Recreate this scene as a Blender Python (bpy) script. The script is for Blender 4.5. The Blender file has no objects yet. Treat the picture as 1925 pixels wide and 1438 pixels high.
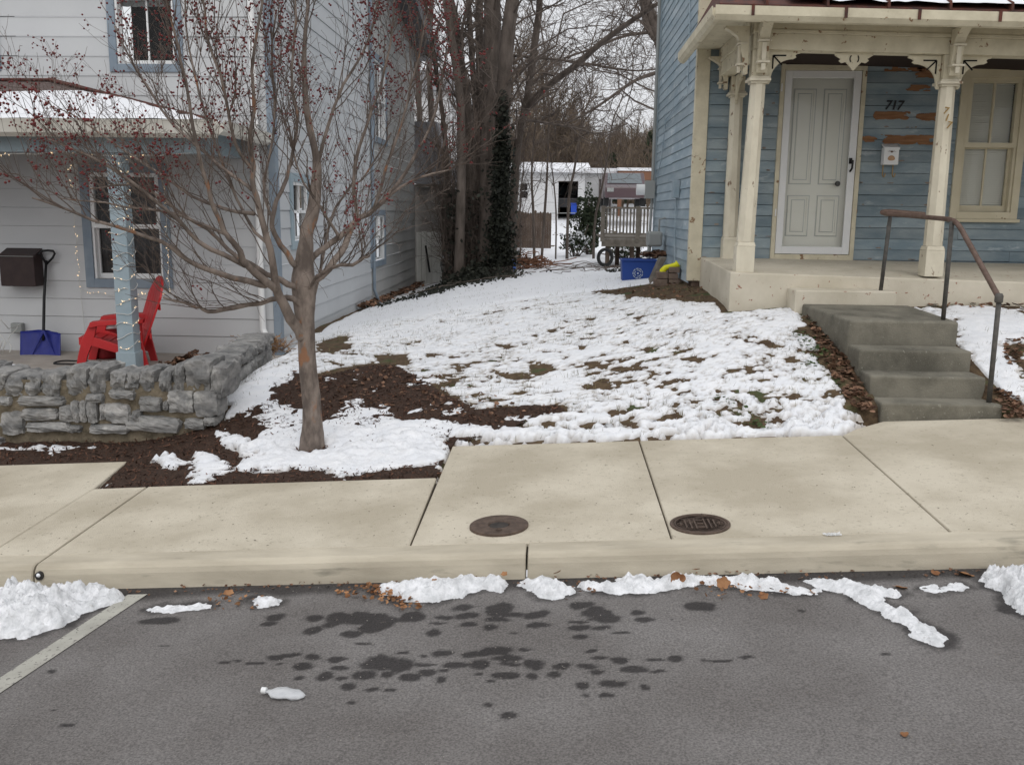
import bpy, math, random
import numpy as np
from mathutils import Matrix, Vector
# ------------------------------------------------------------------ camera, world, sun, exposure
S = bpy.context.scene
COL = S.collection
F_PX, W_PX, H_PX = 1740., 1925., 1438.
CAM = np.array([0, 0, 1.7])
_p, _y, _r = map(math.radians, (10.45, 2.47, .67))
CF = np.array([-math.sin(_y)*math.cos(_p), math.cos(_y)*math.cos(_p), -math.sin(_p)])
_rt = np.array([math.cos(_y), math.sin(_y), 0]); _up = np.cross(_rt, CF)
CR = _rt*math.cos(_r)+_up*math.sin(_r); CU = _up*math.cos(_r)-_rt*math.sin(_r)
cd = bpy.data.cameras.new('camera'); cam = bpy.data.objects.new('camera', cd); COL.objects.link(cam)
cd.sensor_width = 36; cd.lens = 36*F_PX/W_PX; cd.clip_end = 2000; cd.clip_start = .05
M = Matrix(((CR[0], CU[0], -CF[0], CAM[0]), (CR[1], CU[1], -CF[1], CAM[1]), (CR[2], CU[2], -CF[2], CAM[2]), (0, 0, 0, 1)))
cam.matrix_world = M; S.camera = cam
w = bpy.data.worlds.new('World'); S.world = w; w.use_nodes = True
nt = w.node_tree; nt.nodes.clear()
N = nt.nodes.new; L = nt.links.new
sky = N('ShaderNodeTexSky'); sky.sky_type = 'NISHITA'; sky.sun_disc = False
sky.sun_elevation = math.radians(38); sky.sun_rotation = math.radians(200); sky.dust_density = 4
hs = N('ShaderNodeHueSaturation'); hs.inputs['Saturation'].default_value = .25
tc = N('ShaderNodeTexCoord'); nz = N('ShaderNodeTexNoise'); nz.inputs['Scale'].default_value = 3.0; nz.inputs['Detail'].default_value = 6
rp = N('ShaderNodeValToRGB'); rp.color_ramp.elements[0].position = .3; rp.color_ramp.elements[0].color = (7.6, 7.75, 8.1, 1)
rp.color_ramp.elements[1].position = .7; rp.color_ramp.elements[1].color = (9.6, 9.7, 9.95, 1)
mx = N('ShaderNodeMix'); mx.data_type = 'RGBA'; mx.inputs[0].default_value = .8
sx_ = N('ShaderNodeSeparateXYZ'); L(tc.outputs['Generated'], sx_.inputs[0])
el = N('ShaderNodeMapRange'); el.inputs['From Min'].default_value = 0; el.inputs['From Max'].default_value = .8; el.inputs['To Min'].default_value = .88; el.inputs['To Max'].default_value = 1.34; L(sx_.outputs['Z'], el.inputs['Value'])
vm = N('ShaderNodeVectorMath'); vm.operation = 'SCALE'; L(el.outputs[0], vm.inputs['Scale'])
bg = N('ShaderNodeBackground'); bg.inputs['Strength'].default_value = .1
out = N('ShaderNodeOutputWorld')
L(sky.outputs[0], hs.inputs['Color']); L(tc.outputs['Generated'], nz.inputs['Vector']); L(nz.outputs['Fac'], rp.inputs[0])
L(hs.outputs[0], mx.inputs[6]); L(rp.outputs[0], mx.inputs[7]); L(mx.outputs[2], vm.inputs[0]); L(vm.outputs[0], bg.inputs['Color']); L(bg.outputs[0], out.inputs[0])
sd = bpy.data.lights.new('sun', 'SUN'); sd.energy = .5; sd.angle = math.radians(25); sd.color = (1, .97, .92)
so = bpy.data.objects.new('sun', sd); COL.objects.link(so); so.rotation_euler = (math.radians(40), 0, math.radians(20))
S.view_settings.view_transform = 'Standard'; S.view_settings.look = 'None'; S.view_settings.exposure = 0.1; S.view_settings.gamma = 1
S.cycles.max_bounces = 6; S.cycles.diffuse_bounces = 3; S.cycles.transparent_max_bounces = 12
random.seed(7); RNG = np.random.default_rng(7)

# ------------------------------------------------------------------ helpers
def at(px, py, Y):
    d = CF+CR*(px-W_PX/2)/F_PX-CU*(py-H_PX/2)/F_PX
    return CAM+d*(Y/d[1])
def atX(px, py, X):
    d = CF+CR*(px-W_PX/2)/F_PX-CU*(py-H_PX/2)/F_PX
    return CAM+d*(X/d[0])

class Noise:
    def __init__(s, seed): s.t = np.random.default_rng(seed).random((256, 256)).astype(np.float64)
    def v(s, x, y):
        x = np.asarray(x, float); y = np.asarray(y, float)
        xi = np.floor(x).astype(int); yi = np.floor(y).astype(int)
        fx = x-xi; fy = y-yi; fx = fx*fx*(3-2*fx); fy = fy*fy*(3-2*fy)
        t = s.t; a = t[xi & 255, yi & 255]; b = t[(xi+1) & 255, yi & 255]; c = t[xi & 255, (yi+1) & 255]; d = t[(xi+1) & 255, (yi+1) & 255]
        return (a*(1-fx)+b*fx)*(1-fy)+(c*(1-fx)+d*fx)*fy
    def fbm(s, x, y, sc, o=4, g=.5):
        r = 0; a = 1; n = 0
        x = np.asarray(x, float)*sc; y = np.asarray(y, float)*sc
        for i in range(o):
            r = r+a*s.v(x+17.3*i, y+31.7*i); n += a; a *= g; x = x*2.03; y = y*2.03
        return r/n-.5
N1, N2, N3 = Noise(1), Noise(2), Noise(3)

class MB:
    def __init__(s): s.v = []; s.f = []; s.n = 0
    def add(s, v, f):
        s.v.append(np.asarray(v, float).reshape(-1, 3)); n = s.n
        s.f.extend([tuple(int(i)+n for i in q) for q in f]); s.n += len(s.v[-1]); return s
    def quad(s, a, b, c, d): return s.add([a, b, c, d], [(0, 1, 2, 3)])
    def box(s, x0, x1, y0, y1, z0, z1):
        v = [(x0, y0, z0), (x1, y0, z0), (x1, y1, z0), (x0, y1, z0), (x0, y0, z1), (x1, y0, z1), (x1, y1, z1), (x0, y1, z1)]
        return s.add(v, BF)
    def hexa(s, v): return s.add(v, BF)
    def obox(s, c, ax, ay, az, hx, hy, hz):
        c, ax, ay, az = map(lambda q: np.array(q, float), (c, ax, ay, az))
        v = [c+ax*i*hx+ay*j*hy+az*k*hz for k in (-1, 1) for (i, j) in ((-1, -1), (1, -1), (1, 1), (-1, 1))]
        return s.add(v, BF)
    def bar(s, a, b, wd, th, up=(0, 0, 1)):
        a = np.array(a, float); b = np.array(b, float); d = b-a; l = np.linalg.norm(d); d = d/l
        sx = np.cross(d, up); sx = sx/np.linalg.norm(sx); uz = np.cross(sx, d)
        return s.obox((a+b)/2, d, sx, uz, l/2, wd/2, th/2)
    def tube(s, pts, r, k=8, cap=True):
        pts = np.asarray(pts, float); n = len(pts); r = np.full(n, r) if np.isscalar(r) else np.asarray(r, float)
        t = np.gradient(pts, axis=0); t /= np.linalg.norm(t, axis=1)[:, None]+1e-12
        ref = np.array([0, 0, 1.]) if abs(t[0][2]) < .9 else np.array([1., 0, 0])
        u = np.cross(t[0], ref); u /= np.linalg.norm(u); V = []
        for i in range(n):
            u = u-t[i]*(u@t[i]); u /= np.linalg.norm(u)+1e-12; b = np.cross(t[i], u)
            a = np.arange(k)*2*math.pi/k
            V.append(pts[i]+r[i]*(np.cos(a)[:, None]*u+np.sin(a)[:, None]*b))
        f = []
        for i in range(n-1):
            for j in range(k):
                j2 = (j+1) % k; f.append((i*k+j, i*k+j2, (i+1)*k+j2, (i+1)*k+j))
        if cap: f.append(tuple(range(k))[::-1]); f.append(tuple((n-1)*k+j for j in range(k)))
        return s.add(np.concatenate(V), f)
    def lathe(s, c, prof, k=24, axis=2, sx=1, sy=1):
        V = []; a = np.arange(k)*2*math.pi/k
        for r, z in prof:
            V.append(np.stack([np.cos(a)*r*sx, np.sin(a)*r*sy, np.full(k, z)], 1))
        V = np.concatenate(V); n = len(prof)
        if axis == 1: V = V[:, [0, 2, 1]]*np.array([1, -1, 1])
        f = [(i*k+j, i*k+(j+1) % k, (i+1)*k+(j+1) % k, (i+1)*k+j) for i in range(n-1) for j in range(k)]
        f.append(tuple(range(k))[::-1]); f.append(tuple((n-1)*k+j for j in range(k)))
        return s.add(V+np.array(c), f)
    def prism(s, poly, d):    # poly: 3D points (planar), extruded by vector d
        p = np.asarray(poly, float); n = len(p); d = np.array(d, float)
        f = [tuple(range(n)), tuple(range(2*n-1, n-1, -1))]+[(i, i+n, (i+1) % n+n, (i+1) % n) for i in range(n)]
        return s.add(np.concatenate([p, p+d]), f)
    def grid(s, X, Y, Z, mask=None):
        X = np.asarray(X); ny, nx = X.shape
        v = np.stack([X, Y, Z], -1).reshape(-1, 3); i = np.arange(ny*nx).reshape(ny, nx)
        q = np.stack([i[:-1, :-1], i[:-1, 1:], i[1:, 1:], i[1:, :-1]], -1).reshape(-1, 4)
        if mask is not None:
            m = mask.reshape(-1); q = q[m[q].any(1)]
            use = np.zeros(len(v), bool); use[q.ravel()] = True; re = np.cumsum(use)-1; v = v[use]; q = re[q]; s.last_use = use
        return s.add(v, q.tolist())
    def build(s, name, mat=None, parent=None, smooth=False, bevel=0, label=None, sub=0):
        me = bpy.data.meshes.new(name)
        V = np.concatenate(s.v) if s.v else np.zeros((0, 3))
        off = np.zeros(3)
        root = parent
        while root is not None: off += np.array(root.location); root = root.parent
        me.from_pydata((V-0).tolist(), [], s.f)
        o = bpy.data.objects.new(name, me); COL.objects.link(o)
        if parent is not None: o.parent = parent; o.location = tuple(-off)
        if mat is not None: me.materials.append(mat)
        if smooth: me.polygons.foreach_set('use_smooth', [True]*len(me.polygons))
        if bevel:
            b = o.modifiers.new('bevel', 'BEVEL'); b.width = bevel; b.segments = 2; b.limit_method = 'ANGLE'
        if sub:
            b = o.modifiers.new('sub', 'SUBSURF'); b.levels = sub; b.render_levels = sub
        if label: o['label'] = label
        me.update(); return o
BF = [(0, 3, 2, 1), (4, 5, 6, 7), (0, 1, 5, 4), (1, 2, 6, 5), (2, 3, 7, 6), (3, 0, 4, 7)]
def tag(o, label=None, cat=None, group=None, kind=None):
    if label: o['label'] = label
    if cat: o['category'] = cat
    if group: o['group'] = group
    if kind: o['kind'] = kind
    return o
def thing(name, label, cat, loc=(0, 0, 0), group=None):
    o = bpy.data.objects.new(name, None); COL.objects.link(o); o.location = tuple(loc); return tag(o, label, cat, group)
def struct(o): o['kind'] = 'structure'; return o

# materials
def mat(name, col, rough=.7, col2=None, scale=6., lo=.35, hi=.65, detail=6, bump=0., bscale=None, spec=.3, stretch=None, col3=None, s3=20., t3=.6, w3=.05, metal=0., emit=0, dist=0.):
    m = bpy.data.materials.new(name); m.use_nodes = True; t = m.node_tree; b = t.nodes['Principled BSDF']
    b.inputs['Base Color'].default_value = (*col, 1); b.inputs['Roughness'].default_value = rough; b.inputs['Specular IOR Level'].default_value = spec
    b.inputs['Metallic'].default_value = metal
    if emit: b.inputs['Emission Color'].default_value = (*col, 1); b.inputs['Emission Strength'].default_value = emit
    N = t.nodes.new; L = t.links.new
    tc = N('ShaderNodeTexCoord'); mp = N('ShaderNodeMapping'); L(tc.outputs['Object'], mp.inputs[0])
    if stretch: mp.inputs['Scale'].default_value = stretch
    vec = mp.outputs[0]; cur = None
    def noise(sc, d=detail):
        n = N('ShaderNodeTexNoise'); n.inputs['Scale'].default_value = sc; n.inputs['Detail'].default_value = d; n.inputs['Roughness'].default_value = .6
        n.inputs['Distortion'].default_value = dist
        L(vec, n.inputs['Vector']); return n
    if col2:
        n = noise(scale); r = N('ShaderNodeValToRGB'); r.color_ramp.elements[0].position = lo; r.color_ramp.elements[1].position = hi
        r.color_ramp.elements[0].color = (*col, 1); r.color_ramp.elements[1].color = (*col2, 1)
        L(n.outputs['Fac'], r.inputs[0]); cur = r.outputs[0]
    if col3:
        n = noise(s3, 8); r = N('ShaderNodeMapRange'); r.inputs['From Min'].default_value = t3; r.inputs['From Max'].default_value = t3+w3
        L(n.outputs['Fac'], r.inputs['Value']); mi = N('ShaderNodeMix'); mi.data_type = 'RGBA'; L(r.outputs[0], mi.inputs[0])
        if cur: L(cur, mi.inputs[6])
        else: mi.inputs[6].default_value = (*col, 1)
        mi.inputs[7].default_value = (*col3, 1); cur = mi.outputs[2]
    if cur: L(cur, b.inputs['Base Color'])
    if bump:
        n = noise(bscale or scale*4, 8); bp = N('ShaderNodeBump'); bp.inputs['Strength'].default_value = min(1, bump); bp.inputs['Distance'].default_value = .01
        L(n.outputs['Fac'], bp.inputs['Height']); L(bp.outputs[0], b.inputs['Normal'])
    return m
def mat_attr(name, colA, colB, attr, roughA, roughB, **k):   # blends to colB where the mesh attribute is 1
    m = mat(name, colA, roughA, **k); t = m.node_tree; b = t.nodes['Principled BSDF']; N = t.nodes.new; L = t.links.new
    a = N('ShaderNodeAttribute'); a.attribute_name = attr
    mi = N('ShaderNodeMix'); mi.data_type = 'RGBA'; mi.blend_type = 'MULTIPLY'; L(a.outputs['Fac'], mi.inputs[0])
    src = b.inputs['Base Color'].links[0].from_socket if b.inputs['Base Color'].links else None
    if src: L(src, mi.inputs[6])
    else: mi.inputs[6].default_value = (*colA, 1)
    mi.inputs[7].default_value = (*colB, 1); L(mi.outputs[2], b.inputs['Base Color'])
    mr = N('ShaderNodeMapRange'); mr.inputs['To Min'].default_value = roughA; mr.inputs['To Max'].default_value = roughB
    L(a.outputs['Fac'], mr.inputs['Value']); L(mr.outputs[0], b.inputs['Roughness']); return m
def glass_mat(name, tint=(.8, .85, .9), fac=.75):
    m = bpy.data.materials.new(name); m.use_nodes = True; t = m.node_tree; t.nodes.clear(); N = t.nodes.new; L = t.links.new
    tr = N('ShaderNodeBsdfTransparent'); tr.inputs[0].default_value = (*tint, 1); g = N('ShaderNodeBsdfGlossy'); g.inputs['Roughness'].default_value = .03
    fr = N('ShaderNodeFresnel'); fr.inputs[0].default_value = 1.3; mx = N('ShaderNodeMixShader'); o = N('ShaderNodeOutputMaterial')
    ad = N('ShaderNodeMath'); ad.operation = 'ADD'; ad.inputs[1].default_value = .004; L(fr.outputs[0], ad.inputs[0])
    L(ad.outputs[0], mx.inputs[0]); L(tr.outputs[0], mx.inputs[1]); L(g.outputs[0], mx.inputs[2]); L(mx.outputs[0], o.inputs[0]); return m

K = {}
K['snow'] = mat('snow', (.80, .81, .835), .6, bump=.5, bscale=60, spec=.2)
K['snowthin'] = mat_attr('patchy_snow', (.76, .775, .805), (.52, .47, .41), 'thin', .6, .7, bump=.8, bscale=70, spec=.2, col2=(.84, .845, .86), scale=7)
K['snowpile'] = mat('snow_crusty', (.62, .63, .64), .5, col2=(.84, .845, .86), scale=16, lo=.38, hi=.6, bump=1, bscale=70, spec=.4, col3=(.40, .38, .36), s3=34, t3=.62, w3=.14)
K['concrete'] = mat('concrete', (.44, .39, .30), .85, col2=(.59, .535, .43), scale=1.5, lo=.38, hi=.62, bump=.5, bscale=150, col3=(.33, .29, .22), s3=38, t3=.585, w3=.14)
K['kerb'] = mat('kerb_concrete', (.40, .355, .275), .85, col2=(.56, .505, .40), scale=2.6, bump=.3, bscale=150, col3=(.26, .24, .19), s3=4.5, t3=.6, w3=.14, stretch=(.6, 2, 3))
K['oldconc'] = mat('weathered_concrete', (.105, .098, .078), .85, col2=(.215, .20, .16), scale=3.5, bump=.6, bscale=90, col3=(.27, .26, .215), s3=50, t3=.6, w3=.1)
K['painted_conc'] = mat('painted_concrete', (.50, .455, .36), .8, col2=(.60, .55, .45), scale=3, bump=.3, bscale=80, col3=(.28, .13, .09), s3=16, t3=.64, w3=.04)
K['patio'] = mat('patio_concrete', (.30, .27, .24), .85, col2=(.38, .345, .31), scale=4, bump=.2)
K['lawn'] = mat('soil', (.058, .036, .022), .95, col2=(.125, .085, .047), scale=16, bump=1, bscale=60, col3=(.055, .075, .028), s3=3, t3=.56, w3=.1)
K['mulch'] = mat('mulch', (.026, .015, .010), .95, col2=(.078, .045, .031), scale=70, bump=1, bscale=120)
K['mulchbits'] = mat('mulch_chips', (.02, .009, .006), .95, col2=(.11, .055, .035), scale=35, lo=.4, hi=.6)
K['grass'] = mat('dry_grass', (.07, .075, .035), .9, col2=(.16, .13, .06), scale=12)
K['leaf'] = mat('dry_leaf', (.20, .085, .035), .75, col2=(.40, .21, .10), scale=14, bump=.3)
K['leaf2'] = mat('dead_leaf', (.075, .038, .024), .85, col2=(.23, .135, .085), scale=30)
K['lsid'] = mat('pale_grey_siding', (.49, .50, .51), .6, col2=(.55, .56, .565), scale=.8, bump=.08, bscale=60)
K['lsid2'] = mat('aged_grey_siding', (.36, .365, .36), .65, col2=(.42, .42, .41), scale=1.2, bump=.1, bscale=60)
K['lsidb'] = mat('side_siding', (.46, .475, .49), .6, col2=(.515, .53, .54), scale=.8, bump=.08, bscale=60)
K['bluetrim'] = mat('slate_blue_paint', (.19, .235, .285), .6, col2=(.24, .285, .33), scale=5)
K['beamblue'] = mat('blue_grey_paint', (.27, .34, .38), .6, col2=(.32, .39, .43), scale=5)
K['white'] = mat('white_paint', (.74, .75, .75), .5, col2=(.80, .8, .79), scale=3)
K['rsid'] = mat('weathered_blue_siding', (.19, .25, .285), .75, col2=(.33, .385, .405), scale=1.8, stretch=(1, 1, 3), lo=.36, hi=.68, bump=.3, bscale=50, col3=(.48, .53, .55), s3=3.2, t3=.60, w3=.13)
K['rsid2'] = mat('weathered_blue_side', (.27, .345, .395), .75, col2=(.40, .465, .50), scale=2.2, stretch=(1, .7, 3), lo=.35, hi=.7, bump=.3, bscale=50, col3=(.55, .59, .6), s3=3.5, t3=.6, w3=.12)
K['cream'] = mat('peeling_cream_paint', (.68, .625, .475), .65, col2=(.55, .50, .37), scale=5, bump=.4, bscale=35, col3=(.26, .16, .09), s3=12, t3=.63, w3=.03)
K['cream2'] = mat('chipped_cream_post', (.70, .65, .52), .7, col2=(.56, .51, .40), scale=5, bump=.6, bscale=25, col3=(.22, .15, .10), s3=11, t3=.625, w3=.03, stretch=(1, 1, .5))
K['creamwin'] = mat('cream_window_paint', (.58, .52, .37), .65, col2=(.64, .58, .43), scale=6, col3=(.26, .15, .08), s3=9, t3=.68, w3=.03)
K['rust_roof'] = mat('rusty_metal', (.13, .045, .03), .8, col2=(.05, .03, .028), scale=10, bump=.3)
K['wood'] = mat('bare_wood', (.20, .095, .045), .85, col2=(.30, .16, .085), scale=12, stretch=(.4, 1, 3), bump=.3)
K['dark'] = mat('dark_interior', (.012, .011, .011), .9)
K['blind'] = mat('blinds', (.88, .85, .76), .7)
K['curtain'] = mat('curtain', (.42, .43, .43), .8)
K['darkcurtain'] = mat('dark_curtain', (.05, .045, .045), .9, col2=(.09, .08, .08), scale=6)
K['doorwhite'] = mat('door_panel_paint', (.84, .825, .76), .6, col2=(.88, .865, .80), scale=2)
K['glass'] = glass_mat('window_glass', (.9, .92, .92), .9)
K['glassdoor'] = glass_mat('storm_glass', (.96, .97, .96), .9)
K['red'] = mat('red_plastic', (.50, .022, .025), .45, col2=(.42, .02, .022), scale=5, spec=.4)
K['darkred'] = mat('dark_red_plastic', (.24, .015, .018), .5)
K['blueplastic'] = mat('blue_plastic', (.012, .05, .24), .45, spec=.4)
K['navy'] = mat('shovel_blue', (.015, .022, .17), .5, col2=(.022, .03, .21), scale=9)
K['black'] = mat('black_plastic', (.015, .015, .016), .5)
K['brownbox'] = mat('dark_brown_metal', (.03, .018, .018), .45, col2=(.045, .028, .026), scale=9)
K['iron'] = mat('cast_iron', (.065, .045, .035), .7, col2=(.12, .085, .065), scale=24, bump=.4, bscale=120)
K['rail'] = mat('rusted_pipe', (.10, .065, .05), .6, col2=(.15, .10, .08), scale=20, bump=.3, bscale=90)
K['railgrey'] = mat('grey_pipe', (.06, .06, .055), .6, col2=(.11, .10, .09), scale=20, bump=.3, bscale=90)
K['stone'] = mat('grey_limestone', (.16, .16, .158), .85, col2=(.34, .33, .315), scale=8, bump=.9, bscale=22, col3=(.50, .49, .46), s3=4, t3=.6, w3=.1, detail=10, stretch=(1, 1, 1.8))
K['mortar'] = mat('tan_mortar', (.12, .10, .07), .95, col2=(.23, .19, .135), scale=12, bump=1, bscale=40)
K['bark'] = mat('crabapple_bark', (.11, .088, .075), .85, col2=(.24, .195, .165), scale=11, lo=.4, hi=.6, bump=1, bscale=38, stretch=(1, 1, .45), col3=(.25, .13, .075), s3=12, t3=.60, w3=.06)
K['twig'] = mat('crabapple_twig', (.08, .06, .05), .8, col2=(.13, .10, .082), scale=9)
K['berry'] = mat('berry', (.10, .014, .016), .5, col2=(.17, .028, .024), scale=30)
K['bark2'] = mat('grey_brown_bark', (.075, .060, .050), .95, col2=(.165, .135, .115), scale=7, bump=1, bscale=16, stretch=(1, 1, .3))
K['twig2'] = mat('far_twig', (.095, .075, .064), .9, col2=(.145, .115, .095), scale=3)
K['ivy'] = mat('ivy_leaf', (.012, .014, .010), .7, col2=(.028, .030, .020), scale=9)
K['brush'] = mat('brush_stems', (.10, .075, .055), .95, col2=(.17, .13, .095), scale=2)
K['evergreen'] = mat('evergreen', (.03, .045, .025), .9, col2=(.06, .07, .04), scale=6)
K['fencewood'] = mat('old_fence_wood', (.060, .040, .030), .9, col2=(.115, .085, .065), scale=8, stretch=(1, 1, .3))
K['deckwood'] = mat('grey_deck_wood', (.11, .095, .078), .9, col2=(.18, .16, .135), scale=8)
K['farwhite'] = mat('white_vinyl', (.66, .66, .66), .6)
K['shingle'] = mat('brown_shingle', (.095, .07, .065), .9, col2=(.16, .125, .115), scale=14, bump=.5)
K['greyroof'] = mat('grey_roofing', (.15, .15, .16), .9, col2=(.21, .21, .22), scale=6, bump=.3)
K['gutterwhite'] = mat('white_gutter', (.62, .60, .55), .5, col2=(.52, .50, .44), scale=3)
K['bulb'] = mat('lit_bulb', (1, .72, .42), .5, emit=1.6)
K['wire'] = mat('white_wire', (.6, .6, .57), .6)
K['brick'] = mat('paver_brick', (.17, .125, .10), .9, col2=(.24, .18, .14), scale=20, bump=.5)
K['yellow'] = mat('yellow_plastic', (.72, .70, .02), .5)
K['tyre'] = mat('tyre_rubber', (.02, .02, .02), .8)
K['meter'] = mat('grey_meter_metal', (.28, .29, .28), .5)
K['line'] = mat('worn_paint', (.42, .41, .36), .8, col2=(.34, .33, .29), scale=8, col3=(.13, .12, .115), s3=60, t3=.6, w3=.04)
K['litter'] = mat('cloudy_plastic', (.66, .68, .70), .22, spec=.6, col2=(.78, .79, .8), scale=24, bump=.6, bscale=60); K['litter'].node_tree.nodes['Principled BSDF'].inputs['Alpha'].default_value = .62
K['digit'] = mat('dark_digit', (.02, .02, .022), .5)
K['rustdigit'] = mat('rusty_digit', (.30, .19, .06), .6)
K['foundation'] = mat('mossy_foundation', (.30, .29, .22), .9, col2=(.38, .37, .29), scale=4, bump=.4)
K['litter0'] = mat('clear_plastic', (.62, .65, .68), .25, spec=.6, col2=(.75, .77, .78), scale=20)
def island(k, lo, hi):
    t = K[k].node_tree; b = t.nodes['Principled BSDF']; s = b.inputs['Base Color'].links[0].from_socket; g = t.nodes.new('ShaderNodeNewGeometry'); r = t.nodes.new('ShaderNodeMapRange'); r.inputs['To Min'].default_value = lo; r.inputs['To Max'].default_value = hi
    v = t.nodes.new('ShaderNodeVectorMath'); v.operation = 'SCALE'; t.links.new(g.outputs['Random Per Island'], r.inputs['Value']); t.links.new(s, v.inputs[0]); t.links.new(r.outputs[0], v.inputs['Scale']); t.links.new(v.outputs[0], b.inputs['Base Color'])
for k_, a_, b_ in (('stone', .75, 1.35), ('leaf', .4, 1.3), ('leaf2', .5, 1.6), ('mulchbits', .5, 1.9), ('lsid', .97, 1.03), ('rsid', .82, 1.15), ('rsid2', .85, 1.12), ('lsid2', .93, 1.05), ('grass', .6, 1.5), ('fencewood', .7, 1.3), ('brush', .75, 1.3), ('brick', .8, 1.2)): island(k_, a_, b_)
K['asphalt'] = None
# ------------------------------------------------------------------ terrain height
GX = np.array([-40, -12, -2.92, -2.55, -1.5, -.5, .5, 1.4, 2.2, 3, 4.5, 12, 40.])
GY = np.array([3, 5.45, 6.25, 7, 8, 9, 10.4, 12, 14, 20, 24, 30, 45, 80, 140, 260.])
_pl = .10+.055*np.clip(GX, -12, 12)
GZ = np.array([
 _pl-.03, _pl-.02, _pl+.015,
 [.0, .0, .0, .26, .19, .24, .33, .45, .50, .52, .6, .9, .9],
 [.0, .0, .0, .37, .30, .36, .50, .70, .80, .82, .85, 1.1, 1.1],
 [.0, .0, .0, .36, .35, .46, .62, .84, .92, .93, .95, 1.2, 1.2],
 [.0, .0, .0, .26, .38, .54, .70, .90, .95, .97, 1.0, 1.2, 1.2],
 [.10, .10, .16, .20, .42, .60, .74, .86, .92, .95, 1.0, 1.2, 1.2],
 [.10, .10, .14, .22, .45, .62, .74, .82, .85, .9, 1.0, 1.2, 1.2],
 [.0, .0, .0, .08, .40, .48, .50, .50, .52, .6, .7, 1.2, 1.2],
 [.0, .0, .05, .15, .40, .47, .50, .52, .55, .6, .7, 1.2, 1.2],
 [.3, .3, .35, .40, .50, .52, .55, .58, .60, .65, .8, 1.3, 1.3],
 [1.3]*13, [3.6]*13, [8.]*13, [9.]*13])
_gx = np.arange(-12, 12.01, .1); _gy = np.arange(3, 46.01, .1)
_T = np.array([np.interp(_gx, GX, row) for row in GZ]); _T = np.array([np.interp(_gy, GY, _T[:, j]) for j in range(len(_gx))]).T
def _blur(a, n):
    for _ in range(n):
        a = np.pad(a, 1, mode='edge'); a = (a[:-2, 1:-1]+a[2:, 1:-1]+a[1:-1, :-2]+a[1:-1, 2:]+2*a[1:-1, 1:-1])/6
    return a
_keep = _T.copy(); _T = _blur(_T, 5)
_wt = np.clip((_gy-6.2)/.5, 0, 1)[:, None]; _T = _keep*(1-_wt)+_T*_wt
def G(x, y):
    x = np.asarray(x, float); y = np.asarray(y, float)
    fx = np.clip((x+12)/.1, 0, len(_gx)-1.001); fy = np.clip((y-3)/.1, 0, len(_gy)-1.001)
    i = fx.astype(int); j = fy.astype(int); fx = fx-i; fy = fy-j
    z = (_T[j, i]*(1-fx)+_T[j, i+1]*fx)*(1-fy)+(_T[j+1, i]*(1-fx)+_T[j+1, i+1]*fx)*fy
    far = np.interp(y, GY, GZ[:, 6]); z = np.where(y > 45, far, z)
    return z+.012*N1.fbm(x, y, 2.2, 3)*np.clip((y-6.3)*2, 0, 1)*2
def SW(x, y): return .115+.055*x+.01*(y-4.3)            # pavement plane
def ST(x, y): return -.005+.055*x+.008*(4.15-y)          # street plane
def hit(px, py, fn, lo=2.0, hi=60):
    d = CF+CR*(px-W_PX/2)/F_PX-CU*(py-H_PX/2)/F_PX
    t = np.linspace(lo, hi, 4000); P = CAM+d*t[:, None]
    below = P[:, 2] < fn(P[:, 0], P[:, 1]); i = int(np.argmax(below))
    return P[i] if below.any() else P[-1]
def wp(poly, fn=G): return np.array([hit(a, b, fn)[:2] for a, b in poly])
def inside(X, Y, poly):
    r = np.zeros(X.shape, bool); n = len(poly); j = n-1
    for i in range(n):
        xi, yi = poly[i]; xj, yj = poly[j]
        c = ((yi > Y) != (yj > Y)) & (X < (xj-xi)*(Y-yi)/(yj-yi+1e-12)+xi); r ^= c; j = i
    return r
def seg_dist(X, Y, poly):
    d = np.full(X.shape, 1e9); n = len(poly)
    for i in range(n):
        a = poly[i]; b = poly[(i+1) % n]; ab = b-a; l = ab@ab+1e-12
        t = np.clip(((X-a[0])*ab[0]+(Y-a[1])*ab[1])/l, 0, 1)
        d = np.minimum(d, np.hypot(X-a[0]-t*ab[0], Y-a[1]-t*ab[1]))
    return d
def sdf(X, Y, poly): return np.where(inside(X, Y, poly), 1, -1)*seg_dist(X, Y, poly)

# ground: one sheet to the horizon
def axis(parts): return np.unique(np.round(np.concatenate([np.arange(*p) for p in parts]), 4))
ax = axis([(-400, -40, 40), (-40, -12, 2), (-12, -3.2, .2), (-3.2, 4.6, .05), (4.6, 12, .2), (12, 40, 2), (40, 401, 40)])
ay = axis([(5.3, 12, .05), (12, 46, .2), (46, 140, 4), (140, 700, 40)])
X, Y = np.meshgrid(ax, ay); Z = G(X, Y)+.02*N2.fbm(X, Y, 5, 4)*(Y > 6.3)*(Y < 40)
Z = np.where((X > -.7) & (Y < 6.2), Z-.05, Z); Z = np.where((X > 1.95) & (Y < 6.5) & (X < 6), np.minimum(Z, SW(X, Y)-.04), Z)
Z = np.where((X < -2.9) & (Y < 6.07), Z-.05, Z)
Z = np.where((X > 1.95) & (X < 6) & (Y < 6.57), np.minimum(Z, SW(X, Y)-.03), Z); Z = np.where((X > 2.36) & (X < 3.13) & (Y < 7.3), np.minimum(Z, SW(X, Y)-.03), Z)
struct(MB().grid(X, Y, Z).build('ground', K['lawn'], smooth=True))
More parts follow.
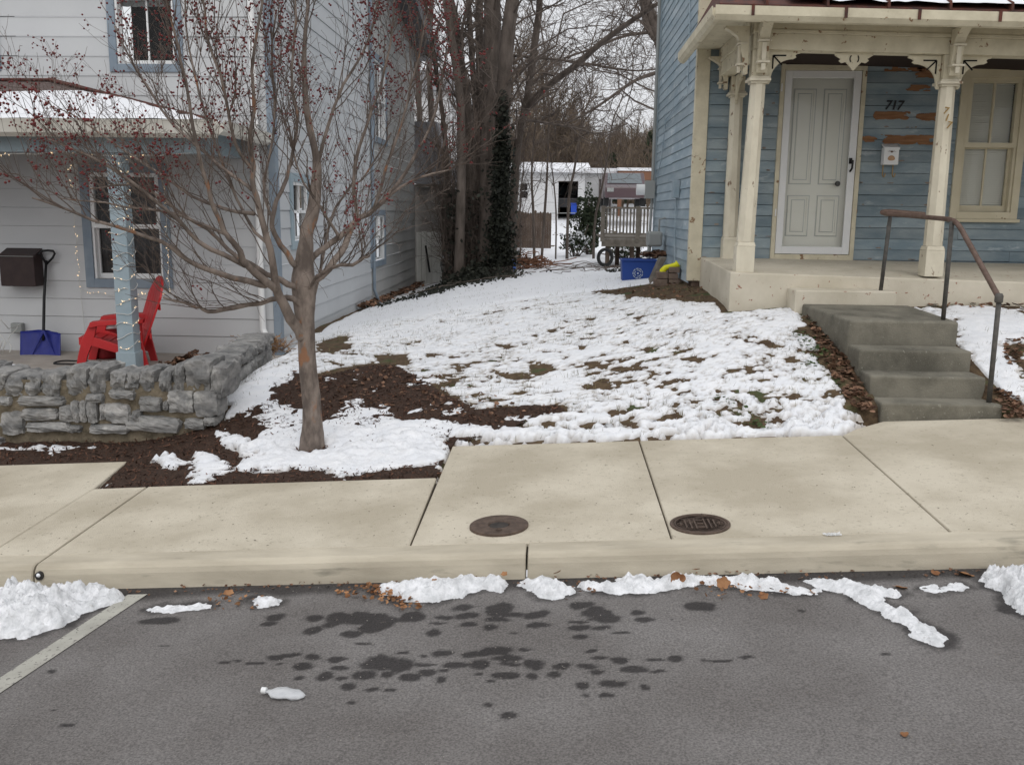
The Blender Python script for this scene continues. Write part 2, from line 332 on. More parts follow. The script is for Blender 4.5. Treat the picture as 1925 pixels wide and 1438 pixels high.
# mulch bed round the tree and along the stone wall
bedpoly = np.concatenate([[(-5.5, 6.75), (-5.5, 6.05), (-2.91, 6.05), (-2.83, 5.44), (-.69, 5.44), (-.68, 6.19)], wp([(850,833),(935,820),(985,797),(1055,778),(1040,770),(960,772),(890,776),(830,746),(780,712),(740,692),(700,690),(655,700),(600,712),(550,706),(518,722),(508,752),(470,774),(440,792),(398,808)])])
X, Y = np.meshgrid(np.arange(-5.5, .5, .025), np.arange(5.4, 9.0, .025)); m = sdf(X, Y, bedpoly)+.08*N1.fbm(X, Y, 6, 4) > 0
Z = G(X, Y)+.018+.03*N3.fbm(X, Y, 14, 4)
inb = (Y < 6.2); Z = np.where(inb, np.minimum(Z, SW(X, Y)+.012), Z)
m &= ~((X < -2.93) & (Y < 6.07)) & ~((X > -.70) & (Y < 6.205)) & (Y > 5.46)
tag(MB().grid(X, Y, Z, m).build('mulch', K['mulch'], smooth=True), kind='structure')
# wood chips: little slivers scattered on the bed
mb = MB(); n = 13000; cx = RNG.uniform(-4.2, .4, n); cy = RNG.uniform(5.45, 8.4, n)
ok = (sdf(cx, cy, bedpoly) > .0) & ~((cx < -2.9) & (cy < 6.09)) & ~((cx > -.69) & (cy < 6.2)); cx = cx[ok]; cy = cy[ok]
cz = np.where(cy < 6.2, np.minimum(G(cx, cy)+.03, SW(cx, cy)+.018), G(cx, cy)+.03)
def slivers(cx, cy, cz, ln, wd, tilt=.5):
    n = len(cx); a = RNG.uniform(0, 6.28, n); l = RNG.uniform(.4, 1, n)*ln; wv = RNG.uniform(.4, 1, n)*wd; ti = RNG.normal(0, tilt, n); t2 = RNG.normal(0, tilt, n)
    dx = np.stack([np.cos(a)*np.cos(ti), np.sin(a)*np.cos(ti), np.sin(ti)], 1)*l[:, None]; dy = np.stack([-np.sin(a), np.cos(a), t2], 1)*wv[:, None]
    c = np.stack([cx, cy, cz], 1); V = np.stack([c-dx-dy*.6, c+dx-dy, c+dx*.9+dy, c-dx+dy], 1).reshape(-1, 3)
    return V, (np.arange(n*4).reshape(-1, 4)).tolist()
mb.add(*slivers(cx, cy, cz, .02, .005)); tag(mb.build('wood_chips', K['mulchbits']), kind='stuff')

# ------------------------------------------------------------------ street
m = mat_attr('asphalt', (.124, .116, .111), (.19, .18, .185), 'wet', .9, .7, col2=(.235, .220, .210), scale=120, lo=.38, hi=.62, detail=9, bump=.7, bscale=160, col3=(.33, .31, .29), s3=130, t3=.66, w3=.05)
t = m.node_tree; b = t.nodes['Principled BSDF']; src = b.inputs['Base Color'].links[0].from_socket
n_ = t.nodes.new('ShaderNodeTexNoise'); n_.inputs['Scale'].default_value = 1.6; n_.inputs['Detail'].default_value = 5; tcx = t.nodes.new('ShaderNodeTexCoord'); t.links.new(tcx.outputs['Object'], n_.inputs['Vector'])
r_ = t.nodes.new('ShaderNodeValToRGB'); r_.color_ramp.elements[0].position = .3; r_.color_ramp.elements[0].color = (.74, .72, .71, 1); r_.color_ramp.elements[1].position = .7; r_.color_ramp.elements[1].color = (1.16, 1.17, 1.18, 1)
mm = t.nodes.new('ShaderNodeMix'); mm.data_type = 'RGBA'; mm.blend_type = 'MULTIPLY'; mm.inputs[0].default_value = 1
t.links.new(n_.outputs['Fac'], r_.inputs[0]); t.links.new(src, mm.inputs[6]); t.links.new(r_.outputs[0], mm.inputs[7]); t.links.new(mm.outputs[2], b.inputs['Base Color'])
K['asphalt'] = m
ax = axis([(-400, -40, 40), (-40, -4, 1), (-4, -2.4, .05), (-2.4, 2.6, .011), (2.6, 5, .05), (5, 40, 1), (40, 401, 40)])
ay = axis([(-40, 0, 2), (0, 2.4, .2), (2.4, 4.17, .011)])
ay[-1] = 4.17
X, Y = np.meshgrid(ax, ay); Z = ST(X, Y)
c5 = [(745,395,65,20),(930,400,80,35),(1010,430,60,20),(1110,430,75,25),(770,437,80,20),(660,445,50,14),(620,477,60,12),(800,480,50,15),(1120,480,80,15),(300,440,60,20),(200,450,80,35),(330,470,100,35),(480,440,80,25),(100,450,70,35),(60,480,50,15),(180,530,65,18),(280,500,70,30),(600,520,45,20),(1020,518,25,8),(240,577,50,9),(1330,470,50,10),(1350,500,60,20),(1460,500,60,16),(1440,420,80,30),(1470,450,100,20),(1350,380,60,15),(1355,548,55,17),(1645,420,38,10),(1690,460,60,14),(1560,530,40,8),(1835,455,20,6),(900,500,40,12),(930,455,60,20),
(100,655,50,15),(80,660,40,18),(110,710,60,25),(30,745,40,22),(330,680,130,45),(420,690,70,40),(430,630,40,12),(240,745,80,30),(350,740,40,18),(100,765,40,16),(130,800,45,15),(470,755,45,18),(545,735,45,22),(545,690,65,15),(640,720,35,14),(650,632,65,18),(540,638,25,8),(710,685,75,18),(830,640,75,20),(930,615,80,22),(840,690,55,22),(990,655,80,14),(990,690,50,15),(1105,690,65,25),(950,742,65,15),(1095,745,36,15),(1060,612,30,10),(1220,738,40,20),(1265,690,62,20),(1400,700,50,22),(1440,722,50,18),(1465,657,55,12),(1550,670,40,14),(1610,718,80,20),(1740,735,50,14),(1720,665,50,12),(1850,660,40,14),(1350,795,45,18),(1540,790,75,25),(1488,848,40,18),(1670,802,28,14),(1360,852,25,12),(875,895,30,14),(985,955,50,14),(185,877,30,10),(385,825,28,10),(270,818,50,14),(885,775,25,7),(620,765,30,12),(830,740,35,10),(1420,622,50,10)]
c4 = [(900,510,110,25),(930,650,50,8),(1270,743,35,12),(1340,728,28,9),(1420,745,40,12),(1480,738,30,6),(1570,710,45,18),(1640,695,50,14),(1580,745,30,10),(1700,760,55,18),(1760,710,60,22),(1700,822,35,10),(1780,555,60,18),(1520,520,50,15),(1560,485,50,20),(1780,490,60,20),(320,1020,20,8),(380,1090,45,10),(305,790,30,10)]
c6 = [(180,400,90,32),(50,680,60,18),(290,695,75,14),(430,675,60,8),(1175,660,25,9),(1880,415,130,32),(720,420,25,8)]
wet = np.full(X.shape, -9.)
Xw = X+.06*N3.fbm(X, Y, 9, 3); Yw = Y+.035*N2.fbm(X+7, Y, 9, 3)
nzx = N1.fbm(X, Y, 14, 4)*.9+N2.fbm(X, Y, 50, 3)*.5
for lst, s_, ox in ((c5, 2.75, 600), (c4, 3.008, 0), (c6, 2.852, 1250)):
    for (a, b_, rx, ry) in lst:
        p = hit(ox+a/s_, 1000+b_/s_, ST); q = hit(ox+(a+rx)/s_, 1000+b_/s_, ST); u = hit(ox+a/s_, 1000+(b_-ry)/s_, ST)
        RX = abs(q[0]-p[0]); RY = abs(u[1]-p[1])*.95
        wet = np.maximum(wet, 1-np.hypot((Xw-p[0])/RX, (Yw-p[1])/RY))
wv = .85*np.clip((wet+nzx*.75+.06)/.22, 0, 1)+.15*np.clip((wet+nzx*.9+.45)/.5, 0, 1)
gut = np.clip((Y-3.99+.14*N3.fbm(X, Y, 2.5, 4)+.03*np.sin(X*2))/.07, 0, 1)*(.85+.3*N2.fbm(X, Y, 3, 2))
wv = np.clip(np.maximum(wv*.95, gut), 0, 1)
ROAD = (X, Y, wv.copy()); o = ROADO = MB().grid(X, Y, Z).build('road', K['asphalt'], smooth=True); struct(o)
at_ = o.data.attributes.new('wet', 'FLOAT', 'POINT'); at_.data.foreach_set('value', wv.ravel().astype(np.float32))
# parking line
p0, p1 = -1.955, -1.86
def lx(x0, y): return x0+(y-4.04)*.17
mb = MB(); ys = np.linspace(-2, 4.06, 40); XX = np.stack([lx(-1.995, ys), lx(-1.90, ys)], 1); YY = np.stack([ys, ys], 1); mb.grid(XX, YY, ST(XX, YY)+.004)
struct(mb.build('road_marking', K['line']))

# ------------------------------------------------------------------ kerb and pavement
prof = [(4.13, -.10), (4.145, .0), (4.150, .07), (4.158, .095), (4.172, .110), (4.192, .117), (4.305, .117), (4.305, -.1)]
mb = MB()
cuts = [-30, -2.50, -.10, 2.9, 5.4, 30]
for a, b_ in zip(cuts[:-1], cuts[1:]):
    a += .005; b_ -= .005; n = len(prof)
    xs = [a, a+.006]+list(np.linspace(a+.1, b_-.1, 20))+[b_-.006, b_]; V = []
    for i, x in enumerate(xs):
        ins = .004 if i in (0, len(xs)-1) else 0
        for (yy, zz) in prof: V.append((x, yy+(ins if yy < 4.2 else 0), zz+.055*x-(ins if zz > 0 else 0)))
    f = [(i*n+j, (i+1)*n+j, (i+1)*n+j+1, i*n+j+1) for i in range(len(xs)-1) for j in range(n-1)]
    f += [tuple(range(n)), tuple((len(xs)-1)*n+j for j in range(n))[::-1]]; mb.add(V, f)
struct(mb.build('kerb', K['kerb'], smooth=False))
mb = MB()
def panel(poly):
    p = np.array(poly, float); c = p.mean(0); d = p-c; l = np.linalg.norm(d, axis=1)[:, None]; top = c+d*(1-.009/l)
    n = len(p); V = [(x, y, SW(x, y)) for x, y in top]+[(x, y, SW(x, y)-.006) for x, y in p]+[(x, y, SW(x, y)-.14) for x, y in p]
    f = [tuple(range(n))]+[(i+n, (i+1) % n+n, (i+1) % n, i) for i in range(n)]+[(i+2*n, (i+1) % n+2*n, (i+1) % n+n, i+n) for i in range(n)]
    mb.add(V, f)
g = .0045; y0 = 4.311
for a, b_ in [(-5.7, -4.27), (-4.27, -2.84)]: panel([(a+g, y0), (b_-g, y0), (b_-g-.0, 5.44), (b_-.08 if b_ > -3 else b_-g, 6.07), (a+g, 6.07)])
for k_ in range(6): panel([(-7.15-1.43*k_+g, y0), (-5.72-1.43*k_-g, y0), (-5.72-1.43*k_-g, 6.07), (-7.15-1.43*k_+g, 6.07)])
panel([(-2.84+g, y0), (-2.505-g, y0), (-2.505-g, 5.45), (-2.84+g, 5.44)])
panel([(-2.505+g, y0), (-.68-g, y0), (-.69-g, 5.46), (-2.505+g, 5.45)])
panel([(-.68+g, y0), (.60-g, y0), (.61-g, 6.20), (-.68+g, 6.21)])
panel([(.60+g, y0), (1.92-g, y0), (1.97-g, 6.18), (.61+g, 6.20)])
panel([(1.92+g, y0), (3.30-g, y0), (3.30-g, 6.50), (2.36, 6.53), (2.10, 6.33), (1.97+g, 6.18)])
for k_ in range(6): panel([(3.30+1.4*k_+g, y0), (4.7+1.4*k_-g, y0), (4.7+1.4*k_-g, 6.50), (3.30+1.4*k_+g, 6.50)])
struct(mb.build('sidewalk', K['concrete']))
mb = MB(); xs = np.linspace(-16, 12, 3); XX, YY = np.meshgrid(xs, [4.2, 5.4]); mb.grid(XX, YY, SW(XX, YY)-.02)
XX, YY = np.meshgrid([-.66, 12], [5.4, 6.17]); mb.grid(XX, YY, SW(XX, YY)-.02); XX, YY = np.meshgrid([-16, -2.95], [5.4, 6.0]); mb.grid(XX, YY, SW(XX, YY)-.02)
XX, YY = np.meshgrid([2.4, 12], [6.17, 6.45]); mb.grid(XX, YY, SW(XX, YY)-.02)
struct(mb.build('pavement_bed', mat('joint_grime', (.05, .04, .03), .95)))
# manhole covers
K['recess_shade'] = mat('recess_shade_iron', (.022, .018, .016), .6, col2=(.05, .042, .036), scale=30)  # iron colour darkened to stand for the shade in the cover's sunken middle
def cover(x, y, kind):
    z = SW(x, y); lab = 'round rusty utility cover with a sunken ring at its middle' if kind else 'round dark iron utility cover with raised letters and pattern'
    r = thing('manhole_cover', lab, 'manhole cover', (x, y, z), 'iron covers set in the pavement')
    def zt(V): V = np.array(V); V[:, 2] += .055*(V[:, 0]-x); return V
    if kind:
        dk = MB(); dk.lathe((x, y, z+.0035), [(.050, 0), (.050, .0035), (.046, .004), (.001, .004)], 24); dk.v = [zt(v) for v in dk.v]; dk.build('recess_shade', K['recess_shade'], r)
        mb = MB(); mb.lathe((x, y, z), [(.152, -.02), (.152, .010), (.147, .013), (.060, .013), (.057, .011), (.052, .0025), (.046, .0025), (.044, .006), (0.001, .007)], 40)
        mb.v = [zt(v) for v in mb.v]; mb.build('plate', K['iron'], r, smooth=False)
        b = MB(); b.lathe((x+.004, y-.088, z+.0125), [(.016, 0), (.016, .006), (.011, .007), (.010, .002), (.001, .002)], 18); b.v = [zt(v) for v in b.v]; b.build('lock_bolt', K['iron'], r)
    else:
        mb = MB(); mb.lathe((x, y, z), [(.150, -.02), (.150, .007), (.146, .009), (.137, .009), (.135, .0035), (0.001, .0035)], 40); mb.v = [zt(v) for v in mb.v]; mb.build('plate', K['iron'], r)
        mb = MB()
        for rr in (.125,): mb.lathe((x, y, z+.0036), [(rr+.003, 0), (rr+.003, .004), (rr-.003, .004), (rr-.003, 0)], 40)
        for i in range(-4, 5):
            if abs(i) < 1: continue
            h = math.sqrt(max(0, .1**2-(i*.024)**2)); mb.box(x+i*.024-.004, x+i*.024+.004, y-h*.75, y+h*.75, z+.003, z+.0075)
        for j in (-.05, 0, .05): mb.box(x-.016, x+.016, y+j-.006, y+j+.006, z+.003, z+.007)
        for sg in (-1, 1):
            tub = [(x+sg*.1+.014*math.cos(a), y+.014*math.sin(a), z+.005) for a in np.linspace(0, 6.28, 12)]; mb.tube(tub, .003, 5)
        mb.v = [zt(v) for v in mb.v]; mb.build('raised_pattern', K['iron'], r)
cover(-.255, 4.553, 1); cover(.764, 4.504, 0)

# ------------------------------------------------------------------ snow on the ground
TX, TY, _ = hit(588, 850, G)
bare = [[(500,722),(545,698),(600,703),(655,690),(700,682),(745,688),(790,725),(830,742),(890,772),(950,762),(1000,768),(1060,762),(1062,772),(985,795),(935,815),(870,800),(800,792),(745,780),(700,762),(672,756),(630,790),(600,800),(540,775),(500,765)],
 [(398,800),(440,775),(480,752),(520,745),(540,775),(492,792),(488,812),(440,826)],
 [(1100,548),(1180,538),(1285,530),(1500,560),(1505,580),(1470,577),(1400,571),(1320,569),(1250,565),(1180,558)],
 [(1498,575),(1545,598),(1600,690),(1652,790),(1590,770),(1560,715),(1530,650),(1505,600)],
 [(590,645),(650,630),(665,655),(600,668)], [(700,668),(770,665),(775,690),(720,690)],[(635,632),(662,636),(655,648),(632,645)],
 [(940,705),(985,700),(998,712),(950,716)],[(995,688),(1020,686),(1045,700),(1030,708),(1005,705)],[(955,728),(985,725),(985,745),(965,742)],
 [(1100,628),(1112,628),(1110,634)],[(1130,686),(1142,685),(1144,690),(1132,692)],[(1147,692),(1165,690),(1165,700),(1149,700)],[(1112,720),(1125,718),(1145,724),(1140,732),(1112,733)],
 [(1160,795),(1230,788),(1285,775),(1262,790),(1180,806)],[(1140,778),(1185,772),(1180,784),(1150,786)],[(1430,645),(1460,638),(1480,655),(1440,660)],[(1490,618),(1525,612),(1530,628),(1500,632)],[(1475,665),(1495,668),(1492,685),(1480,680)],
 [(1395,812),(1415,792),(1445,782),(1448,795),(1425,812)],[(1090,800),(1110,798),(1105,810)],[(1600,790),(1640,782),(1655,792),(1610,802)],
 [(700,560),(780,528),(790,540),(720,572)],
 [(1680,555),(1925,540),(1925,585),(1850,580),(1800,590),(1690,570)],[(1880,640),(1925,640),(1925,700),(1890,690)],[(1870,735),(1925,750),(1925,790),(1885,785)],[(1800,600),(1850,610),(1840,640),(1810,625)]]
snowp = [[(395,820),(420,812),(478,836),(500,806),(488,792),(500,776),(545,790),(590,800),(625,790),(650,760),(672,752),(695,765),(722,768),(745,785),(752,797),(800,797),(850,800),(905,810),(960,826),(940,829),(838,828),(836,858),(822,884),(760,883),(700,890),(650,902),(600,890),(560,885),(505,890),(452,888),(458,876),(500,868),(440,845)],
 [(402,792),(430,750),(480,705),(545,690),(575,694),(560,712),(520,735),(505,760),(470,778),(430,792)],[(490,764),(520,757),(560,766),(590,775),(590,802),(500,806),(484,792)],[(288,872),(310,868),(322,872),(345,880),(330,884),(295,878)],[(368,860),(395,868),(430,878),(425,893),(400,900),(385,914),(358,914),(366,885)],
 [(-60,820),(0,816),(50,813),(95,818),(150,824),(205,842),(130,850),(110,858),(60,846),(0,850),(-60,850)],
 [(1780,570),(1850,580),(1925,590),(1925,640),(1870,650),(1925,700),(1925,750),(1860,748),(1830,690),(1805,640),(1790,600)]]
def snow_mesh(name, x0, x1, y0, y1, res, thick, speck, lab=None):
    X, Y = np.meshgrid(np.arange(x0, x1, res), np.arange(y0, y1, res)); v = np.full(X.shape, .3)
    for p in bare:
        q = wp(p); 
        v = np.minimum(v, -sdf(X, Y, q))
    bed = sdf(X, Y, bedpoly); up_ = np.clip((Y-6.35)/.3, 0, 1); v = np.minimum(v, -bed+up_*(.30*N3.fbm(X*.8, Y, 5, 4)-.01)); v = np.maximum(v, np.where((up_ > .5) & (bed > 0), (N2.fbm(X*.7+3, Y, 6, 4)-.17+.25*np.clip((X+1.0)*.25, -.2, .25))*.35, -9))
    SP = np.full(X.shape, -9.)
    for p in snowp: SP = np.maximum(SP, sdf(X, Y, wp(p)))
    v = np.maximum(v, np.where(SP > -.1, SP*1.6+.045, -9))
    n = N1.fbm(X, Y, 7, 5)*.20+N2.fbm(X, Y, 30, 3)*.07
    v = v+n*1.0+.012; v0 = v.copy()
    dens = np.clip(1.15-(Y-6.2)*.22, .12, 1)
    sp = N2.fbm(X*.7, Y*1.4, 9, 3, .6)+.35*N3.fbm(X, Y, 1.3, 2)+.55*N1.fbm(X*.7, Y, 26, 2)
    v = np.minimum(v, np.hypot(X-TX, Y-TY)-.085+.06*N1.fbm(X, Y, 14, 3)); spk = np.clip(SP*4, 0, .35)
    v = np.minimum(v, (speck-.07*dens-sp+spk)*.30)
    sp2 = N3.fbm(X*.8+5, Y*1.3, 34, 2)+.5*N1.fbm(X+9, Y, 3, 2); v = np.minimum(v, (.385-.11*dens-sp2+spk)*.12)
    edge = np.minimum.reduce([np.where(X > -.69, Y-6.22, 9), np.where((X > -2.84) & (X < -.69), Y-5.50, 9), np.where(X < -2.84, Y-6.10, 9), np.where(X > 1.95, Y-np.minimum(6.2+(X-1.95)*.85, 6.55), 9)])
    v = np.minimum(v, edge*1.3+.02+.12*N3.fbm(X, Y, 6, 4)-.02)
    # nothing under the steps, slab, houses
    for (a, b_, c, d) in ((2.20, 3.25, 6.5, 8.6), (1.55, 6, 8.5, 11), (1.5, 6, 10.3, 14.4), (-9, -3.1, 6.9, 23), (-5, -2.45, 6.45, 6.9)):
        v = np.minimum(v, np.where((X > a) & (X < b_) & (Y > c) & (Y < d), -1, 9))
    t = np.where(v > 0, 1-np.exp(-np.maximum(v, 0)/.035), v*3)
    chunky = np.clip(1-np.abs(Y-6.25)/.55, 0, 1)*(.5+.5*(X > -3))
    Z = G(X, Y)+.02*N2.fbm(X, Y, 5, 4)*(Y > 6.3)
    inb = (Y < 6.2) & (X < -.6); Z = np.where(inb, np.minimum(Z+.012, SW(X, Y)+.0), Z)
    Zs = Z-.012+t*(thick+.022*chunky)+np.clip(t, 0, 1)*(.016*N1.fbm(X, Y, 9, 4)+chunky*(.16*np.maximum(0, N3.fbm(X, Y, 6, 4)+.06)+.05*N2.fbm(X, Y, 28, 4)))
    Zs = np.where(v > 0, Zs+.014, Z-.03)-np.clip((Y-11.6)/.3, 0, 1)*.06
    mk = v > -res*.5
    mb_ = MB(); mb_.grid(X, Y, Zs, mk); o = mb_.build(name, K['snowthin'], smooth=True); a_ = o.data.attributes.new('thin', 'FLOAT', 'POINT'); a_.data.foreach_set('value', np.clip(1-v/.022, 0, 1).ravel()[mb_.last_use].astype(np.float32)); tag(o, kind='stuff'); return o
snow_mesh('snow', -4.3, 5.0, 5.42, 12.0, .018, .026, .225)
# back yard snow
X, Y = np.meshgrid(np.concatenate([np.arange(-14, -4, .5), np.arange(-4, 6, .07), np.arange(6, 30, .6)]), np.concatenate([np.arange(11.36, 30, .08), np.arange(30, 60, .5)]))
v = .36-(N2.fbm(X, Y, 6, 4)+.4*N3.fbm(X, Y, .8, 2)); v = np.where(Y > 30, v-.10, v)
v = np.minimum(v, np.hypot((X+1.7)/1.1, (Y-19.5)/2.2)-.8+N1.fbm(X, Y, 3, 4))
v = np.minimum(v, np.where((X < -3.1+.12) & (Y < 23.5), -1, 9)); v = np.minimum(v, np.where((X > 1.5) & (Y < 14.3), -1, 9))
Z = G(X, Y)+np.where(v > 0, .03, -.05)+.02*N1.fbm(X, Y, 4, 3)*np.clip(Y-12, 0, 1)-.07*np.clip((11.72-Y)/.3, 0, 1)
tag(MB().grid(X, Y, Z, v > 0).build('snow_yard', K['snow'], smooth=True), kind='stuff')

BANKS = []
# street snow: lumpy banks
def bank(name, poly, h, lab, fn=ST, s=1., ox=0, oy=0, res=.006, ymax=4.14, cl=.06, group=None, rag=.11):
    pw = np.array([hit(ox+a/s, oy+b/s, fn)[:2] for a, b in poly]); pw[:, 1] = np.minimum(pw[:, 1], ymax)
    BANKS.append(pw); x0, y0 = pw.min(0)-.03; x1, y1 = pw.max(0)+.03; y1 = min(y1, 4.16)
    X, Y = np.meshgrid(np.arange(x0, x1, res), np.arange(y0, y1, res)); d = sdf(X, Y, pw)
    d = d+rag*N1.fbm(X, Y, 13, 4)*.5+.03*N2.fbm(X, Y, 45, 3)
    d = np.where(Y > 4.12, np.maximum(d, 0)*.8, d)
    t = np.sqrt(np.clip(d/cl, 0, 1)); lump = 1+1.9*N3.fbm(X, Y, 8, 4)+1.3*N2.fbm(X, Y, 30, 3)
    Z = fn(X, Y)-.004+h*t*np.maximum(lump+.55*N1.fbm(X, Y, 75, 3), .22)
    o = MB().grid(X, Y, Z, d > -.004).build(name, K['snowpile'], smooth=True); return tag(o, lab, 'snow pile', group)
gp = 'snow left along the gutter'
bank('snow_pile', [(-120,1075),(0,1085),(60,1100),(110,1115),(150,1105),(200,1108),(235,1120),(230,1132),(160,1152),(120,1178),(40,1200),(0,1203),(-120,1215)], .07, 'largest white snow pile beside the kerb at the left over the parking line', group=gp, cl=.12)
k5 = dict(s=2.75, ox=600, oy=1000, group=gp)
bank('snow_pile', [(315,310),(350,280),(520,245),(640,235),(770,240),(900,240),(950,262),(990,275),(940,312),(860,302),(750,335),(600,372),(450,368)], .036, 'long white snow heap between the brown leaf heap and the kerb joint', **k5)
bank('snow_pile', [(985,285),(1060,245),(1130,240),(1190,262),(1280,275),(1330,322),(1200,357),(1140,342),(1090,304)], .036, 'hook-shaped snow lump right below the vertical kerb joint', **k5)
bank('snow_pile', [(1320,290),(1360,262),(1500,280),(1530,245),(1600,235),(1700,252),(1820,275),(1850,297),(1700,322),(1560,327),(1400,312)], .036, 'snow lump whose right end touches two upright brown leaves', **k5)
k6 = dict(s=2.852, ox=1250, oy=1000, group=gp)
bank('snow_pile', [(-20,250),(60,245),(200,255),(370,245),(400,225),(520,262),(640,295),(760,300),(850,322),(800,347),(600,332),(400,314),(360,290),(200,292),(60,310),(-20,310)], .032, 'snow ridge with upright brown leaves stuck in its left half', **k6)
bank('snow_pile', [(740,268),(790,250),(930,255),(1040,280),(1150,302),(1270,335),(1240,352),(1160,347),(1210,392),(1300,432),(1370,482),(1460,522),(1530,577),(1500,632),(1400,612),(1330,572),(1290,512),(1190,472),(1140,432),(1030,392),(960,325),(850,318)], .03, 'diagonal snow trail reaching out from the kerb into the road', **k6)
bank('snow_pile', [(2100,195),(1880,205),(1830,240),(1760,210),(1700,240),(1720,292),(1800,332),(1840,402),(1925,442),(2100,470)], .08, 'tall snow pile at the right edge of the road', cl=.1, **k6)
bank('snow_pile', [(1365,300),(1440,292),(1470,310),(1560,280),(1620,300),(1600,312),(1500,318),(1430,330)], .014, 'small melting snow scrap near the orange leaves', cl=.03, **k6)
k4 = dict(s=3.008, ox=0, oy=1000, group=gp)
bank('snow_pile', [(830,445),(900,425),(1000,418),(1100,408),(1210,402),(1190,432),(1050,450),(860,462)], .014, 'thin snow strip just right of the parking line', cl=.03, **k4)
bank('snow_pile', [(1415,390),(1470,362),(1540,378),(1605,392),(1570,418),(1470,425)], .022, 'little snow clump beside the thin snow strip', cl=.03, **k4)

X, Y, wv = ROAD; mk = (X > -4) & (X < 4) & (Y > 3)
xs_, ys_ = X[mk], Y[mk]; nn = .10*N2.fbm(xs_, ys_, 7, 4)+.05*N1.fbm(xs_, ys_, 25, 3); wb = np.zeros(len(xs_))
for pw in BANKS: wb = np.maximum(wb, np.clip((seg_dist(xs_, ys_, pw)*-1*np.where(inside(xs_, ys_, pw), -1, 1)+.045+nn)/.05, 0, 1))
wv[mk] = np.maximum(wv[mk], wb*.9); ROADO.data.attributes['wet'].data.foreach_set('value', wv.ravel().astype(np.float32))
# leaves
def leaf_mesh(c, size, ang, curl=.3, lobes=5, tilt=0.):
    th = np.linspace(0, 2*math.pi, 26)[:-1]; rr = .62+.38*np.abs(np.cos(th*lobes/2))**.6
    x = np.cos(th)*rr*size; y = np.sin(th)*rr*size*.8; z = curl*size*(np.abs(y/size)**1.5+.5*(x/size)**2)
    V = np.concatenate([[[0, 0, 0]], np.stack([x, y, z], 1)]); ca, sa = math.cos(tilt), math.sin(tilt)
    V = np.stack([V[:, 0], V[:, 1]*ca-V[:, 2]*sa, V[:, 1]*sa+V[:, 2]*ca], 1); ca, sa = math.cos(ang), math.sin(ang)
    V = np.stack([V[:, 0]*ca-V[:, 1]*sa, V[:, 0]*sa+V[:, 1]*ca, V[:, 2]], 1)
    return V+np.array(c), [(0, i, i % 25+1) for i in range(1, 26)]
LV = [(1272,1090,.040,1.3,'two-lobed upright brown leaf standing in the snow beside the kerb'),(1358,1098,.036,1.1,'wide brown leaf upright in the snow ridge, right of the two-lobed one'),(1303,1078,.022,.4,'small brown leaf against the kerb between two upright leaves'),
 (1436,1124,.028,.5,'light brown leaf lying on asphalt under the snow ridge'),(1758,1080,.025,.3,'pale orange leaf lying alone by the kerb, left of a bigger one'),(1812,1083,.045,.3,'biggest orange leaf by the kerb near the tall snow pile'),
 (1047,1083,.024,.6,'reddish brown leaf resting on the snow against the kerb'),(948,1096,.019,.5,'small orange leaf on the gap between two snow lumps'),(817,1109,.016,.4,'tiny orange leaf lying on top of the long snow heap'),
 (1692,1108,.034,.3,'flat brown leaf at the fork of the diagonal snow trail'),(1700,1387,.017,.2,'small tan leaf alone low on the open asphalt at the right'),(430,1118,.028,.3,'pale torn leaf in the gutter left of the long snow heap'),(1526,1116,.018,.4,'small brown leaf on the lower end of the snow ridge'),(1402,1092,.012,.4,'tiny tan leaf on the snow ridge near the wide brown leaf')]
for i, (a, b_, s_, ti, lab) in enumerate(LV):
    p = hit(a, b_, ST); z = ST(p[0], p[1])+ (.045 if ti >= .4 and s_ < .1 and b_ < 1112 else .004)
    if ti > 1: p = hit(a, b_+12, ST); z = ST(p[0], p[1])+.02+s_*.4
    y_ = min(p[1], 4.10)
    mb = MB(); mb.add(*leaf_mesh((p[0], y_, z), s_, i*1.7 if ti < 1 else .2, .35, 5 if i % 2 else 3, ti)); tag(mb.build('fallen_leaf', K['leaf'], smooth=True), lab, 'leaf', 'brown leaves in the gutter')
def litter(name, poly, n, size, fn, matk, zoff=.01, s=1., ox=0, oy=0, tilt=.6):
    pw = np.array([hit(ox+a/s, oy+b/s, fn)[:2] for a, b in poly]); lo = pw.min(0); hi = pw.max(0); mb = MB(); k = 0
    while k < n:
        x, y = RNG.uniform(lo, hi)
        if not inside(np.array(x), np.array(y), pw): continue
        k += 1; mb.add(*leaf_mesh((x, y, float(fn(x, y))+zoff+RNG.uniform(0, .015)), size*RNG.uniform(.5, 1.1), RNG.uniform(0, 6), RNG.uniform(-.2, .5), RNG.integers(3, 6), RNG.normal(0, tilt)))
    return tag(mb.build(name, K[matk], smooth=False), kind='stuff')
litter('leaf_litter', [(620,1118),(700,1104),(760,1125),(800,1147),(760,1153),(680,1130)], 130, .014, ST, 'leaf')
litter('leaf_litter', [(1300,1095),(1480,1110),(1480,1125),(1340,1135),(1290,1120)], 46, .013, ST, 'leaf')
litter('leaf_litter', [(380,1120),(520,1120),(500,1145),(390,1150)], 34, .012, ST, 'leaf', .003)
litter('leaf_litter', [(1040,1110),(1100,1095),(1130,1115),(1060,1130)], 12, .014, ST, 'leaf2', .003)
litter('leaf_litter', [(240,1110),(700,1092),(1900,1070),(1900,1082),(1200,1100),(700,1108),(240,1122)], 190, .010, ST, 'leaf2', .002)
litter('leaf_litter', [(1500,572),(1545,598),(1600,690),(1652,785),(1600,768),(1565,715),(1535,650)], 420, .028, G, 'leaf2', .01)
litter('leaf_litter', [(1440,555),(1500,552),(1500,575),(1450,572)], 70, .03, G, 'leaf2', .015)
